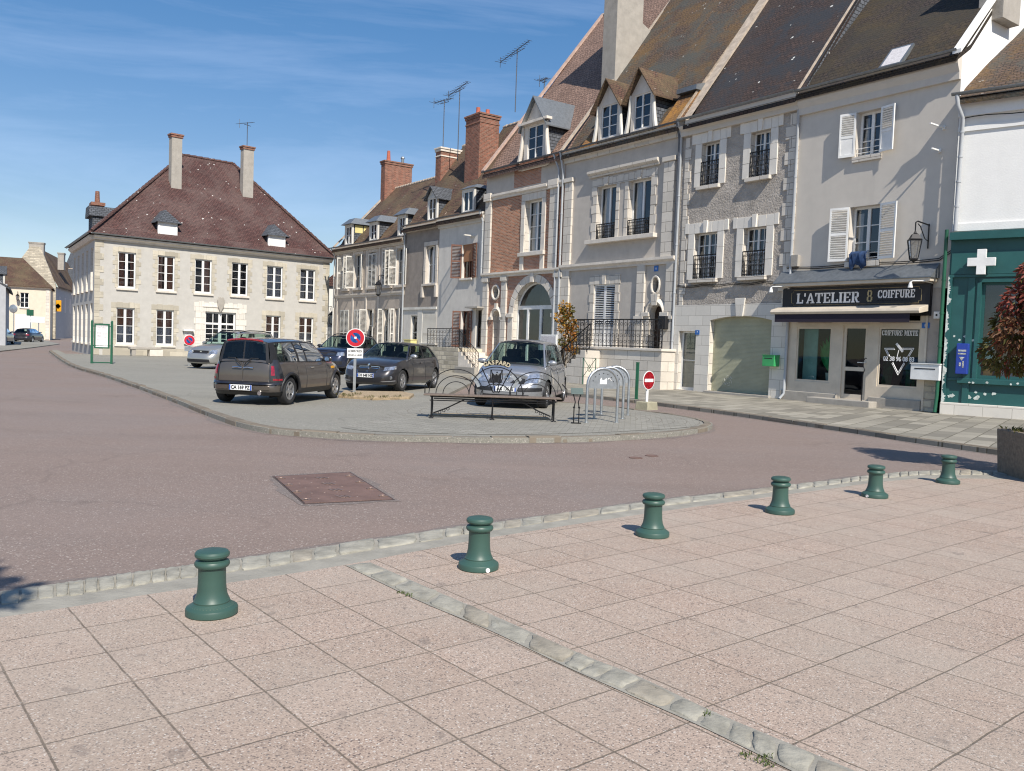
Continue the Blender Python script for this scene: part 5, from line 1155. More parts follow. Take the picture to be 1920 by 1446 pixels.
# terrace with its stairs and iron railing
te = thing('stone_terrace', 'block built stone terrace with steps in front of the pale stone house', 'terrace', f.o, f.ang)
tz = 1.62; ty = -.75; tx0 = f.p(1068, 700, ty)[0]; tx1 = W + .1
MB().box(tx0, tx1, ty, -.01, .05, tz - .1).build('terrace_wall', M['stone'], te); MB().box(tx0 - .05, tx1 + .05, ty - .06, -.01, tz - .1, tz).build('terrace_slab', M['stone_smooth'], te, bevel=.015)
st = MB()
for k in range(8): st.box(tx0 + 1.9 - .28 * k - .3, tx0 + 1.9 - .28 * k, ty - .8, ty - .003, .05, tz - .19 * (k + 1) + .02)
st.build('steps', M['stone'], te, bevel=.012)
tr = thing('iron_railing', 'black scrolled iron railing along the top of the stone terrace', 'railing', f.w(0, 0, 0), f.ang)
scroll_rail('railing_panel', tr, (tx0 + .06, ty + .05, tz), (tx1 - .05, ty + .05, tz), 1.1, M['iron'], .24, .016, .1)
scroll_rail('stair_railing', tr, (tx0 + 2.1, ty - .75, tz - .1), (tx0 - .1, ty - .75, .15), 1.0, M['iron'], .24, .016)
scroll_rail('side_railing', tr, (tx0 + .06, ty + .05, tz), (tx0 + .06, -.1, tz), 1.1, M['iron'], .24, .016)
gx = f.p(1100, 690, ty - .6); o = thing('street_barrier', 'narrow green metal frame with crossed bars in front of the terrace wall', 'barrier', f.w(f.p(1092, 720, ty - 1.2)[0], ty - 1.2, .1), f.ang)
MB().tube([(0, 0, 0), (0, 0, 1.05), (.75, 0, 1.05), (.75, 0, 0)], .018, 6).build('frame', M['green'], o); MB().tube([(0, 0, .3), (.75, 0, 1.05)], .012, 5).tube([(0, 0, 1.05), (.75, 0, .3)], .012, 5).tube([(.25, 0, .65), (.375, 0, .8), (.5, 0, .65), (.375, 0, .52)], .012, 5, True).build('crossed_bars', M['green'], o)
# ---- brick house
f, t = rowhouse('brick_house', 'brick and stone house with a tall arched glass entrance and a steep clean tiled roof', -23.65); W = 6.3
J = lambda x, y: f.p(*KJ(x, y))
zc1, zc0_ = J(200, 245)[1], J(200, 285)[1]; zs1, zs0 = J(200, 805)[1], J(210, 838)[1]
w = (J(398, 480)[0], J(518, 480)[0], J(455, 655)[1], J(455, 285)[1]); ag = (J(318, 1000)[0], J(598, 1000)[0], .25, J(455, 870)[1])
ov = (J(172, 945)[0], J(208, 945)[0], J(190, 985)[1], J(190, 905)[1]); nd = (J(168, 1180)[0], J(222, 1180)[0], .25, J(195, 1075)[1])
wall(t, 'wall', 0, W, 0, LIP, [hole(w), hole(ag, (ag[1] - ag[0]) / 2), hole(ov, (ov[3] - ov[2]) / 2), hole(nd, (nd[1] - nd[0]) / 2)], M['pale_brick'], reveal=.3, revmat=M['stone'])
wall(t, 'brick_panels', J(165, 540)[0], J(640, 500)[0], zs1 + .02, zc0_ - .05, [hole((w[0] - .3, w[1] + .3, zs1 - .1, w[3] + .4))], M['brick'], -.02, .02)
MB().box(.02, W - .02, -.012, .002, zc1 + .05, LIP - .2).build('frieze', M['grey_render'], t); MB().box(W * .38, W * .72, -.016, -.004, zc1 + .1, LIP - .25).build('frieze_brick', M['pale_brick'], t)
window(t, w, .24, 4, 1, 2, curtain=[('curtain', .02, .3, 0, 1)], fw=.07, mid=.05)
frame_boxes(t, 'window_surround', w, .28, M['stone_smooth'], -.06, quoin=0, top=.32, step=.8); MB().box(w[0] - .34, w[1] + .34, -.16, .2, w[2] - .18, w[2] - .003).box(w[0] - .28, w[0], -.07, .002, zs1, w[2] - .18).box(w[1], w[1] + .28, -.07, .002, zs1, w[2] - .18).build('sill', M['stone_smooth'], t, bevel=.01)
band(t, 'window_cornice', w[0] - .5, w[1] + .5, w[3] + .33, w[3] + .55, .22, M['stone_smooth'])
band(t, 'upper_string_course', 0, W, zc0_, zc1, .16, M['stone_smooth']); band(t, 'lower_string_course', 0, W, zs0, zs1, .20, M['stone_smooth'])
for x, ww in ((.1, .5), (W - .95, .6)):
    MB().box(x, x + ww, -.10, .002, zs1, zc0_).box(x - .05, x + ww + .05, -.2, .002, zc0_ - .02, zc1 + .08).build('pilaster', M['stone'], t, bevel=.01)
for x, ww in ((.1, .45), (J(235, 1000)[0], .42), (J(612, 1000)[0], .5)):
    MB().box(x, x + ww, -.10, .002, .1, zs0).box(x - .05, x + ww + .05, -.16, .002, zs0 - .2, zs0).build('pilaster', M['stone'], t, bevel=.01)
ra_ = (ag[1] - ag[0]) / 2; ac = (ag[0] + ag[1]) / 2; az = ag[3] - ra_
am = MB()
for i in range(13):
    a0, a1 = math.pi * i / 13 + .008, math.pi * (i + 1) / 13 - .008; p = -.05 - (.006 if i % 2 else 0)
    q = [(ac + r_ * math.cos(a), az + r_ * math.sin(a)) for r_, a in ((ra_, a0), (ra_ + .36, a0), (ra_ + .36, a1), (ra_, a1))]; am.prism(q, p, .002)
am.box(ac - .13, ac + .13, -.14, -.04, ag[3] - .02, ag[3] + .42).box(ag[0] - .4, ag[0], -.05, .002, .1, az).box(ag[1], ag[1] + .3, -.05, .002, .1, az).box(ag[0] - .48, ag[0] + .02, -.12, .002, az - .12, az + .06).box(ag[1] - .02, ag[1] + .36, -.12, .002, az - .12, az + .06)
am.build('arch_surround', M['stone_smooth'], t, bevel=.01)
# glazed infill of the arch
zt_ = J(455, 1050)[1]; x1d, x2d = J(388, 1150)[0], J(480, 1150)[0]
gm = MB().box(ag[0], ag[1], .22, .3, zt_ - .09, zt_ + .09).box(ag[0], ag[0] + .09, .22, .3, .25, zt_).box(ag[1] - .07, ag[1], .22, .3, .25, zt_).box(x1d - .07, x1d + .07, .22, .3, .25, zt_ - .09).box(x2d - .08, x2d + .08, .22, .3, .25, zt_ - .09)
gm.tube([(p[0], .26, p[2]) for p in arc(ac, az, ra_ - .04, 0, math.pi, 20)], .05, 6)
ge = gm.build('glazed_entrance', M['white_wood'], t)
MB().poly(*[(ac + ra_ * math.cos(math.pi * i / 20), .27, az + ra_ * math.sin(math.pi * i / 20)) for i in range(21)], (ag[0], .27, .25), (ag[1], .27, .25)).build('pane', M['pane'], ge)
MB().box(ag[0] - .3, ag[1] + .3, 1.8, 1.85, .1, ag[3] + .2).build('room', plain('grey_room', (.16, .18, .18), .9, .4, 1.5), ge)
MB().poly((ov[0] - .1, .2, ov[2]), (ov[1] + .1, .2, ov[2]), (ov[1] + .1, .2, ov[3]), (ov[0] - .1, .2, ov[3])).build('oval_pane', M['pane'], t)
oc = ((ov[0] + ov[1]) / 2, (ov[2] + ov[3]) / 2); MB().tube([(oc[0] + (ov[1] - ov[0]) * .7 * math.cos(a), -.02, oc[1] + (ov[3] - ov[2]) * .62 * math.sin(a)) for a in [i * math.pi / 12 for i in range(24)]], .055, 6, True).build('oval_surround', M['stone_smooth'], t)
nr = (nd[1] - nd[0]) / 2; nc = (nd[0] + nd[1]) / 2; MB().tube(arc(nc, nd[3] - nr, nr + .1, 0, math.pi, 12, -.03), .11, 4).box(nc - .1, nc + .1, -.12, -.02, nd[3], nd[3] + .35).box(nd[0] - .3, nd[0] + .0, -.1, .002, nd[3] - nr - .12, nd[3] - nr + .02).box(nd[1], nd[1] + .3, -.1, .002, nd[3] - nr - .12, nd[3] - nr + .02).build('niche_surround', M['stone_smooth'], t)
MB().poly((nd[0], .25, nd[2]), (nd[1], .25, nd[2]), (nd[1], .25, nd[3]), (nd[0], .25, nd[3])).build('side_door', M['old_wall'], t)
band(t, 'cornice', 0, W, LIP - .25, LIP, .2, M['chim_brick']); gutter(t, .0, W, LIP + .02, -.32, .065, M['drain_dark'])
SL5 = 1.33; roof(t, 0, W, LIP, SL5, 7.15, M['tile_new'], .3)
gables(t, 0, W, 0, LIP, SL5, 7.15, M['old_wall'])
MB().xprism([(-.3, LIP - .05), (7.15, LIP + SL5 * 7.15), (7.15, LIP + SL5 * 7.15 + .13), (-.3, LIP + .1)], -.08, .16).build('verge_tiles', plain('pink_verge', (.45, .32, .26), .9, .2, 5), t)
MB().xprism([(-.3, LIP - .05), (7.15, LIP + SL5 * 7.15), (7.15, LIP + SL5 * 7.15 + .12), (-.3, LIP + .08)], W - .12, W + .05).build('verge_tiles', M['ridge'], t)
O = lambda x, y, d=0: f.p(*KO(x, y), d)
x0, x1 = O(1165, 1280)[0], O(1430, 1200)[0]; zt_ = O(1270, 830)[1]; zp_ = O(1245, 540)[1]
do = dormer(t, x0, x1, -.12, LIP - .1, zt_, zp_, SL5, LIP, M['stone_smooth'], M['zinc'], M['slate'], rows=3, over=.22, open_=.28)
for x, s in ((x0 - .02, -1), (x1 + .02, 1)):
    MB().tube([(x + s * (.03 + .22 * (k / 11) ** 2.2), -.16, zt_ - .1 - (zt_ - LIP - .1) * k / 11) for k in range(12)], [.07 + .05 * k / 11 for k in range(12)], 6).build('scroll_console', M['stone_smooth'], do, smooth=50)
split_build(MB().box(x0 - .25, x1 + .25, -.34, -.02, zt_ - .06, zt_ + .06).box(x0 - .3, x0 + .05, -.2, -.1, LIP - .35, LIP - .05).box(x1 - .05, x1 + .3, -.2, -.1, LIP - .35, LIP - .05).box(x0 - .1, x1 + .1, -.2, -.1, LIP - .38, LIP - .2), 'dormer_cornice', M['stone_smooth'], do, bevel=.01)
downpipe(t, [(W - .5, -.33, LIP), (W - .32, -.12, LIP - .7), (W - .32, -.12, 4.6), (W - .32, -.12, .3)], M['drain_white'])
downpipe(t, [(W - .02, -.33, LIP), (W + .0, -.13, LIP - .9), (W + .0, -.13, zs1 + .4), (W + .05, -.13, .3)], M['drain_white'])
# sign board and creeper by the steps
sb = thing('sandwich_board', 'pale framed notice board behind the silver car by the arched entrance', 'notice board', f.w(f.p(1029, 640, -1.6)[0], -1.6, .9), f.ang)
MB().box(-.55, .55, -.03, .03, 0, 1.15).build('frame', M['white'], sb, bevel=.01); MB().box(-.48, .48, -.036, -.031, .07, 1.08).build('face', M['lace'], sb); split_build(MB().box(-.5, -.44, -.02, .02, -.8, 0).box(.44, .5, -.02, .02, -.8, 0), 'legs', M['iron'], sb)

# ---- white rendered house
f, t = rowhouse('white_house', 'small pale grey house with red brown shutters directly left of the brick house', -28.15); W = 4.5; ZW = 8.2
B = lambda x, y, d=0: f.p(*KB(x, y), d)
w = (B(802, 930)[0], B(862, 930)[0], B(820, 1030)[1], B(830, 838)[1]); g = (B(795, 1290)[0], B(840, 1290)[0], 1.35, B(810, 1215)[1]); d_ = (B(878, 1300)[0], B(912, 1300)[0], 1.35, B(895, 1210)[1])
wall(t, 'wall', 0, W, 0, ZW, [hole(w), hole(g), hole(d_)], M['pale_grey'], reveal=.22)
wo_ = window(t, w, .16, 2, 1, 2, M['brown_wood']); MB().box(w[0] + .02, w[1] - .02, .08, .13, w[2] + (w[3] - w[2]) * .5, w[3]).build('roller_blind', plain('tan_blind', (.33, .16, .08), .7, .1, 3), wo_)
window(t, g, .16, 3, 1, 2, M['brown_wood']); window(t, d_, .16, 2, 1, 1, M['dark_door'], name='door')
for r in (w, g):
    sw2 = (r[1] - r[0]) / 2 + .04; shutter(t, r[0], 1, sw2, r[2], r[3], 120, M['brown_wood']); shutter(t, r[1], -1, sw2 * .9, r[2], r[3], 172, M['brown_wood'])
sill(t, w, M['stone_smooth']); MB().box(d_[0] - .3, d_[1] + .3, -.5, 0, d_[3] + .08, d_[3] + .16).build('porch_slab', M['concrete'], t)
band(t, 'cornice', 0, W, ZW - .5, ZW - .02, .22, M['pale_grey']); gutter(t, 0, W, ZW + .05, -.34, .06, M['drain_dark'])
SLw = 1.42; YR = 4.0; roof(t, 0, W, ZW, SLw, YR, M['tile_old'], .3); gables(t, 0, W, 0, ZW, SLw, YR, M['old_wall'])
dd = 1.2; x0, x1 = B(800, 640, .1)[0], B(868, 640, .1)[0]
dormer(t, x0, x1, .1, ZW + .1, B(830, 525, .1)[1], B(840, 500, .1)[1], SLw, ZW, M['white_old'], M['zinc'], M['slate'], rows=1, over=.1, flat_top=True)
dd = on_roof(f, *KB(850, 470), ZW, SLw); xa, xb = B(825, 400, dd)[0], B(905, 400, dd)[0]; zt_ = B(830, 135, dd)[1]
ch3 = chimney(t, xa, min(xb, W - .03), dd - .1, dd + 1.15, ZW + SLw * dd - 1.0, zt_, M['chim_brick'], pots=2, bands=2)
downpipe(t, [(W - .1, -.32, ZW), (W - .08, -.1, ZW - .5), (W - .08, -.1, 4.8)], M['drain_white'])
fx = B(860, 790); MB().box(fx[0] - .05, fx[0] + .05, -.5, 0, fx[1] - .03, fx[1] + .03).box(fx[0] - .2, fx[0] + .25, -.06, 0, fx[1] - .06, fx[1]).build('wall_bracket', M['white_old'], t)
# stone steps with a railing before the door
se = thing('entrance_steps', 'rough stone block steps rising to the door of the small pale house', 'steps', f.w(0, 0, 0), f.ang)
MB().box(1.5, W + .25, -1.5, -.01, .05, 1.3).build('landing', M['rubble'], se); sm_ = MB()
for k in range(6): sm_.box(W + .25 + .3 * k + .003, W + .55 + .3 * k, -1.5, -.01, .05, 1.12 - .18 * k)
sm_.build('treads', M['stone_smooth'], se); MB().xprism([(-1.52, .05), (-1.72, .05), (-1.72, .4), (-1.52, .4)], W + .3, W + 2.1).build('side_wall', M['concrete'], se)
rl = thing('step_railing', 'thin black railing on the stone steps of the small pale house', 'railing', f.w(0, 0, 0), f.ang)
scroll_rail('rail_panel', rl, (1.55, -1.45, 1.3), (W + .2, -1.45, 1.3), .95, M['iron'], .3, .013); scroll_rail('sloped_panel', rl, (W + .25, -1.45, 1.25), (W + 2., -1.45, .2), .9, M['iron'], .3, .013)

# ---- dark grey rendered house
f, t = rowhouse('grey_house', 'narrow house with brown grey render above a pale ground floor and one arched window', -32.0); W = 3.85; ZG = 8.15
B = lambda x, y, d=0: f.p(*KB(x, y), d)
w = (B(600, 960)[0], B(655, 960)[0], B(630, 1060)[1], B(630, 845)[1]); g = (B(582, 1300)[0], B(658, 1300)[0], B(620, 1395)[1], B(620, 1222)[1]); d_ = (B(514, 1300)[0], B(552, 1300)[0], .15, B(530, 1240)[1]); zg = B(600, 1200)[1]
wall(t, 'wall', 0, W, zg, ZG, [hole(w, .18)], M['dark_grey'], reveal=.22, revmat=M['old_trim']); wall(t, 'ground_floor_wall', 0, W, 0, zg, [hole(g), hole(d_)], M['pale_grey'], -.02, .2)
window(t, w, .16, 2, 1, 2, curtain=[('curtain', .05, .95, 0, .9)]); frame_boxes(t, 'window_surround', w, .22, M['old_trim'], -.05, top=.22, step=.7); sill(t, w, M['old_trim'], .25, .12, .15); split_build(MB().box(w[0] - .3, w[0] - .1, -.14, .002, w[2] - .75, w[2] - .12).box(w[1] + .1, w[1] + .3, -.14, .002, w[2] - .75, w[2] - .12), 'sill_brackets', M['old_trim'], t)
bl = MB()
for i in range(22): x = g[0] + (g[1] - g[0]) * (i + .5) / 22; bl.box(x - .018, x + .018, -.03, -.01, g[2] - .02, g[3] + .02)
bl.build('window_grille', M['white_old'], t); window(t, g, .06, 1, 1, 1, M['white_old'], curtain=[('curtain', 0, 1, 0, 1)]); sill(t, g, M['white_stone'], .15, .1, .16)
window(t, d_, .1, 3, 1, 1, M['grey_wood'], name='door', low=1.2); MB().box(0, W, -.09, -.021, zg - .06, zg + .08).box(d_[1] + .02, g[0] - .05, -.05, -.021, .1, zg - .06).build('shop_trim', M['white_old'], t)
band(t, 'cornice', 0, W, ZG - .35, ZG - .02, .22, M['old_trim']); gutter(t, 0, W, ZG + .05, -.34, .06, M['drain_dark'])
roof(t, 0, W, ZG, SLw, YR - .3, M['tile_old'], .3); gables(t, 0, W, 0, ZG, SLw, YR - .3, M['old_wall'])
x0, x1 = B(608, 690, .15)[0], B(655, 690, .15)[0]
dormer(t, x0 - .05, x1 + .05, .15, ZG + .1, B(630, 565, .15)[1], B(632, 510, .15)[1], SLw, ZG, M['white_old'], M['slate'], M['slate'], rows=2, over=.18)
dd = on_roof(f, *KB(665, 490), ZG, SLw); xa = B(652, 400, dd)[0]; zt_ = B(650, 310, dd)[1]
chimney(t, xa, xa + .62, dd, dd + 1.4, ZG + SLw * dd - 1.0, zt_, M['chim_brick'], capmat=M['stone_smooth'], bands=2); ch2 = f.w(xa + .3, dd + .3, zt_)
downpipe(t, [(.06, -.32, ZG), (.03, -.1, ZG - .5), (.03, -.1, .2)], M['drain_white'])

# ---- old long house at the far end of the row
f, t = rowhouse('old_house', 'weathered long house with white louvred shutters and three slate dormers, farthest in the row', -41.95); W = 9.95; ZO = 7.6
I = lambda x, y, d=0: f.p(*KI(x, y), d)
zu0, zu1 = I(550, 770)[1], I(550, 405)[1]; gz0, gz1 = .45, I(560, 1000)[1]
ux = [(245, 300), (362, 440), (508, 588), (655, 745), (800, 880)]; up = [(I(a, 620)[0], I(b, 620)[0], zu0, zu1) for a, b in ux]
gxs = [(215, 300), (358, 430), (488, 560), (660, 715), (775, 815)]; gr_ = [(I(a, 1150)[0], I(b, 1150)[0], gz0, gz1) for a, b in gxs]
wall(t, 'wall', 0, W, 0, ZO, [hole(r, .12) for r in up] + [hole(r) for r in gr_], M['old_wall'], reveal=.2, revmat=M['old_trim'])
for i, r in enumerate(up):
    window(t, r, .14, 3, 1, 2, M['white_old'], curtain=[('curtain', 0, .4, 0, 1)] if i in (1, 4) else None); frame_boxes(t, 'window_surround', r, .14, M['old_trim'], -.03, top=.16, step=.8); sill(t, r, M['old_trim'], .16, .14, .12)
    w_ = (r[1] - r[0]) / 2
    an = ((100, 100), (105, 150), (2, 2), (8, 110), (110, 165))[i]
    shutter(t, r[0], 1, w_, r[2], r[3] - .1, an[0], M['white_old']); shutter(t, r[1], -1, w_, r[2], r[3] - .1, an[1], M['white_old'])
for i, r in enumerate(gr_):
    window(t, r, .14, 3, 1, 2, M['white_old'], name='window' if i != 2 else 'window'); w_ = (r[1] - r[0]) / 2
    an = ((1, 1), (2, 2), (95, 150), (100, 158), (100, 165))[i]
    shutter(t, r[0], 1, w_, r[2], r[3], an[0], M['white_old']); shutter(t, r[1], -1, w_ * (1.25 if i > 1 else 1), r[2], r[3], an[1], M['white_old'])
zb_ = I(330, 860)[1]
band(t, 'string_course', 0, W, zb_ - .12, zb_ + .12, .1, M['old_trim']); band(t, 'cornice', 0, W, ZO - .42, ZO - .02, .25, M['old_trim']); gutter(t, -.2, W, ZO + .03, -.36, .06, M['drain_dark'])
for px in (183, 345, 483, 612): x = I(px, 900)[0]; MB().box(x - .09, x + .09, -.05, .002, .1, ZO - .42).build('pilaster', M['old_trim'], t)
SLo = 1.10; YO = 4.1; roof(t, 0, W, ZO, SLo, YO, M['tile_old'], .3); gables(t, 0, W, 0, ZO, SLo, YO, M['old_wall'])
MB().xprism([(-.2, ZO), (YO, ZO + SLo * YO + .02), (YO, ZO + SLo * YO + .14), (-.2, ZO + .12)], -.05, .12).build('verge_tiles', M['ridge'], t)
for a, b, zb, ztp, yel in (((262, 325), None, 310, 105, 1), ((520, 590), None, 245, 78, 0), ((815, 885), None, 195, 5, 0)):
    x0, x1 = I(a[0], zb, .1)[0], I(a[1], zb, .1)[0]; zt_ = I((a[0] + a[1]) / 2, ztp + 15, .1)[1]
    do = dormer(t, x0 - .1, x1 + .1, .1, ZO + .08, zt_, zt_ + .42, SLo, ZO, M['white_old'], M['zinc'], M['slate'], rows=2, over=.22, flat_top=True, open_=.18)
    if yel: MB().box(x1 + .102, x1 + .115, .3, .85, zt_ - .55, zt_ - .06).box(x1 + .102, x1 + .115, .92, 1.5, zt_ - .55, zt_ - .06).build('yellow_panel', M['yellow'], do)
dd = on_roof(f, *KB(350, 600), ZO, SLo, 1.0); xa = B(350, 500)[0] - 0; f_ = f
dd = 3.4; xa = f.p(*KB(350, 480), dd)[0]; xb = f.p(*KB(400, 480), dd)[0]; zt_ = f.p(*KB(350, 385), dd)[1]
ch = chimney(t, max(.02, xa), max(.02, xa) + .62, dd - .2, dd + 1.9, ZO + 2.2, zt_, M['chim_brick'], capmat=M['chim_brick'])
MB().lathe([(.15, 0), (.13, .3), (.1, .75), (.08, .75)], (max(.02, xa) + .3, dd + .2, zt_ + .1), 12).build('chimney_pot', M['terracotta'], ch); MB().lathe([(.1, 0), (.1, .35), (.15, .38), (.1, .5), (0, .55)], (max(.02, xa) + .3, dd + 1.3, zt_ + .1), 10).build('flue', M['zinc'], ch)
downpipe(t, [(.02, -.36, ZO), (.06, -.1, ZO - .5), (.06, -.1, .2)], M['white_old'])
lx = I(750, 800); o = thing('street_lantern', 'grey four sided lantern on a long arm in front of the old shuttered house', 'lantern', f.w(lx[0] - .0, -.9, lx[1]), f.ang)
lantern(o, 1.25, .88)
bx = f.p(777, 638, -.6); o = thing('cardboard_box', 'pale yellow box on a ledge beside the dark car roof', 'box', f.w(f.p(778, 640)[0], -.3, f.p(778, 640)[1] - .3), f.ang); MB().box(-.4, .4, -.2, .2, -.3, .35).build('box_body', M['yellow'], o, bevel=.02); MB().box(-.42, .42, -.22, .22, .35, .40).build('box_lid', M['yellow'], o)

# ---- gap between the town house and the row: low white outhouse with a wooden gate
gp = Vector((-12.6, 60.6, 0)); o = thing('outhouse', 'narrow white outbuilding with a red brown roof in the gap beside the cream house', 'outbuilding', gp, R(0))
MB().box(-1.4, 1.6, 3, 6, 0, 5.4).build('wall', M['white_render'], o); MB().prism([(-1.7, 5.4), (1.9, 5.4), (1.9, 5.6), (.4, 7.3), (-1.7, 5.6)], 2.8, 6.2).build('roof', M['tile_brown'], o)
o = thing('gate', 'grey wooden gate with a white post in the gap beside the cream house', 'gate', Vector((-12.75, 59.9, 0)), R(0)); gm = MB()
for i in range(7): gm.box(-.55 + .16 * i, -.41 + .16 * i, 0, .05, .1, 2.3)
gm.build('boards', M['white_old'], o); split_build(MB().box(-.75, -.58, -.05, .12, .05, 2.6).box(.6, .76, -.05, .12, .05, 2.6), 'posts', M['white_old'], o); MB().box(-.58, .6, -.03, 0, .5, .62).box(-.58, .6, -.03, 0, 1.8, 1.92).build('rails', M['white_old'], o)
o = thing('street_lamp_head', 'dark street lantern hanging off the right corner of the cream house', 'lantern', LEFT.w(Wl - .05, -.55, 2.9), LEFT.ang); lantern(o, 1.3, .5)

# ---- pharmacy
PH = Frame(ROW.w(.08, -.12), R(-39)); f, t = house('pharmacy', 'white rendered pharmacy with a dark green wooden shopfront at the right edge', PH, 0); W = 9.
H_ = lambda x, y: f.p(*KH(x, y)); ZP = f.p(1788, 185)[1]
zfas0, zfas1 = H_(300, 790)[1], H_(300, 605)[1]; zpl = H_(300, 1370)[1]
pw = (H_(320, 1000)[0], H_(320, 1000)[0] + 3.2, H_(380, 1240)[1], H_(380, 815)[1])
wall(t, 'wall', 0, W, zfas1, ZP, [], M['white_render'])
wall(t, 'shopfront', 0, W, .42, zfas1, [hole(pw)], M['pharm'], -.05, .18)
MB().box(-.02, W, -.16, .01, .05, .42).build('plinth', M['white_stone'], t, bevel=.015)
MB().box(0, W, -.28, -.051, zfas1 - .16, zfas1 + .02).box(0, W, -.12, -.051, zfas0 - .02, zfas0 + .05).box(0, W, -.24, -.04, zfas1 + .02, zfas1 + .05).build('fascia_moulding', M['pharm'], t)
MB().box(.05, W, -.10, -.051, zfas0 + .06, zfas1 - .5).build('fascia_panel', M['pharm'], t)
xq = H_(215, 900)[0]; MB().box(.0, .1, -.12, -.051, .42, zfas0).box(pw[0] - .32, pw[0] - .16, -.1, -.051, .42, zfas0 - .03).box(pw[0] - .1, pw[0], -.09, -.051, pw[2], pw[3] + .1).box(pw[0] - .1, pw[1], -.09, -.051, pw[3], pw[3] + .1).build('shopfront_trim', M['pharm'], t)
MB().box(pw[0] - .45, pw[1] + .2, -.17, -.051, pw[2] - .14, pw[2]).box(.1, pw[0] - .35, -.08, -.051, pw[2] - .08, pw[2]).build('shop_sill', M['pharm'], t, bevel=.01)
wo_ = window(t, pw, .08, 1, 1, 1, M['pharm'], name='shop_window', fw=.07)
MB().box(pw[0] + .12, pw[0] + .34, .2, .22, pw[2] + .05, pw[2] + .55).build('orange_poster', M['orange_sign'], t); MB().box(pw[0] + .12, pw[0] + .34, .2, .22, pw[2] + .552, pw[2] + 1.1).build('blue_poster', plain('cyan_poster', (.08, .45, .50), .5, .1, 3), t)
gl_ = MB(); rr = random.Random(3)
for i in range(9): x = pw[0] + .45 + .26 * i; gl_.box(x, x + .2, .25, .35, pw[2] + .03, pw[2] + rr.uniform(.2, .5))
gl_.build('window_display', M['lace'], t)
# flaking paint on the edge and foot
rr = random.Random(8); pm = MB()
def flake(cx_, cz_, r_, y):
    n = 9; pts = [(cx_ + r_ * rr.uniform(.5, 1.1) * math.cos(2 * math.pi * i / n), cz_ + r_ * rr.uniform(.4, 1) * math.sin(2 * math.pi * i / n)) for i in range(n)]; pm.prism(pts, y - .003, y)
ed = [[], []]
for i in range(120):
    z = .42 + (zfas0 - .42) * i / 119; wd_ = max(0, .045 + .05 * math.sin(i * .37) * math.sin(i * .11 + 1) + rr.uniform(-.03, .035)); ed[0].append((-.004, -.1215, z)); ed[1].append((wd_, -.1215, z))
pm.grid(ed)
for i in range(9): flake(rr.uniform(.15, 1.4), rr.uniform(.5, .75), rr.uniform(.02, .08), -.053)
for i in range(7): flake(rr.uniform(.2, .7), rr.uniform(2.15, 2.3), rr.uniform(.03, .07), -.053)
for i in range(9): flake(pw[0] - .4 + rr.uniform(0, 2.5), pw[2] - .12 + rr.uniform(0, .05), rr.uniform(.02, .05), -.172)
split_build(pm, 'paint_flake', M['pharm_peel'], t)
MB().box(0, W, -.12, .002, ZP - .55, ZP - .05).box(0, W, -.05, .002, ZP - .95, ZP - .82).box(.0, W, -.05, .002, zfas1 + .1, zfas1 + .3).build('cornice', M['white_render'], t); gutter(t, -.15, W, ZP + .05, -.34, .075)
SLP = .80; roof(t, 0, W, ZP, SLP, 4.5, M['tile_lichen'], .32); gables(t, 0, W, 0, ZP, SLP, 4.5, M['white_render'], right=False)
MB().poly((.01, .0, 0), (.01, 2.2, 0), (.01, 2.2, ZP + SLP * 2.2 - .3), (.01, 0, ZP)).build('flank', M['white_render'], t)
downpipe(t, [(-.02, -.33, ZP + .02), (.02, -.33, ZP - .3), (.12, -.14, ZP - .6), (.10, -.14, zfas1 + .1)], M['drain_white'], .055); downpipe(t, [(-.12, -.10, zfas1 + .15), (-.12, -.10, .6), (-.14, -.16, .12)], M['green'], .05)
cb = MB().tube([(.1 + W * i / 30, -.15, ZP - .62 + .03 * math.sin(i)) for i in range(31)], .016, 5).build('cable', M['ink'], t)
cx_ = H_(336, 730); o = thing('pharmacy_cross', 'white cross on the dark green fascia of the pharmacy', 'cross sign', f.w(cx_[0], -.22, cx_[1]), f.ang)
s_ = .34; q = .33; MB().prism([(-s_ * q, -s_), (s_ * q, -s_), (s_ * q, -s_ * q), (s_, -s_ * q), (s_, s_ * q), (s_ * q, s_ * q), (s_ * q, s_), (-s_ * q, s_), (-s_ * q, s_ * q), (-s_, s_ * q), (-s_, -s_ * q), (-s_ * q, -s_ * q)], -.1, 0).build('cross', M['white'], o, bevel=.01); MB().box(-.06, .06, 0, .14, -.2, -.12).box(-.06, .06, 0, .14, .12, .2).build('mount', M['white'], o)
bx = H_(250, 1150); o = thing('blue_dispenser', 'narrow dark blue vending box on the green pharmacy front', 'dispenser', f.w(bx[0], -.05, bx[1]), f.ang)
MB().box(-.15, .15, -.22, 0, -.42, .42).build('case', M['blue_box'], o, bevel=.02); MB().box(-.1, .1, -.226, -.221, .2, .25).box(-.1, .1, -.226, -.221, .12, .16).prism([(-.07, .05), (0, -.05), (.07, .05)], -.226, -.221).box(-.06, -.01, -.226, -.221, -.2, -.1).box(.02, .06, -.226, -.221, -.24, -.06).build('markings', M['lamp_clear'], o)

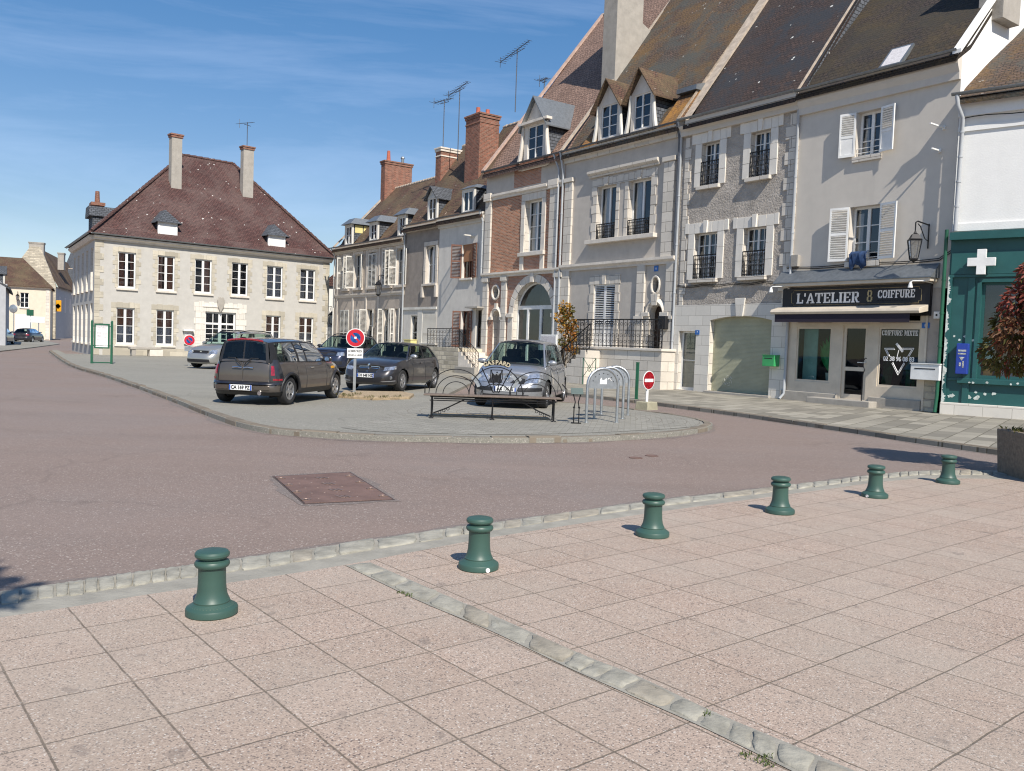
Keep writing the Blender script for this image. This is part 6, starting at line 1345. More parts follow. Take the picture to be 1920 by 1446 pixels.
# ---- end of the left street
def simple_house(name, label, o, ang, W, D, H, slope, wallm, roofm, wins=(), chim=(), hipx=None):
    t = thing(name, label, 'house', o, R(ang)); wall(t, 'wall', 0, W, 0, H, [hole(w) for w in wins], wallm, reveal=.18)
    for w in wins: window(t, w, .12, 3, 1, 2, room=True); sill(t, w, M['white_stone'])
    if hipx is None: gables(t, 0, W, 0, H, slope, D / 2, wallm); r_ = roof(t, 0, W, H, slope, D / 2, roofm, .3)
    else:
        zr_ = H + slope * D / 2; MB().poly((W, 0, 0), (W, D, 0), (W, D, H), (W, 0, H)).poly((W, D, 0), (0, D, 0), (0, D, H), (W, D, H)).poly((0, D, 0), (0, 0, 0), (0, 0, H), (0, D / 2, zr_), (0, D, H)).build('back_wall', wallm, t)
        e = [(-.2, -.3, H), (W + .3, -.3, H), (W + .3, D + .3, H), (-.2, D + .3, H), (-.2, D / 2, zr_), (hipx, D / 2, zr_)]
        r_ = MB().add(e, [(0, 1, 5, 4), (1, 2, 5), (2, 3, 4, 5)]).add([(p[0], p[1], p[2] - .12) for p in e[:4]] + e[:4], [(0, 1, 5, 4), (1, 2, 6, 5), (2, 3, 7, 6)]).build('roof', roofm, t)
    band(t, 'cornice', 0, W, H - .25, H - .02, .18, M['white_stone'])
    for (x, y, w_, d_, z0, z1, m_) in chim: chimney(r_, x, x + w_, y, y + d_, z0, z1, m_)
    return t
base = G(70, 637, .0)                                              # foot of the warm cream house
D1_ = 100.; 
def at_depth(px, py, dist): d = ray(px, py); k = dist / d.y; return CAM + d * k
C_ = at_depth(50, 637, 103); FC = Frame((C_.x, C_.y), R(27)); xa = FC.p(-8, 600)[0]; xb = FC.p(94, 600)[0]; zE = FC.p(50, 537)[1]; zR = FC.p(40, 484, 4.5)[1]; Wc = xb - xa
wn = (FC.p(38, 560)[0] - xa, FC.p(54, 560)[0] - xa, FC.p(46, 577)[1], FC.p(46, 549)[1])
t = simple_house('cream_house', 'warm cream house with one upper window and a brown roof down the left street', FC.w(xa), 27, Wc, 9, zE, (zR - zE) / 4.5, M['cream2'], M['tile_old'], [wn], hipx=FC.p(43, 487, 4.5)[0] - xa)
MB().box(Wc - .5, Wc - .1, -.05, .002, .1, zE - .3).build('corner_stones', M['stone'], t)
MB().box(Wc * .35, Wc * .65, -.03, .002, .1, 3.).build('garage_door', M['white_wood'], t)
q = FC.p(33, 558, -.6); o = thing('old_lantern', 'small black lantern left of the upper window on the warm cream house', 'lantern', FC.w(q[0], -.6, q[1]), R(27)); lantern(o, 1.1, .55)
C_ = at_depth(80, 600, 118); FG = Frame((C_.x, C_.y), R(20)); xa = FG.p(20, 520)[0]; xb = FG.p(104, 600)[0]; zg = FG.p(57, 462)[1]; ze = FG.p(104, 535)[1]; Wg = xb - xa; px_ = FG.p(57, 462)[0] - xa
t = thing('stone_gable_house', 'tall house with a bare rubble stone gable rising behind the warm cream house', 'house', FG.w(xa), R(20))
MB().prism([(0, 0), (Wg, 0), (Wg, ze), (px_ + 1.2, zg), (px_, zg), (0, FG.p(20, 510)[1])], 0, .5).build('gable_wall', M['rubble'], t)
far = 30.; MB().add([(px_ + .6, .2, zg + .05), (px_ + .6, far, zg + .05), (Wg + .3, far, ze - .1), (Wg + .3, .2, ze - .1), (px_ + .6, .2, zg - .15), (px_ + .6, far, zg - .15), (Wg + .3, far, ze - .3), (Wg + .3, .2, ze - .3)], [(0, 3, 2, 1), (0, 4, 7, 3), (3, 7, 6, 2)]).build('roof', M['tile_old'], t)
MB().box(Wg - .3, Wg, .5, far, 0, ze - .2).build('side_wall', M['bluegrey'], t)
for k in range(5):
    MB().box(Wg, Wg + .02, 3 + k * 5, 4.2 + k * 5, 3.8, 6).build('window', M['lace'], t)
chimney(t, px_ - .2, px_ + 1.6, .02, 1.2, zg - 2, zg + .5, M['concrete']); chimney(t, px_ + 2.2, px_ + 3., 8, 9.5, zg - 2.5, zg - .1, M['concrete']); chimney(t, px_ + 4, px_ + 5.2, 20, 21.4, zg - 4, zg - .6, M['concrete'])
MB().box(Wg - 1.4, Wg - .32, -.4, -.02, 0, ze - .6).build('dark_flank', M['darkstone'], t)
C0 = at_depth(119, 520, 150); t = simple_house('slate_house', 'blue grey house with a slate roof far down the left street', (C0.x - 1, 150, 0), 0, 9, 9, at_depth(125, 530, 150).z, 1.3, M['bluegrey'], M['slate'], [(1, 2.2, 4, 6.2), (4, 5.2, 4, 6.2)])
C1 = at_depth(100, 600, 135); t = simple_house('shop_house', 'pale shop building with white ground floor posts beyond the left street', (C1.x, 136, 0), 0, 12, 7, 7.0, 1.2, M['bluegrey'], M['slate'], [(2, 3.2, 3.8, 6.0), (5, 6.2, 3.8, 6.0)])
wm = MB()
for i in range(6): a = 1 + i * 1.6; wm.prism([(a, .1), (a + .35, .1), (a + .9, 3.0), (a + .55, 3.0)], -.25, -.02)
wm.build('slanted_posts', M['white_wood'], t); MB().box(.5, 11, -.5, -.02, 3.0, 3.6).build('shop_awning', M['white_old'], t)
E1 = at_depth(17, 600, 78); ra0 = math.atan2(78, E1.x) - R(.9); L_ = 14.; ze = at_depth(17, 548, 78).z
t = thing('dark_street_house', 'house in shade with grey walls at the left edge of the photograph', 'house', (E1.x - math.cos(ra0) * L_, 78 - math.sin(ra0) * L_, 0), ra0)
wall(t, 'wall', 0, L_, 0, ze, [hole((11, 12, 3.4, 5.0)), hole((5, 6, 3.4, 5.0))], M['bluegrey'], reveal=.2)
for x in (11, 5): window(t, (x, x + 1, 3.4, 5.0), .12)
roof(t, 0, L_, ze, 1.0, 4, M['slate'], .3); gables(t, 0, L_, 0, ze, 1.0, 4, M['bluegrey'])
dormer(t, 11, 12.6, .3, ze + .2, ze + 1.6, ze + 2.2, 1.0, ze, M['white_old'], M['slate'], M['slate'], rows=2)
# ------------------------------------------------------------------ cars
def hermite(pts, x):
    pts = sorted(pts)
    if x <= pts[0][0]: return pts[0][1]
    if x >= pts[-1][0]: return pts[-1][1]
    for i in range(len(pts) - 1):
        (x0, y0), (x1, y1) = pts[i], pts[i + 1]
        if x0 <= x <= x1:
            s = (y1 - y0) / (x1 - x0)
            sl = lambda j: 0 if j <= 0 or j >= len(pts) - 1 else ((pts[j + 1][1] - pts[j - 1][1]) / (pts[j + 1][0] - pts[j - 1][0]))
            m0 = s if i == 0 else sl(i); m1 = s if i == len(pts) - 2 else sl(i + 1); h = x1 - x0; t = (x - x0) / h
            return (2 * t ** 3 - 3 * t ** 2 + 1) * y0 + (t ** 3 - 2 * t * t + t) * h * m0 + (-2 * t ** 3 + 3 * t * t) * y1 + (t ** 3 - t * t) * h * m1
SIDE_IN = [(0, .075), (.07, .02), (.28, 0), (.5, -.004), (.66, .006), (.8, .03), (.93, .065), (1, .105)]
class Car:
    def __init__(s, name, label, loc, rz, sp, paint, group=None):
        s.sp = sp; s.t = thing(name, label, 'car', loc, rz, group); s.paint = paint; s.L, s.W = sp['L'], sp['W']
        s.xf = s.L / 2 - sp['fo']; s.xr = s.xf - sp['wb']; s.rw = sp.get('rw', .31); s.ra = s.rw + sp.get('gap', .055)
        nf, nr = sp.get('nf', 5.5), sp.get('nr', 7); raw = []
        for i in range(1201):
            th = math.pi * i / 1200; c, q = math.cos(th), math.sin(th); n = nf if c > 0 else nr
            raw.append(Vector((s.L / 2 * (abs(c) ** (2 / n)) * (1 if c > 0 else -1), s.W / 2 * abs(q) ** (2 / n), 0)))
        ln = [0]
        for a, b in zip(raw[:-1], raw[1:]): ln.append(ln[-1] + (b - a).length)
        s.raw, s.ln, s.tot = raw, ln, ln[-1]
        s.front_in = sp.get('front_in', [(0, .10), (.08, .03), (.3, 0), (.5, .0), (.68, .03), (.85, .10), (1, .26)])
        s.rear_in = sp.get('rear_in', [(0, .12), (.1, .03), (.25, .0), (.42, .01), (.5, .05), (.8, .08), (1, .12)])
        s.sill = sp.get('sill', .20)
        s.body()
    def at(s, d):                                    # outline at arc length d from the front centre
        d = min(max(d, 0), s.tot); lo, hi = 0, len(s.ln) - 1
        while hi - lo > 1:
            m = (lo + hi) // 2
            if s.ln[m] <= d: lo = m
            else: hi = m
        f = (d - s.ln[lo]) / max(1e-9, s.ln[hi] - s.ln[lo]); p = s.raw[lo].lerp(s.raw[hi], f)
        a, b = s.raw[max(0, lo - 6)], s.raw[min(len(s.raw) - 1, hi + 6)]; t = (b - a).normalized(); return p, Vector((-t.y, t.x, 0)) * -1
    def ztop(s, x): return hermite(s.sp['shoulder'], x)
    def surf(s, d, z, off=0):
        p, n = s.at(d); n = Vector((n.x, n.y, 0)); zt = s.ztop(p.x); t = (z - s.sill) / (zt - s.sill); t = min(max(t, 0), 1)
        w = n.x * n.x; e = hermite(s.front_in if n.x > 0 else s.rear_in, t); i = hermite(SIDE_IN, t) * (1 - w) + e * w
        q = p - n * (i - off); return Vector((q.x, max(q.y, 0) if d < 1e-6 or d > s.tot - 1e-6 else q.y, z))
    def pt(s, end, d, z, off=.006):
        a = abs(d); D = a if end == 'f' else s.tot - a; v = s.surf(D, z, off); return Vector((v.x, v.y if d >= 0 else -v.y, v.z))
    def dx(s, x):                                    # arc length where the side has this x
        lo, hi = 0, len(s.raw) - 1
        while hi - lo > 1:
            m = (lo + hi) // 2
            if s.raw[m].x > x: lo = m
            else: hi = m
        return s.ln[lo]
    def sd(s, x, z, side, off=.004):
        v = s.surf(s.dx(x), z, off); return Vector((v.x, v.y * side, v.z))
    def patch(s, mb, end, q, nu=8, nv=4, off=.006):
        rows = []
        for j in range(nv + 1):
            v = j / nv; r = []
            for i in range(nu + 1):
                u = i / nu; d = (q[0][0] * (1 - u) + q[1][0] * u) * (1 - v) + (q[3][0] * (1 - u) + q[2][0] * u) * v; z = (q[0][1] * (1 - u) + q[1][1] * u) * (1 - v) + (q[3][1] * (1 - u) + q[2][1] * u) * v
                r.append(s.pt(end, d, z, off))
            rows.append(r)
        mb.grid(rows)
        ring = [r for r in rows[0]] + [r[-1] for r in rows[1:]] + rows[-1][::-1][1:] + [r[0] for r in rows[::-1]][1:-1]
        c = Vector((0, 0, .6)); mb.grid([ring, [p + (Vector((0, p.y * .0, p.z)) - p) * 0 + (c - p).normalized() * (off + .02) for p in ring]], closed=True); return mb
    def patches(s, name, end, q, mat, mirror=True, off=.006, **k):
        for sgn in ((1, -1) if mirror else (1,)): s.patch(MB(), end, [(d * sgn, z) for d, z in q], off=off, **k).build(name, mat, s.t, smooth=60)
    def zbot(s, p):
        z = s.sill
        if abs(p.y) > s.W * .3:
            for xw in (s.xf, s.xr):
                dd = abs(p.x - xw)
                if dd < s.ra: z = max(z, s.rw + math.sqrt(s.ra ** 2 - dd ** 2))
        return z
    def body(s):
        sp = s.sp; N_ = 150; V = [0, .03, .08, .16, .28, .4, .52, .62, .72, .8, .87, .93, .97, 1]; half = []
        ds = sorted(set([s.tot * i / N_ for i in range(N_ + 1)] + [s.dx(xw + k * s.ra) for xw in (s.xf, s.xr) for k in (-1, -.97, -.9, .9, .97, 1)]))
        for d in ds:
            p, n = s.at(d); zb, zt = s.zbot(p), s.ztop(p.x); half.append([s.surf(d, zb + (zt - zb) * v) for v in V])
        mb = MB()
        for sg in (1, -1): mb.grid([[(p.x, p.y * sg, p.z) for p in r] for r in half])
        xb0, xt0, xt1, xb1 = sp['gh']
        # bonnet and tail deck
        for test in (lambda x: x > xb0 - .2, lambda x: x < xb1 + .06):
            rows = []
            for r in half:
                e = r[-1]
                if test(e.x):
                    cw = sp.get('crown', .05) * min(1, e.y / .5)
                    rows.append([(e.x + .0, e.y * a, e.z + cw * (1 - a * a) ** .8) for a in [1 - 2 * k / 12 for k in range(13)]])
            if len(rows) > 1: mb.grid(rows)
        # greenhouse
        wr, drop = sp['wr'], sp.get('drop', .045); zr = lambda x: hermite(sp['roof'], x)
        def deck(x): v = s.surf(s.dx(x), s.ztop(x)); return Vector((x, v.y - .004, s.ztop(x) - .002))
        lerp = lambda a, b, u: a + (b - a) * u
        def B(u): x = lerp(xb0, xb1, u); return deck(x)
        def T(u):
            x = lerp(xt0, xt1, u); w = wr * (1 - .10 * max(0, (u - .55) / .45) ** 2 - .05 * max(0, (.25 - u) / .25) ** 2); return Vector((x, w, zr(x) - drop))
        def SP(ub, ut, v, sg): b, t = B(ub), T(ut); p = b.lerp(t, v); return Vector((p.x, (p.y + .028 * math.sin(math.pi * v)) * sg, p.z))
        crown = sp.get('rcrown', .06); bow = sp.get('bow', .12); rbow = sp.get('rbow', .05)
        def WS(a, t): e = B(0).lerp(T(0), t); return Vector((e.x + bow * (1 - a * a) * (1 - .4 * t), e.y * a, e.z + drop * 0 + (crown * t + .04 * (1 - t)) * (1 - a * a)))
        def RW(a, t): e = B(1).lerp(T(1), t); return Vector((e.x - rbow * (1 - a * a), e.y * a, e.z + (crown * t + .03 * (1 - t)) * (1 - a * a)))
        def RF(a, u):
            e = T(u); return Vector((e.x + bow * .6 * (1 - a * a) * max(0, 1 - u * 4) - rbow * (1 - a * a) * max(0, u * 4 - 3), e.y * a, e.z + crown * (1 - abs(a) ** 2.4) + 0))
        tr = MB(); roofmb = MB(); screen = tr
        def cells(fn, us, vs, kinds, pm, tr=screen):
            """kinds[j][i]: p paint, t trim, g glass"""
            for j in range(len(vs) - 1):
                for i in range(len(us) - 1):
                    k = kinds(i, j); m_ = {'p': mb, 't': tr, 'r': roofmb}.get(k) or MB(); n1, n2 = 5, 4
                    m_.grid([[fn(us[i], us[i + 1], a / n1, lerp(vs[j], vs[j + 1], b / n2)) for a in range(n1 + 1)] for b in range(n2 + 1)])
                    if k not in 'ptr': m_.build(pm, M['car_glass'], s.t, smooth=60)
        for sg in (1, -1):
            tr = MB(); pil = sp['pillars']
            fn = lambda u0, u1, f, v: SP(lerp(u0[0], u1[0], f), lerp(u0[1], u1[1], f), v, sg)
            cells(fn, [(a, b) for a, b, c in pil], [0, .05, .93, 1], lambda i, j: (pil[i][2] if j == 1 else (sp.get('rim', 't') if j == 0 else sp.get('top', 'p'))), 'side_window', tr)
            tr.build('window_trim', M['trim'], s.t, smooth=60)
        cells(lambda u0, u1, f, v: WS(lerp(u0, u1, f), v), [-1, -.94, -.3, .3, .94, 1], [0, .04, .95, 1], lambda i, j: 'p' if i in (0, 4) else ('t' if j != 1 else 'W'), 'windscreen')
        screen.build('screen_trim', M['trim'], s.t, smooth=60); screen = MB()
        rt = sp.get('rear_split', [-1, -.86, 0, .86, 1]); n_ = len(rt) - 2
        rv = sp.get('rear_v', (.06, .9))
        cells(lambda u0, u1, f, v: RW(lerp(u0, u1, f), v), rt, [0, rv[0], rv[1], 1], lambda i, j: (sp.get('rpil', 'p') if i in (0, n_) else ('W' if j == 1 and i in sp.get('rglass', (1, 2)) else ('t' if i in sp.get('rtrim', ()) and j == 1 else ('p' if j != 1 else 't')))), 'rear_window', screen)
        roofmb.grid([[RF(a, u / 14) for a in [-1 + 2 * k / 16 for k in range(17)]] for u in range(15)])
        s.T, s.B, s.SP, s.RW, s.WS, s.RF = T, B, SP, RW, WS, RF
        s.body_o = mb.build('body', s.paint, s.t, smooth=42)
        roofmb.build('roof', sp.get('roofmat', s.paint), s.t, smooth=60); (split_build(screen, 'screen_trim', M['trim'], s.t, smooth=60) if screen.v else None)
        # underside, wheel wells, cabin
        MB().box(-s.L / 2 + .25, s.L / 2 - .25, -s.W / 2 + .24, s.W / 2 - .24, s.sill + .01, s.sill + .04).build('underbody', M['trim'], s.t)
        ww = MB()
        for xw in (s.xf, s.xr):
            for sg in (1, -1):
                o_, i_ = s.W / 2 - .05, s.W / 2 - .36; n = 16
                ww.grid([[(xw + (s.ra - .004) * math.cos(math.pi * k / n), y * sg, s.rw + (s.ra - .004) * math.sin(math.pi * k / n)) for k in range(n + 1)] for y in (o_, i_)])
                ww.add([(xw + s.ra * math.cos(math.pi * k / n), i_ * sg, s.rw + s.ra * math.sin(math.pi * k / n)) for k in range(n + 1)] + [(xw - s.ra, i_ * sg, .15), (xw + s.ra, i_ * sg, .15)], [tuple(range(n + 3))])
        ww.build('wheel_well', M['trim'], s.t)
        zb = s.ztop(xb0 - .6); fl = MB().box(xb1 + .05, xb0 + .05, -s.W / 2 + .13, s.W / 2 - .13, .42, .46)
        fl.box(xb0 - .55, xb0 + .0, -s.W / 2 + .16, s.W / 2 - .16, zb - .25, zb - .06)
        fl.build('cabin_floor', M['seat'], s.t)
        for x, ys in ((xb0 - 1.25, (.36, -.36)), (xb0 - 2.1, (.4, -.4))):
            for y in ys:
                if x - .3 < xb1 + .15: continue
                se = MB(); X = Matrix.Translation((x, y, 0)) @ Matrix.Rotation(R(-12), 4, 'Y'); zt = sp['roof'][1][1]
                se.obox(Matrix.Translation((x, y, zb - .13)) @ Matrix.Rotation(R(-14), 4, 'Y'), .07, .24, .32); se.obox(Matrix.Translation((x - .1, y, zb + .28)) @ Matrix.Rotation(R(-10), 4, 'Y'), .05, .13, .10); se.obox(Matrix.Translation((x + .22, y, zb - .42)), .25, .24, .07)
                se.build('seat', M['seat'], s.t, bevel=.04)
        MB().tube([(xb0 - .62, .36 + .18 * math.cos(a), zb + .0 + .17 * math.sin(a)) for a in [i * math.pi / 10 for i in range(20)]], .016, 6, True).build('steering_wheel', M['trim'], s.t)
        MB().obox(Matrix.Translation((lerp(xb0, xt0, .93) - .12, 0, s.T(0).z - .03)), .02, .11, .035).build('rear_view_mirror', M['trim'], s.t, bevel=.01)
    def wheels(s, spokes=5, style=0, rimr=.66):
        proto = None; tw = s.sp.get('tw', .2)
        for xw in (s.xf, s.xr):
            for sg in (1, -1):
                if proto is None:
                    r = s.rw; h = tw / 2; ri = r * rimr
                    ty = MB().lathe([(ri, -h * .8), (r * .82, -h), (r * .94, -h * .95), (r * .99, -h * .75), (r, -h * .4), (r, h * .4), (r * .99, h * .75), (r * .94, h * .95), (r * .82, h), (ri + .004, h * .86), (ri - .01, h * .55), (ri - .012, -h * .6)], n=36, axis='Y', cap=False)
                    proto = ty.build('wheel', M['tyre'], s.t, smooth=45)
                    rm = MB().lathe([(ri + .002, h * .84), (ri - .012, h * .9), (ri - .022, h * .84), (ri - .03, h * .4), (ri - .035, -h * .3)], n=36, axis='Y', cap=False)
                    for k in range(spokes):
                        a = 2 * math.pi * k / spokes
                        for da in ((0,) if style == 0 else (-.16, .16)):
                            c0, c1 = a + da * 1.6, a + da * .8
                            w0, w1 = (.036, .03) if style == 0 else (.018, .016)
                            p0 = Vector((math.cos(c0) * .045, h * .72, math.sin(c0) * .045)); p1 = Vector((math.cos(c1) * (ri - .018), h * .78, math.sin(c1) * (ri - .018)))
                            d_ = (p1 - p0).normalized(); w = Vector((0, 1, 0)).cross(d_); dn = Vector((0, -.035, 0))
                            vs = [p0 + w * w0, p0 - w * w0, p1 - w * w1, p1 + w * w1]; rm.add([*vs, *[v + dn for v in vs]], [(0, 1, 2, 3), (0, 4, 5, 1), (1, 5, 6, 2), (2, 6, 7, 3), (3, 7, 4, 0)])
                    rm.lathe([(.065, h * .5), (.065, h * .76), (.05, h * .8), (0, h * .8)], n=16, axis='Y')
                    ro = rm.build('rim', M['alloy'], proto, smooth=35)
                    MB().lathe([(ri - .04, -h * .28), (0, -h * .26)], n=24, axis='Y').build('hub', M['trim'], proto); o = proto
                else: o = copy_tree(proto, s.t)
                o.location = (xw, sg * (s.W / 2 - tw / 2 - .035), s.rw); o.rotation_euler = (0, rnd.uniform(0, 6), 0 if sg > 0 else math.pi)
    def plate(s, end, z, txt, w=.52, h=.115, off=.012, d=0, band=2):
        p = s.pt(end, d, z, off); x = p.x; f = 1 if end == 'f' else -1; rz = R(90) if f > 0 else R(-90)
        X = Matrix.Translation((x, p.y, z)) @ Matrix.Rotation(rz, 4, 'Z')
        o = MB().obox(X, w / 2, .006, h / 2).build('number_plate', M['plate'], s.t, bevel=.003)
        for q in (-1, 1) if band > 1 else (-1,): MB().obox(X @ Matrix.Translation((q * (w / 2 - .018), -.0065, 0)), .016, .001, h / 2 - .002).build('plate_band', M['plate_blue'], o)
        text('plate_text', txt, h * .95, M['ink'], o, X @ Matrix.Translation((0, -.009, -.002)) @ Matrix.Rotation(R(90), 4, 'X'), bold=.004, depth=.001, sx=.86); return o
    def mirrors(s, mat, x, z, out=.1):
        for sg in (1, -1):
            y = s.B(0).y; m_ = MB(); rows = []
            for i in range(9):
                th = math.pi * i / 8; rows.append([(x + .075 * math.cos(ph) * math.sin(th) * (1.0 if math.cos(ph) > 0 else .45), sg * (y + out - .12 * math.cos(th)), z + .07 * math.sin(ph) * math.sin(th)) for ph in [2 * math.pi * k / 14 for k in range(14)]])
            m_.grid(rows, closed=True); m_.obox(Matrix.Translation((x + .03, sg * (y - .04), z - .05)), .03, .09, .02); o = m_.build('door_mirror', mat, s.t, smooth=60)
            MB().lathe([(.058, -.036), (0, -.036)], (x, sg * (y + out), z), 12, 'X').build('mirror_glass', M['chrome'], o)
    def seams(s, xs, handles=(), zlo=None, mat=None, arch_trim=None):
        mb = MB()
        for sg in (1, -1):
            for x in xs:
                zb = max(s.zbot(s.at(s.dx(x))[0]), s.sill) + .03; zt = s.ztop(x) - .01
                mb.tube([s.sd(x, zb + (zt - zb) * k / 10, sg, .001) for k in range(11)], .0055, 4)
        mb.build('panel_gap', M['trim'], s.t)
        for sg in (1, -1):
            for x, z in handles: p = s.sd(x, z, sg, .02); MB().obox(Matrix.Translation(p), .09, .012, .014).build('door_handle', mat or s.paint, s.t, bevel=.006)
        if arch_trim:
            for xw in (s.xf, s.xr):
                for sg in (1, -1):
                    pts = []
                    for k in range(21):
                        a = math.pi * k / 20; x = xw + (s.ra + .02) * math.cos(a); z = s.rw + (s.ra + .02) * math.sin(a); pts.append(s.sd(x, max(z, s.sill), sg, .004))
                    MB().tube(pts, .034, 6).build('arch_trim', arch_trim, s.t, smooth=60)
            for sg in (1, -1): MB().grid([[s.sd(s.xf - s.ra + (s.xr - s.xf + 2 * s.ra) * k / 14, z, sg, .008) for k in range(15)] for z in (s.sill, s.sill + .05, s.sill + .12)]).build('sill_trim', arch_trim, s.t, smooth=60)
    def rails(s, h=.06):
        for sg in (1, -1):
            pts = []
            for k in range(15):
                u = .06 + .9 * k / 14; e = s.T(u); pts.append((e.x, sg * (e.y - .05), e.z + .04 + h * min(1, 4 * min(k / 14, 1 - k / 14) + .0)))
            MB().tube(pts, .022, 7).build('roof_rail', M['trim'], s.t, smooth=60)
def place(front, rear, L, fo, wb, z=IZ):
    """pose from the ground points below the wheels of one side"""
    h = (front - rear); h.z = 0; return h.normalized()
M['cp_mini'] = carpaint('grey_brown_paint', (.115, .098, .085)); M['cp_bmw'] = carpaint('dark_grey_paint', (.042, .040, .044), .5); M['cp_silver'] = carpaint('silver_paint', (.36, .37, .39), .65)
M['cp_navy'] = carpaint('navy_paint', (.016, .024, .055), .4); M['cp_champ'] = carpaint('champagne_paint', (.36, .36, .34), .6); M['cp_dark'] = carpaint('black_blue_paint', (.022, .022, .03), .4); M['cp_black'] = carpaint('black_paint', (.012, .012, .016), .2)

# ---- grey-brown estate hatchback with split rear doors, seen from behind
SP1 = dict(L=3.96, W=1.70, fo=.74, wb=2.547, rw=.305, sill=.22, gap=.05, nf=4.2, nr=5.5,
    shoulder=[(-1.98, .90), (-1.6, .92), (-.9, .92), (.2, .91), (.75, .92), (1.2, .90), (1.6, .84), (1.9, .74), (1.98, .70)],
    gh=(.78, .38, -1.80, -1.88), roof=[(-1.9, 1.385), (-1.2, 1.425), (-.3, 1.435), (.4, 1.40)], wr=.565, drop=.05, rcrown=.06, bow=.14, rbow=.03, crown=.07,
    pillars=[(0, 0, 'p'), (.03, .03, 'g'), (.40, .36, 't'), (.43, .39, 'g'), (.56, .54, 't'), (.60, .58, 'g'), (.92, .92, 't'), (1, 1, 't')], rim='t', top='t', rpil='t',
    rear_split=[-1, -.88, -.03, .03, .88, 1], rglass=(1, 3), rtrim=(2,), rear_v=(.10, .90), roofmat=M['cp_black'],
    rear_in=[(0, .12), (.06, .04), (.2, .0), (.36, .0), (.40, .07), (.5, .075), (.8, .085), (1, .11)])
fr, rr_ = G(625, 746, IZ), G(540, 758, IZ); hd = (fr - rr_); ang = math.atan2(hd.y, hd.x); H_v = Vector((math.cos(ang), math.sin(ang), 0)); right = Vector((H_v.y, -H_v.x, 0))
ctr = (fr + rr_) / 2 - right * (SP1['W'] / 2 - .09); ctr = ctr + H_v * (.0) - H_v * ((SP1['L'] / 2 - SP1['fo'] - SP1['wb'] / 2)); ctr.z = IZ - .004
c = Car('estate_car', 'grey brown small estate car seen from behind with split rear doors and a black roof', ctr, ang, SP1, M['cp_mini'])
c.wheels(5, 1); c.mirrors(M['cp_black'], .62, .98); c.seams((.58, -.55, -.98), ((-.28, .80),), mat=M['chrome'], arch_trim=M['trim'])
c.patches('tail_light', 'r', [(.655, .64), (.735, .64), (.735, .85), (.665, .85)], M['lamp_red'], off=.03); c.patches('lamp_surround', 'r', [(.62, .50), (.99, .50), (.90, .98), (.62, .98)], M['cp_black'], off=.018)
c.patches('reflector', 'r', [(.70, .535), (.93, .535), (.93, .575), (.70, .575)], M['lamp_red'], off=.026)
c.patches('rear_door', 'r', [(.012, .505), (.60, .505), (.60, .905), (.012, .905)], M['cp_mini'], off=.014)
c.patch(MB(), 'r', [(-.92, .445), (.92, .445), (.92, .50), (-.92, .50)], 20, 2, .022).build('black_strip', M['cp_black'], c.t, smooth=60)
c.patches('bumper_insert', 'r', [(.30, .335), (.62, .335), (.62, .41), (.30, .41)], M['cp_mini'], off=.018)
c.patch(MB(), 'r', [(-.98, .205), (.98, .205), (.98, .28), (-.98, .28)], 20, 2, .012).build('lower_bumper', M['trim'], c.t, smooth=60)
c.plate('r', .37, 'CA 169 PZ', off=.03, d=0)
hb = MB()
for sg in (1, -1): p0, p1 = c.pt('r', .02 * sg, .79, .04), c.pt('r', .24 * sg, .79, .035); hb.tube([p0, (p0 + p1) / 2 + Vector((-.01, 0, .012)), p1], .017, 8)
hb.build('rear_handles', M['chrome'], c.t)
wp = MB()
for sg in (1, -1): a, b = c.pt('r', .04 * sg, .84, .05), c.RW(.1 * sg, .0); wp.tube([a, a + Vector((-.02, .05 * sg, .07)), c.RW(.32 * sg, .14) + Vector((-.03, 0, 0)), c.RW(.62 * sg, .16) + Vector((-.03, 0, 0))], .011, 6)
wp.build('rear_wiper', M['trim'], c.t)
lp = [c.RW(a, 1.0) + Vector((-.02, 0, .0)) for a in [-.8 + 1.6 * k / 10 for k in range(11)]]; MB().tube(lp, .022, 6).build('brake_light', M['lamp_red'], c.t)
ex = c.pt('r', -.42, .26, -.02); MB().lathe([(.045, -.06), (.045, .1), (.036, .1), (.036, -.04)], ex, 14, 'X').build('exhaust_pipe', M['chrome'], c.t)
for sg in (1, -1): p = c.sd(1.02, .78, sg, .012); MB().obox(Matrix.Translation(p), .08, .012, .03).build('side_indicator', M['orange_sign'], c.t, bevel=.01)

# ---- dark grey hatchback facing the square
SP2 = dict(L=4.33, W=1.765, fo=.76, wb=2.69, rw=.315, sill=.20, gap=.045, nf=5, nr=5.5,
    shoulder=[(-2.16, .86), (-1.7, .98), (-1.0, .97), (.0, .94), (.7, .95), (1.2, .91), (1.7, .83), (2.0, .73), (2.16, .66)],
    gh=(.92, .22, -1.55, -1.98), roof=[(-1.7, 1.33), (-1.0, 1.40), (-.3, 1.425), (.25, 1.40)], wr=.58, drop=.05, rcrown=.06, bow=.18, crown=.06,
    pillars=[(0, 0, 'p'), (.03, .02, 'g'), (.43, .36, 't'), (.47, .40, 'g'), (.74, .72, 't'), (.77, .75, 'g'), (.90, .90, 'p'), (1, 1, 'p')])
fl, rl_ = G(752, 734, IZ), G(812, 727, IZ)
def pose_left(fp, rp, sp):                      # points under the left front and left rear wheel
    h = fp - rp; an = math.atan2(h.y, h.x); hv = Vector((math.cos(an), math.sin(an), 0)); rt = Vector((hv.y, -hv.x, 0))
    k = (fp + rp) / 2 + rt * (sp['W'] / 2 - .09) - hv * (sp['L'] / 2 - sp['fo'] - sp['wb'] / 2); k.z = IZ - .004; return k, an
k, an = pose_left(fl, rl_, SP2)
c = Car('hatchback_car', 'dark grey hatchback facing forward behind the no parking sign', k, an, SP2, M['cp_bmw'])
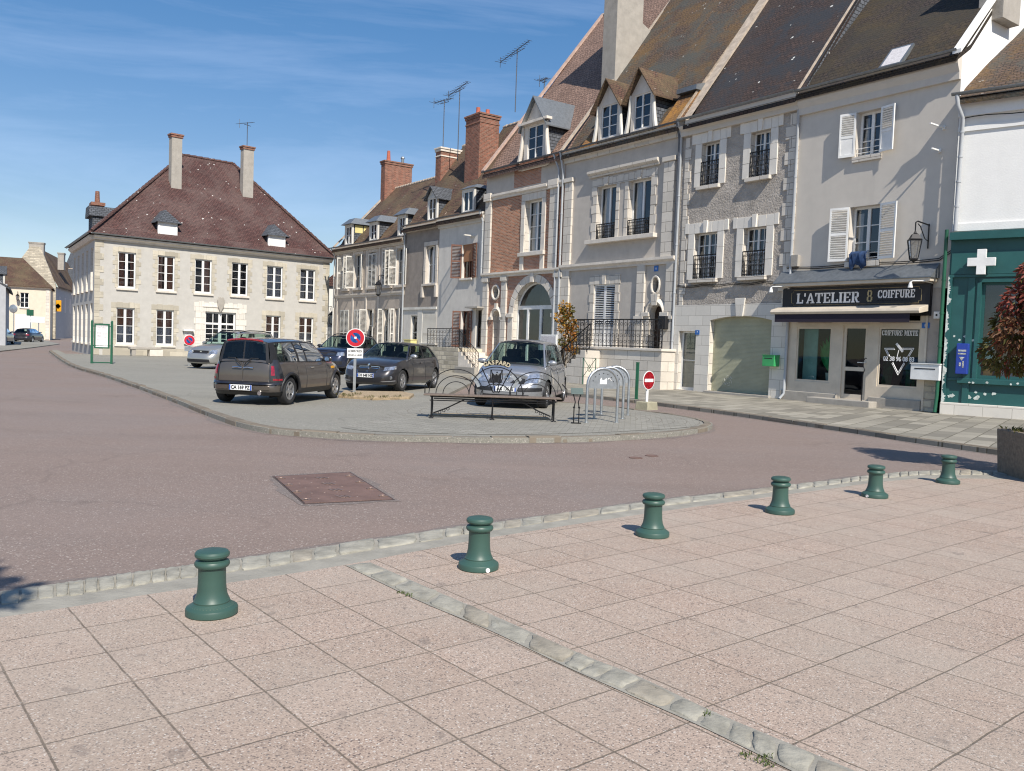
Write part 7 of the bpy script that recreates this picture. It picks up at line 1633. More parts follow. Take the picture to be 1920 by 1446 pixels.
c.wheels(5, 1); c.mirrors(M['cp_silver'], .68, 1.02); c.seams((.72, -.35, -1.15), ((-.2, .82), (-1.1, .84)))
c.patches('headlight', 'f', [(.52, .60), (.98, .655), (1.02, .745), (.56, .695)], M['lamp_clear'], off=.008)
c.patches('grille', 'f', [(.03, .56), (.28, .56), (.31, .70), (.03, .71)], M['ink'], off=.01); c.patches('grille_frame', 'f', [(.015, .545), (.295, .545), (.33, .715), (.015, .725)], M['chrome'], off=.002)
c.patches('lower_grille', 'f', [(0, .27), (.42, .27), (.5, .40), (0, .40)], M['ink'], off=.006); c.patches('side_intake', 'f', [(.58, .33), (.88, .36), (.88, .46), (.56, .44)], M['ink'], off=.006)
c.patches('bumper_blade', 'f', [(.50, .285), (.92, .31), (.92, .335), (.46, .30)], M['cp_silver'], off=.014)
for sg in (1, -1): p = c.pt('f', .74 * sg, .41, .012); MB().lathe([(.05, 0), (.045, .012), (0, .014)], p, 12, 'X').build('fog_lamp', M['lamp_clear'], c.t)
MB().lathe([(.045, -.01), (.04, .012), (0, .016)], c.pt('f', 0, .752, .03), 14, 'X').build('badge', M['chrome'], c.t)
c.plate('f', .46, 'CH 648 NZ', off=.03)

# ---- silver people carrier behind the bench
SP3 = dict(L=4.26, W=1.81, fo=.82, wb=2.685, rw=.32, sill=.21, gap=.05, nf=4.2, nr=6,
    shoulder=[(-2.13, .98), (-1.6, 1.02), (-.8, 1.01), (.2, .99), (.9, .99), (1.3, .95), (1.7, .87), (1.95, .78), (2.13, .68)],
    gh=(1.18, .36, -1.75, -2.02), roof=[(-1.9, 1.55), (-1.0, 1.61), (-.1, 1.62), (.4, 1.575)], wr=.62, drop=.06, rcrown=.07, bow=.20, crown=.08,
    pillars=[(0, 0, 'p'), (.03, .02, 'g'), (.16, .05, 't'), (.18, .07, 'g'), (.46, .40, 't'), (.49, .43, 'g'), (.74, .73, 't'), (.77, .76, 'g'), (.92, .92, 'p'), (1, 1, 'p')])
fp = G(1022, 765, IZ); hdv = Vector((-.205, -.979, 0)); k, an = pose_left(fp, fp - hdv * SP3['wb'], SP3)
c = Car('people_carrier', 'silver people carrier facing forward right behind the iron bench', k, an, SP3, M['cp_silver'])
c.wheels(6, 0); c.mirrors(M['cp_silver'], .86, 1.07); c.seams((.95, -.22, -1.1), ((.0, .86), (-.95, .88)))
c.patches('headlight', 'f', [(.46, .60), (1.0, .64), (1.10, .84), (.66, .80)], M['lamp_clear'], off=.010)
c.patches('grille', 'f', [(.09, .60), (.44, .585), (.50, .70), (.20, .72)], M['ink'], off=.008); c.patches('bumper_pad', 'f', [(.30, .40), (.98, .42), (.98, .50), (.30, .50)], M['trim'], off=.004)
c.patch(MB(), 'f', [(-.6, .235), (.6, .235), (.55, .33), (-.55, .33)], 14, 2, .006).build('lower_grille', M['ink'], c.t)
MB().tube([c.pt('f', 0, .74, .02) + Vector((0, 0, .07)), c.pt('f', .05, .74, .03), c.pt('f', 0, .66, .03), c.pt('f', -.05, .74, .03)], .014, 5, True).build('badge', M['chrome'], c.t)
c.plate('f', .46, 'AA 136 JE', off=.02)
wp = MB()
for a0, a1 in ((-.75, .1), (.0, .8)): wp.tube([c.WS(a0, .02) + Vector((.03, 0, .03)), c.WS(a1, .05) + Vector((.03, 0, .03))], .012, 5)
wp.build('wiper', M['trim'], c.t)

# ---- navy sport utility car behind
SP4 = dict(L=4.32, W=1.83, fo=.84, wb=2.67, rw=.35, sill=.28, gap=.06, nf=5.5, nr=6.5,
    shoulder=[(-2.16, 1.08), (-1.5, 1.12), (-.5, 1.09), (.6, 1.07), (1.1, 1.06), (1.6, 1.02), (1.95, .95), (2.16, .86)],
    gh=(.90, .28, -1.62, -1.98), roof=[(-1.8, 1.58), (-1.0, 1.625), (-.2, 1.63), (.3, 1.60)], wr=.63, drop=.06, bow=.14, crown=.06,
    pillars=[(0, 0, 'p'), (.03, .02, 'g'), (.42, .37, 't'), (.46, .40, 'g'), (.74, .74, 't'), (.78, .78, 'g'), (.92, .92, 'p'), (1, 1, 'p')])
def spot(px, y, z=IZ): d = ray(px, 700); kk = y / d.y; p = CAM + d * kk; return Vector((p.x, p.y, z - .004))
c = Car('sport_utility_car', 'navy blue sport utility car with roof rails behind the no parking sign', spot(648, 36.5), R(-104), SP4, M['cp_navy'])
c.wheels(5, 0); c.mirrors(M['trim'], .66, 1.14); c.rails(.05); c.seams((.7, -.3, -1.15), ((-.1, .95), (-1.0, .96)), arch_trim=M['trim'])
c.patches('headlight', 'f', [(.55, .76), (.95, .78), (.97, .92), (.55, .90)], M['lamp_clear'], off=.010); c.patch(MB(), 'f', [(-.5, .76), (.5, .76), (.5, .90), (-.5, .90)], 12, 2, .008).build('grille', M['trim'], c.t)
gb = MB()
for sg in (-1, 1):
    for z in (.79, .83, .87): gb.tube([c.pt('f', sg * .12, z, .014), c.pt('f', sg * .48, z, .014)], .011, 4)
gb.build('grille_bars', M['chrome'], c.t); c.patch(MB(), 'f', [(-.8, .30), (.8, .30), (.8, .55), (-.8, .55)], 14, 2, .006).build('lower_bumper', M['trim'], c.t)

# ---- pale silver family car by the town house
SP5 = dict(SP3); SP5.update(L=4.45, W=1.78, fo=.86, wb=2.76, roof=[(-2.0, 1.60), (-1.0, 1.63), (-.1, 1.62), (.4, 1.57)], gh=(1.10, .36, -1.95, -2.1))
c = Car('family_car', 'pale silver family car with roof bars parked in front of the cream house', spot(436, 37.6), R(-112), SP5, M['cp_champ'])
c.wheels(6, 0); c.mirrors(M['cp_champ'], .8, 1.07); c.rails(.05); c.seams((.9, -.25, -1.15), ((.0, .86), (-1.0, .88)))
c.patches('headlight', 'f', [(.55, .62), (.92, .64), (.98, .80), (.62, .78)], M['lamp_clear'], off=.010); c.patch(MB(), 'f', [(-.42, .64), (.42, .64), (.5, .76), (-.5, .76)], 12, 2, .008).build('grille', M['trim'], c.t)
c.patch(MB(), 'f', [(-.62, .27), (.62, .27), (.58, .40), (-.58, .40)], 12, 2, .006).build('lower_grille', M['ink'], c.t); c.plate('f', .5, 'BW 412 DK', off=.02) if False else None
MB().lathe([(.05, -.005), (.045, .012), (0, .014)], c.pt('f', 0, .70, .012), 14, 'X').build('badge', M['chrome'], c.t)

# ---- two dark cars down the left street
c = Car('street_car', 'dark hatchback seen from behind, parked in front of the warm cream house', spot(53, 86, .0), R(100), SP2, M['cp_dark'])
c.wheels(5, 0); c.patches('tail_light', 'r', [(.5, .70), (.85, .70), (.85, .82), (.5, .84)], M['lamp_red'], off=.01); c.plate('r', .6, '', off=.03) if False else None; c.mirrors(M['cp_dark'], .68, 1.02)
c = Car('parked_car', 'dark car cut off by the left edge of the photograph', spot(-4, 70, .06), R(108), SP2, M['cp_dark'])
c.wheels(5, 0); c.patches('tail_light', 'r', [(.5, .70), (.85, .70), (.85, .82), (.5, .84)], M['lamp_red'], off=.01); c.mirrors(M['cp_dark'], .68, 1.02)
# ------------------------------------------------------------------ street furniture
# cast bollards, each with the marks that tell it apart
def bollard_prof(k=1.):
    p = [(.150, 0), (.156, .006), (.156, .034), (.152, .042), (.118, .062), (.108, .070), (.109, .078), (.104, .084), (.092, .112), (.086, .145), (.083, .19), (.082, .262), (.084, .268), (.098, .274), (.105, .285), (.105, .295), (.098, .306), (.084, .312), (.080, .317), (.084, .322), (.098, .328), (.104, .338), (.103, .350), (.094, .360), (.070, .366), (0, .368)]
    return [(r * k * .92, z * k) for r, z in p]
bl_lab = ['nearest green cast iron bollard, standing left of the diagonal cobbled strip', 'green bollard just right of the diagonal strip, with a round white mark on its foot', 'third green bollard counted from the lower left, below the bicycle stands',
          'fourth green bollard counted from the lower left, in front of the roller shutter house', 'fifth green bollard, below the salon doorstep, with a round white mark on its foot', 'farthest green bollard, beside the concrete planter and its tree shadow']
bp = [(397, 1152), (897, 1067), (1223, 1006), (1462, 963), (1640, 933), (1777, 907)]; b0 = None
for i, p in enumerate(bp):
    g = G(*p)
    if b0 is None:
        b0 = thing('bollard', bl_lab[0], 'bollard', (0, 0, 0), 0, 'green bollards along the cobbled border'); MB().lathe(bollard_prof(), n=40).build('post', M['bollard'], b0, smooth=32); o = b0
    else: o = copy_tree(b0); o['label'] = bl_lab[i]
    o.location = (g.x, g.y, .006); o.rotation_euler = (R(rnd.uniform(-.8, .8)), R(rnd.uniform(-.8, .8)), rnd.uniform(0, 6))
for i, px in ((1, 915), (4, 1628)):
    d = Vector((bp[i][0], 0, 0)); g = G(*bp[i]); v = (CAM - g); v.z = 0; v.normalize(); s = Vector((-v.y, v.x, 0)); k = (.45 if i == 1 else -.55); q = (v * math.sqrt(1 - k * k) + s * k)
    o = bpy.data.objects['bollard' if i == 0 else 'bollard.%03d' % i]; X = o.matrix_basis.inverted() @ (Matrix.Translation(g + q * .146 + Vector((0, 0, .026))) @ q.to_track_quat('Z', 'Y').to_matrix().to_4x4())
    m_ = MB().lathe([(.016, -.004), (.016, .003), (.011, .003), (.010, .0), (0, .0)], n=14); m_.v = [tuple(X @ Vector(v_)) for v_ in m_.v]; m_.build('foot_mark', M['letter'], o)

# planter with its red leaved tree
c0 = G(1863, 885); c1 = G(1925, 903.5); u = (c1 - c0).normalized(); pl_a = math.atan2(u.y, u.x)
pt_ = thing('planter', 'large square brown concrete planter cut off by the right edge of the photograph', 'planter', c0, pl_a); pz = .64; S_ = 1.25
pm = MB(); pm.add([(.03, .03, 0), (S_ - .03, .03, 0), (S_ - .03, S_ - .03, 0), (.03, S_ - .03, 0), (0, 0, pz), (S_, 0, pz), (S_, S_, pz), (0, S_, pz), (.09, .09, pz), (S_ - .09, .09, pz), (S_ - .09, S_ - .09, pz), (.09, S_ - .09, pz), (.09, .09, pz - .1), (S_ - .09, .09, pz - .1), (S_ - .09, S_ - .09, pz - .1), (.09, S_ - .09, pz - .1)],
    [(0, 1, 5, 4), (1, 2, 6, 5), (2, 3, 7, 6), (3, 0, 4, 7), (4, 5, 9, 8), (5, 6, 10, 9), (6, 7, 11, 10), (7, 4, 8, 11), (8, 9, 13, 12), (9, 10, 14, 13), (10, 11, 15, 14), (11, 8, 12, 15)])
pm.build('tub', M['planter'], pt_, bevel=.02); MB().box(.08, S_ - .08, .08, S_ - .08, pz - .12, pz - .05).build('soil', M['soil'], pt_)
pc = c0 + u * .52 + Vector((-u.y, u.x, 0)) * .42
def leaves(n, centers, size, seed, droop=.3, narrow=.32):
    """leaf blades spread through several clumps; returns one MB with three materials"""
    rr = random.Random(seed); mb = MB(); tot = sum(c[3] ** 2 for c in centers)
    for cx_, cy_, cz_, cr_, mi in centers:
        for i in range(int(n * cr_ ** 2 / tot)):
            while True:
                v = Vector((rr.uniform(-1, 1), rr.uniform(-1, 1), rr.uniform(-1, 1)))
                if .25 < v.length < 1: break
            v = v.normalized() * (v.length ** .45); p = Vector((cx_, cy_, cz_)) + Vector((v.x, v.y, v.z * .8)) * cr_
            l = size * rr.uniform(.6, 1.25); d = (v + Vector((rr.uniform(-1, 1), rr.uniform(-1, 1), rr.uniform(-.6, .6) - droop * 2))).normalized(); s = d.cross(Vector((rr.uniform(-1, 1), rr.uniform(-1, 1), rr.uniform(-1, 1)))).normalized() * l * narrow; k = d.cross(s).normalized() * l * .1
            m = mi if rr.random() < .72 else rr.randrange(3)
            mb.add([p, p + d * l * .4 + s + k, p + d * l, p + d * l * .4 - s + k], [(0, 1, 2), (0, 2, 3)], m)
    return mb
tr = thing('maple_tree', 'small tree with red and bronze leaves growing in the concrete planter', 'tree', (pc.x, pc.y, pz - .06)); zz = -pz + .06
tk = MB().tube([(0, 0, 0), (.01, .02, .4), (-.02, .01, .85), (.0, .0, 1.2)], [.045, .038, .032, .026], 9); rr = random.Random(6); cs = []
for i in range(15):
    a = i * 2.4; z = .95 + .085 * i; r = .56 * math.sin(min(1, .35 + i / 17) * math.pi * .93); e = (r * math.cos(a), r * math.sin(a), z + .15); tk.tube([(0, 0, z - .2), (e[0] * .5, e[1] * .5, z - .02), e], [.018, .012, .005], 5); cs.append((e[0], e[1], e[2] - .04, rr.uniform(.27, .40), (0 if z > 1.7 else (1 if z > 1.2 else 2)) if rr.random() < .75 else rr.randrange(3)))
tk.build('trunk', M['bark'], tr, smooth=60); leaves(11000, cs, .095, 12, .45, .22).build('crown', [M['leaf_red'], M['leaf_brown'], M['leaf_olive']], tr)
tufts('planter_plants', [c0 + u * x + Vector((-u.y, u.x, 0)) * y + Vector((0, 0, pz - .06)) for x in (.15, .35, .55, .8, 1.0) for y in (.15, .4, .8)], 34, .13, .15, M['leaf_olive'], 5); tag(bpy.data.objects['planter_plants'], 'low green ground plants on the soil of the concrete planter', 'plants')
# plane tree on the square behind the viewer; its crown shades the left edge of the border
tr = thing('plane_tree', 'leafy tree standing on the square beside the viewer, casting the shadow at the left edge', 'tree', (-2.6, -2.6, 0))
TX, TY, TZ = .86, 1.55, 5.9; tk = MB().tube([(0, 0, 0), (.1, .1, 2), (.35, .6, 4), (TX, TY, TZ - .4)], [.16, .13, .1, .05], 10); cs = []
for i in range(9): a = i * 2.4; r = .8 * math.sqrt((i + .5) / 9); e = (TX + r * math.cos(a), TY + r * math.sin(a), TZ + rr.uniform(-.3, .4)); tk.tube([(TX * .7, TY * .7, TZ - 1.2), e], [.04, .01], 5); cs.append((*e, rr.uniform(.34, .5), 0))
tk.build('trunk', M['bark'], tr, smooth=60); leaves(4600, cs, .13, 3, .1, .38).build('crown', [M['leaf_green'], M['leaf_olive'], M['leaf_green']], tr)
# yellow climber on the railing
BF = Frame(ROW.w(-23.65), row_ang); q = BF.p(1056, 640, -1.3); o = thing('yellow_shrub', 'shrub with yellow and orange leaves by the railing beside the arched entrance', 'shrub', BF.w(q[0], -1.3, .1)); cs = []; tk = MB()
for i in range(13): z = 1.35 + i * .15; x = rr.uniform(-.42, .5) * (1.15 - i / 16); y = rr.uniform(-.25, .25); tk.tube([(0, 0, 0), (x * .4, y * .4, z * .5), (x, y, z)], [.02, .015, .004], 5); cs.append((x, y, z, rr.uniform(.18, .30), i % 3))
tk.build('stems', M['bark'], o); leaves(1500, cs, .11, 8, .2, .36).build('foliage', [M['leaf_yellow'], M['leaf_orange'], M['leaf_olive']], o)

# ---- iron bench with fan shaped back
P0, P1 = G(793, 783, IZ), G(1051, 791, IZ); u = (P1 - P0); BL = u.length; ba = math.atan2(u.y, u.x)
be = thing('iron_bench', 'long bench with a dark plank seat and a fanned wrought iron back', 'bench', (P0.x, P0.y, IZ - .004), ba); zs = .44
sb_ = MB()
for k in range(3): sb_.box(0, BL, -.05 + .14 * k, .08 + .14 * k, zs, zs + .028)
sb_.build('seat', M['bench_wood'], be, bevel=.008)
sup = MB().tube([(.2, .0, zs - .05), (BL - .15, 0, zs - .05)], .014, 6).tube([(.12, .28, zs - .03), (BL - .12, .28, zs - .03)], .014, 6).tube([(.12, .0, zs - .09), (BL - .12, .0, zs - .09)], .010, 6); sup.build('seat_rails', M['iron'], be)
for x in (.16, BL / 2, BL - .14):
    lg = MB().tube([(x, 0, 0), (x, 0, zs - .01)], .016, 7).tube([(x, .30, 0), (x + .01, .33, zs * .6), (x, .28, zs)], .014, 7).lathe([(.05, 0), (.045, .012), (.018, .02)], (x, 0, 0), 10).lathe([(.05, 0), (.045, .012), (.018, .02)], (x, .30, 0), 10).tube([(x, 0, zs - .02), (x, .30, zs - .02)], .012, 6); lg.build('leg', M['iron'], be)
for s, x0 in ((1, .2), (-1, BL - .2)):
    br = MB()
    br.tube([(x0, .02, .1), (x0 + s * .25, .02, .20), (x0 + s * .6, .02, zs - .06), (x0 + s * .85, .02, zs - .05)], .013, 6)
    for k in range(3): br.tube([(x0 + s * (.12 + .08 * k) + .028 * math.cos(a), .02, .12 + .035 * k + .028 * math.sin(a)) for a in [i * .7 for i in range(9)]], .007, 5, True)
    br.build('scrolled_brace', M['iron'], be)
yb = .30; z0 = zs + .03; k_ = BL / 2.72
def ell(cx_, rx, rz, a0, a1, n=22): return [(cx_ + rx * math.cos(a0 + (a1 - a0) * i / n), yb + .05 * max(0, math.sin(a0 + (a1 - a0) * i / n)), z0 + rz * math.sin(a0 + (a1 - a0) * i / n)) for i in range(n + 1)]
cL, cM, cR = .63 * k_, 1.43 * k_, 2.24 * k_
for cx_, s in ((cL, -1), (cR, 1)):
    fan = MB()
    for rx, rz in ((.54, .49), (.40, .36), (.26, .24)): fan.tube(ell(cx_, rx * k_, rz, 0, math.pi), .0085, 6)
    fan.tube([(cx_ + s * .52 * k_, yb, z0 + .26), (cx_ + s * .62 * k_, yb, z0 + .16), (cx_ + s * .62 * k_, yb, z0)], .011, 6); fan.build('side_fan', M['iron'], be)
fan = MB().tube(ell(cM, .54 * k_, .56, 0, math.pi), .010, 6)
for a in (60, 80.0, 100.0, 120): fan.tube([(cM + .10 * math.cos(R(a)), yb, z0 + .04), (cM + .60 * math.cos(R(a)), yb + .04, z0 + (.62 if a in (60, 120) else .5) * math.sin(R(a)))], .011, 5)
fan.tube(ell(cM, .30 * k_, .22, 0, math.pi), .010, 5); fan.build('centre_fan', M['iron'], be)
# name plate on the arch, shield with an eagle
rz_, rx_ = .60, .56; arcp = MB(); rows = [[], []]
for i in range(13):
    a = R(66 + 48 * i / 12); rows[0].append((cM + (rx_) * math.cos(a), yb + .045, z0 + rz_ * math.sin(a))); rows[1].append((cM + (rx_ + .12) * math.cos(a), yb + .045, z0 + (rz_ + .10) * math.sin(a)))
npl = arcp.grid(rows).grid([[(x, y + .01, z) for x, y, z in r] for r in rows]).build('name_plate', M['iron'], be); ls = []
for i, ch in enumerate('GASPARD'):
    a = R(111.5 - 43 * i / 6); X = Matrix.Translation((cM + (rx_ + .06) * math.cos(a), yb + .038, z0 + (rz_ + .05) * math.sin(a))) @ Matrix.Rotation(-(a - R(90)), 4, 'Y') @ Matrix.Rotation(R(90), 4, 'X')
    ls.append(text('l', ch, .115, M['gold'], None, X, bold=.004, depth=.004))
M['pale_gold'] = paint('pale_gold_paint', (.44, .39, .27), .5); join_meshes('name_lettering', ls, M['pale_gold'], npl)
shp = [(-.12, .17), (.12, .17), (.12, 0), (.085, -.08), (0, -.14), (-.085, -.08), (-.12, 0)]; sc_ = (cM, z0 + .33)
sh_ = MB().tube([(sc_[0] + x, yb + .03, sc_[1] + z) for x, z in shp], .009, 5, True).build('shield', M['iron'], be)
eg = MB()
for s in (-1, 1):
    pl = [(0, .10), (.03 * s, .06), (.09 * s, .13), (.10 * s, .03), (.075 * s, -.02), (.05 * s, .02), (.035 * s, -.06), (.06 * s, -.10), (0, -.07)]
    q = [(sc_[0] + x, sc_[1] + z) for x, z in pl]; eg.prism(q if s < 0 else q[::-1], yb + .025, yb + .033)
eg.lathe([(0, -.02), (.02, 0), (0, .02)], (sc_[0] + .01, yb + .03, sc_[1] + .125), 8); eg.build('eagle_emblem', M['iron'], sh_)
for cx_, a0, a1, rx, rz in ((cM, 128, 148, .47, .48), (cM, 32, 52, .47, .48), (cL, 20, 50, .45, .42), (cR, 130, 160, .45, .42)):
    rows = [[], []]
    for i in range(7):
        a = R(a0 + (a1 - a0) * i / 6)
        for j in (0, 1): rows[j].append((cx_ + (rx + .06 * j) * k_ * math.cos(a), yb + .04, z0 + (rz + .06 * j) * math.sin(a)))
    MB().grid(rows).grid([[(x, y + .008, z) for x, y, z in r] for r in rows]).build('arc_plaque', M['galv'], be)
# low soil bed behind the bench, stone edged bed under the sign
bd = MB(); q = [P0 + u * .02 + Vector((0, .42, 0)), P0 + u * .93 + Vector((0, .42, 0)), P0 + u * .90 + Vector((.05, .95, 0)), P0 + u * .06 + Vector((-.05, .95, 0))]
bd.zprism(q, .05, IZ + .025); tag(bd.build('soil_bed', M['soil'], bevel=.03), kind='structure')
q = [G(*p, IZ) for p in ((634, 745), (700, 750), (768, 748), (776, 742), (755, 738), (690, 737), (645, 736))]; tag(MB().zprism(q[::-1] if False else q, .05, IZ + .06).build('sign_bed', M['soil'], bevel=.02), kind='structure')
tufts('bed_weeds', [G(x, y, IZ + .06) for x, y in ((642, 742), (655, 743), (690, 746), (720, 746), (668, 740), (745, 745))], 30, .09, .16, M['leaf_olive'], 7); tag(bpy.data.objects['bed_weeds'], 'dry weeds along the edge of the bed under the no parking sign', 'weeds')

# ---- bicycle stands
rk_lab = ['front arch of the three galvanised bicycle stands, with a white sticker on its plate', 'middle arch of the three galvanised bicycle stands', 'rear arch of the three galvanised bicycle stands']
for i, (a, b) in enumerate((((1099, 792), (1156, 792)), ((1114, 784), (1167, 785)), ((1127, 776.5), (1177, 778.5)))):
    a, b = G(*a, IZ), G(*b, IZ); d = b - a; w = d.length; o = thing('bicycle_stand', rk_lab[i], 'bicycle stand', (a.x, a.y, IZ - .004), math.atan2(d.y, d.x), 'galvanised bicycle stands'); H_ = 1.08; r = w / 2
    MB().tube([(0, 0, 0), (0, 0, H_ - r)] + [(r - r * math.cos(math.pi * k / 14), 0, H_ - r + r * math.sin(math.pi * k / 14)) for k in range(1, 14)] + [(w, 0, H_ - r), (w, 0, 0)], .029, 12).build('arch_tube', M['galv'], o, smooth=60)
    ir = r - .03; zl = H_ - r - .06; pn = MB().prism([(.03, zl), (w - .03, zl)] + [(r + ir * math.cos(math.pi * k / 14), H_ - r + ir * math.sin(math.pi * k / 14)) for k in range(15)], -.003, .003).build('infill_plate', M['galv'], o)
    hm = MB()
    for k in range(7): a_ = R(20 + 23 * k); hm.lathe([(.012, -.004), (0, -.0042)], (r + ir * .78 * math.cos(a_), 0, H_ - r + ir * .78 * math.sin(a_)), 8, 'Y')
    hm.build('plate_holes', M['ink'], pn)
    for x in (0, w): MB().lathe([(.055, 0), (.055, .008), (.03, .012)], (x, 0, 0), 12).build('foot_plate', M['galv'], o)
    if i == 0:
        MB().box(r - .07, r + .08, -.0055, -.0035, zl + .09, zl + .17).prism([(r - .07, zl + .17), (r - .02, zl + .17), (r - .05, zl + .22)], -.0055, -.0035).prism([(r + .02, zl + .17), (r + .08, zl + .17), (r + .07, zl + .21)], -.0055, -.0035).build('white_sticker', M['letter'], o)
        MB().tube([(r + .10 + .012 * k, -.006, zl + .18 + .03 * math.sin(k * .6)) for k in range(8)], .008, 4).build('scribble', M['letter'], o)
# small plaque on two legs
g = G(1080, 794, IZ); o = thing('plaque_stand', 'small green grey plaque on two thin legs between the bench and the bicycle stands', 'plaque', (g.x, g.y, IZ - .004), R(4))
MB().obox(Matrix.Translation((0, .02, .63)) @ Matrix.Rotation(R(42), 4, 'X'), .12, .085, .008).build('plaque', paint('verdigris', (.085, .115, .105), .5), o, bevel=.004)
for x in (-.05, .05): MB().tube([(x, 0, 0), (x, 0, .3), (x * .6, 0, .42), (x * 1.6, .01, .60)], .011, 6).lathe([(.02, .3), (.024, .315), (.02, .33)], (x, 0, 0), 8).build('leg', M['iron'], o)
MB().tube([(-.1, 0, .01), (.1, 0, .01)], .012, 5).build('foot', M['iron'], o)

# ---- traffic signs
def disc(o, r, mats, z, y=0, th=.012):
    MB().lathe([(0, -th), (r, -th), (r + .004, -th * .4), (r, 0), (0, 0)], (0, y, z), 36, 'Y').build('sign_plate', mats[0], o, smooth=30); return o
def ring(r0, r1, z, y): return MB().grid([[(r * math.cos(2 * math.pi * k / 40), y, z + r * math.sin(2 * math.pi * k / 40)) for k in range(41)] for r in (r0, r1)])
def no_parking(name, label, loc, rz, zc, r, post_r, extra=True):
    o = thing(name, label, 'traffic sign', loc, rz); disc(o, r, [M['white']], zc, -.05)
    ring(r * .55, r * .93, zc, -.0655).build('red_ring', M['sign_red'], o); MB().lathe([(r * .56, -.0645), (0, -.0645)], (0, 0, zc), 36, 'Y').build('blue_field', M['sign_blue'], o)
    a = R(-45); MB().obox(Matrix.Translation((0, -.0662, zc)) @ Matrix.Rotation(-a, 4, 'Y'), r * .58, .0008, r * .10).build('red_bar', M['sign_red'], o)
    MB().box(-post_r, post_r, -.03, .02, 0, zc + r * .6).build('post', M['galv'], o); MB().box(-.05, .05, -.048, -.032, zc - .04, zc - .01).box(-.05, .05, -.048, -.032, zc + .04, zc + .07).build('clamp', M['galv'], o)
    return o
g = G(664, 740, IZ); D_ = g.y; zc = (740 - 637) / (FPX / D_) ; o = no_parking('no_parking_sign', 'round red and blue no parking sign above a white text plate on a grey post', (g.x, g.y, IZ + .05), R(6), zc, .245, .035)
MB().box(-.03, .03, -.068, -.0672, zc - .025, zc + .03).build('white_mark', M['white'], o)
zp = zc - .41; tp = MB().box(-.21, .21, -.056, -.045, zp - .13, zp + .13).build('text_plate', M['white'], o, bevel=.02)
text('plate_lettering', 'LE MERCREDI', .075, M['ink'], tp, upright(0, -.0575, zp + .055), bold=.002, depth=.001, sx=.80); text('plate_lettering', 'DE 6H A 14H30', .070, M['ink'], tp, upright(0, -.0575, zp - .05), bold=.002, depth=.001, sx=.76)
g = G(354, 686, IZ); o = no_parking('small_no_parking_sign', 'distant round no parking sign with a grey plate in front of the cream house', (g.x, g.y, IZ - .004), R(28), (686 - 638) / (FPX / g.y), .24, .035)
zc2 = (686 - 638) / (FPX / g.y); MB().box(-.2, .2, -.056, -.045, zc2 - .48, zc2 - .28).build('text_plate', M['galv'], o)
g = G(1212, 767, IZ); D_ = g.y; zc = (768 - 713) / (FPX / D_); o = thing('no_entry_sign', 'round red no entry sign with a white bar on a low concrete block', 'traffic sign', (g.x, g.y, IZ - .014), R(44)); r = .235
disc(o, r, [M['white']], zc, -.03); MB().lathe([(r * .93, -.0435), (0, -.0435)], (0, 0, zc), 36, 'Y').build('red_disc', M['sign_red'], o); MB().box(-r * .75, r * .75, -.0455, -.044, zc - r * .17, zc + r * .17).build('white_bar', M['white'], o)
MB().tube([(0, 0, .15), (0, 0, zc + .1)], .035, 12).build('post', M['white'], o, smooth=60); MB().add([(-.22, -.2, 0), (.22, -.2, 0), (.22, .2, 0), (-.22, .2, 0), (-.2, -.18, .2), (.2, -.18, .2), (.2, .18, .2), (-.2, .18, .2)], [(0, 1, 5, 4), (1, 2, 6, 5), (2, 3, 7, 6), (3, 0, 4, 7), (4, 5, 6, 7)]).build('concrete_block', plaster('mossy_concrete', (.33, .31, .22), .25, .5, 20, (.16, .17, .07), .8), o, bevel=.02)
g = G(1193, 748, IZ); o = thing('green_post', 'slim dark green post left of the no entry sign', 'post', (g.x, g.y, IZ - .008), R(-30)); MB().box(-.045, .045, -.03, .03, 0, 1.08).build('shaft', M['green'], o, bevel=.01); MB().box(-.05, .05, -.035, .035, 1.08, 1.10).build('cap', M['green'], o, bevel=.006); MB().lathe([(.08, 0), (.08, .01), (0, .012)], n=14).build('base_plate', M['green'], o)

# ---- information board, stone bench, notice case by the town house
a, b = G(172, 681, IZ), G(209, 682, IZ); b = a + (b - a).normalized() * .9 if (b - a).length < .7 else b; d = b - a; w = d.length; o = thing('information_board', 'tall green framed information board with a white panel at the corner of the cream house', 'notice board', (a.x, a.y, IZ - .008), math.atan2(d.y, d.x)); Hb = (681 - 602) / (FPX / a.y)
for x in (0, w): MB().box(x - .045, x + .045, -.045, .045, 0, Hb).lathe([(.05, Hb), (.03, Hb + .05), (0, Hb + .06)], (x, 0, 0), 10).build('post', M['green'], o)
zl, zh = Hb * .36, Hb * .95; MB().box(.09, w - .09, -.05, .05, zl, zl + .06).box(.09, w - .09, -.05, .05, zh - .06, zh).box(.09, .15, -.05, .05, zl + .06, zh - .06).box(w - .15, w - .09, -.05, .05, zl + .06, zh - .06).box(.045, w - .045, -.02, .02, zl + .1, zl + .14).box(.045, w - .045, -.02, .02, zh - .14, zh - .1).build('frame', M['green'], o)
MB().box(.15, w - .15, -.02, .02, zl + .06, zh - .06).build('panel', M['white'], o); MB().box(.04, w - .04, -.03, .03, .03, .07).build('foot_rail', M['green'], o)
im = MB(); bars = ((.22, .45, .80, .90), (.48, .72, .80, .90), (.24, .46, .58, .66), (.24, .46, .46, .54), (.56, .74, .56, .62), (.24, .46, .34, .40), (.56, .74, .44, .48), (.56, .74, .30, .33), (.3, .68, .74, .77))
for x0, x1, f0, f1 in bars: zz_ = zh - zl; im.box(w * x0, w * x1, -.0225, -.0203, zl + zz_ * f0, zl + zz_ * f1)
im.build('printed_blocks', M['lace'], o)
LB = lambda px: LEFT.p(px, 674, -1.2)[0]
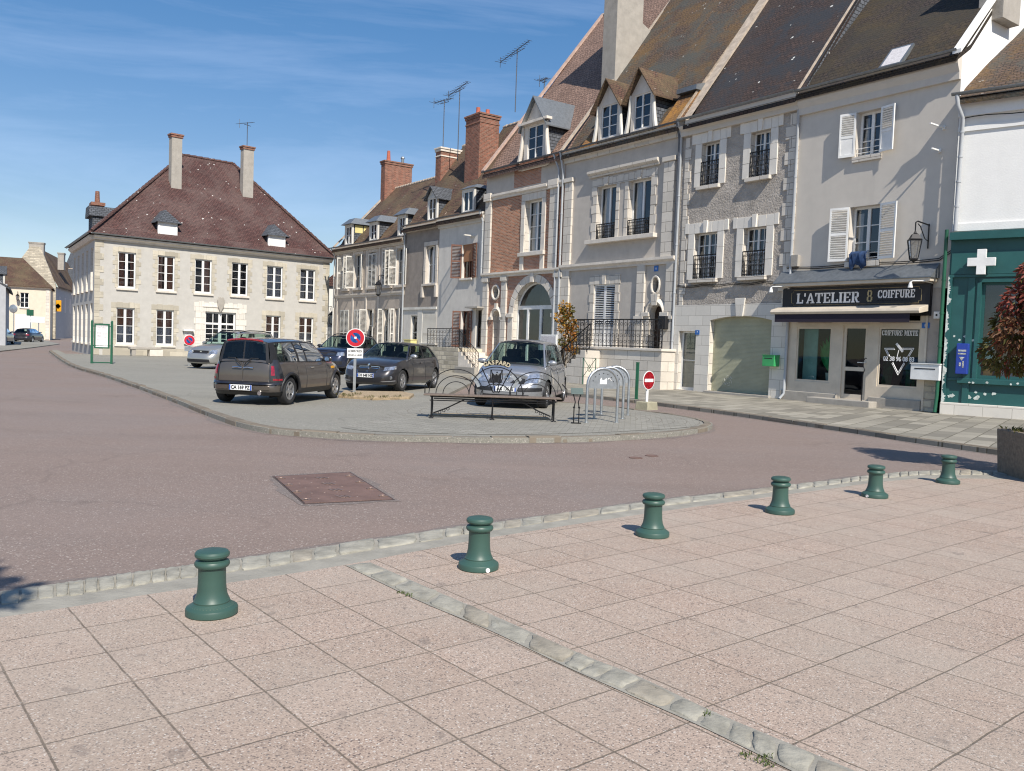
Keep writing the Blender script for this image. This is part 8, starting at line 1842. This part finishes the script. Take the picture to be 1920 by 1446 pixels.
o = thing('stone_bench', 'low grey stone bench against the front wall of the cream house', 'bench', LEFT.w(LB(242), -1.2, IZ - .008), LEFT.ang); w = LB(300) - LB(242)
MB().box(0, w, -.25, .25, .38, .54).build('seat_slab', M['concrete'], o, bevel=.03); MB().box(.1, .32, -.2, .2, 0, .38).build('support', M['concrete'], o, bevel=.02); MB().box(w * .62, w + .1, -.24, .26, 0, .379).build('block_support', M['stone_smooth'], o, bevel=.03)
q = LEFT.rect(*KA(1030, 1192), *KA(1078, 1232)); o = thing('notice_case', 'small white notice case with a projecting hood on the front of the cream house', 'notice case', LEFT.w(q[0], -.02, q[2]), LEFT.ang); w, h = q[1] - q[0], q[3] - q[2]
MB().box(.05, w - .05, -.1, 0, -.5, h * .75).build('case', M['white_old'], o); MB().box(-.05, w + .05, -.3, 0, h * .75, h).build('hood', M['white'], o); MB().box(.1, w - .1, -.105, -.101, -.42, h * .6).build('paper', M['lace'], o)

# ---- aerials
def aerial(label, foot, h, boom, ang, n=9, tilt=0, mast2=False, el=.28, name='tv_aerial'):
    o = thing(name, label, 'aerial', foot, ang); MB().tube([(0, 0, -.1), (0, 0, h)], .026, 6).build('mast', M['antenna'], o)
    bm = MB().tube([(-boom * .6, 0, h - .05 - tilt * .6), (boom * .4, 0, h - .05 + tilt * .4)], .022, 5)
    for i in range(n): x = -boom * .6 + boom * i / (n - 1); z = h - .05 + tilt * x / boom; e = el * (1.3 if i == 0 else 1 - .4 * i / n); bm.tube([(x, -e, z), (x, e, z)], .013, 4)
    bm.tube([(-boom * .6, 0, h - .35 - tilt * .6), (-boom * .6, 0, h + .25 - tilt * .6)], .018, 4); bm.tube([(-boom * .25, 0, h - .2), (boom * .25, 0, h - .2)], .020, 4); bm.build('boom', M['antenna'], o); return o
q = ant_left[0]; aerial('pale flat aerial on the right chimney of the cream house', q - Vector((0, 0, .1)), 1.75, 1.2, LEFT.ang + R(20), 8, .35)
q = ch2; aerial('lower aerial on the pale capped brick chimney', q + Vector((0, 0, .1)), 2.9, 1.6, row_ang + R(10), 7)
q = BF.w(-2.4, 4.3, 0); wq = Frame(ROW.w(-28.15), row_ang)
dd = 2.2; p_ = wq.p(858, 298, dd); aerial('tall aerial with a long boom behind the brick chimneys', wq.w(p_[0], dd, p_[1]), 4.1, 2.4, row_ang + R(-4), 12, .25)
dd = 4.1; p_ = wq.p(966, 207, dd); aerial('large aerial standing on the ridge beside the stone dormer', wq.w(p_[0], dd, p_[1]), 3.4, 3.3, row_ang + R(-6), 14, .3)
dd = 3.9; p_ = BF.p(1018, 172, dd); aerial('very small aerial on the roof edge of the brick house', BF.w(-.3, 3.6, 14.6), 1.0, .7, row_ang, 6)

# ---- signs at the end of the left street
def far_sign(name, label, cat, px0, py0, px1, py1, dist, m, post=None, two=False):
    a, b = at_depth(px0, py1, dist), at_depth(px1, py0, dist); o = thing(name, label, cat, (a.x, dist, 0)); MB().box(0, b.x - a.x, -.05, .05, a.z, b.z).build('panel', m, o, bevel=.02)
    if post: MB().tube([((b.x - a.x) * post, .08, 0), ((b.x - a.x) * post, .08, b.z)], .05, 7).build('post', M['galv'], o)
    return o
far_sign('green_sign', 'small dark green sign on a thin post in front of the warm cream house', 'sign', 50, 581, 63, 592, 95, M['green'], .5)
for i in range(3): o = far_sign('direction_sign', ('topmost', 'middle', 'lowest')[i] + ' of the three stacked white direction panels before the warm cream house', 'sign', 57, 594.5 + 3.7 * i, 84, 597.6 + 3.7 * i, 94 - .0 * i, M['white'], .55, ); o['group'] = 'direction panels in the left street'
far_sign('hanging_sign', 'square orange yellow sign projecting from the dark wall down the left street', 'sign', 104.5, 563.5, 115, 584, 112, M['orange_sign'])
a = at_depth(110, 574, 111.9); o = bpy.data.objects['hanging_sign']; MB().lathe([(.36, -.1), (.25, -.1)], (.34, 0, a.z), 4, 'Y').build('diamond_mark', M['dark_door'], o)
a = at_depth(25, 579, 90); o = thing('traffic_mirror', 'round grey traffic mirror on a post beside the warm cream house', 'mirror', (a.x, 90, 0)); MB().lathe([(0, -.1), (.4, -.06), (.45, 0), (.4, .05), (0, .08)], (0, 0, a.z), 20, 'Y').build('mirror_disc', M['galv'], o, smooth=40); MB().tube([(0, .1, 0), (0, .1, a.z + .3)], .05, 7).build('post', M['galv'], o)
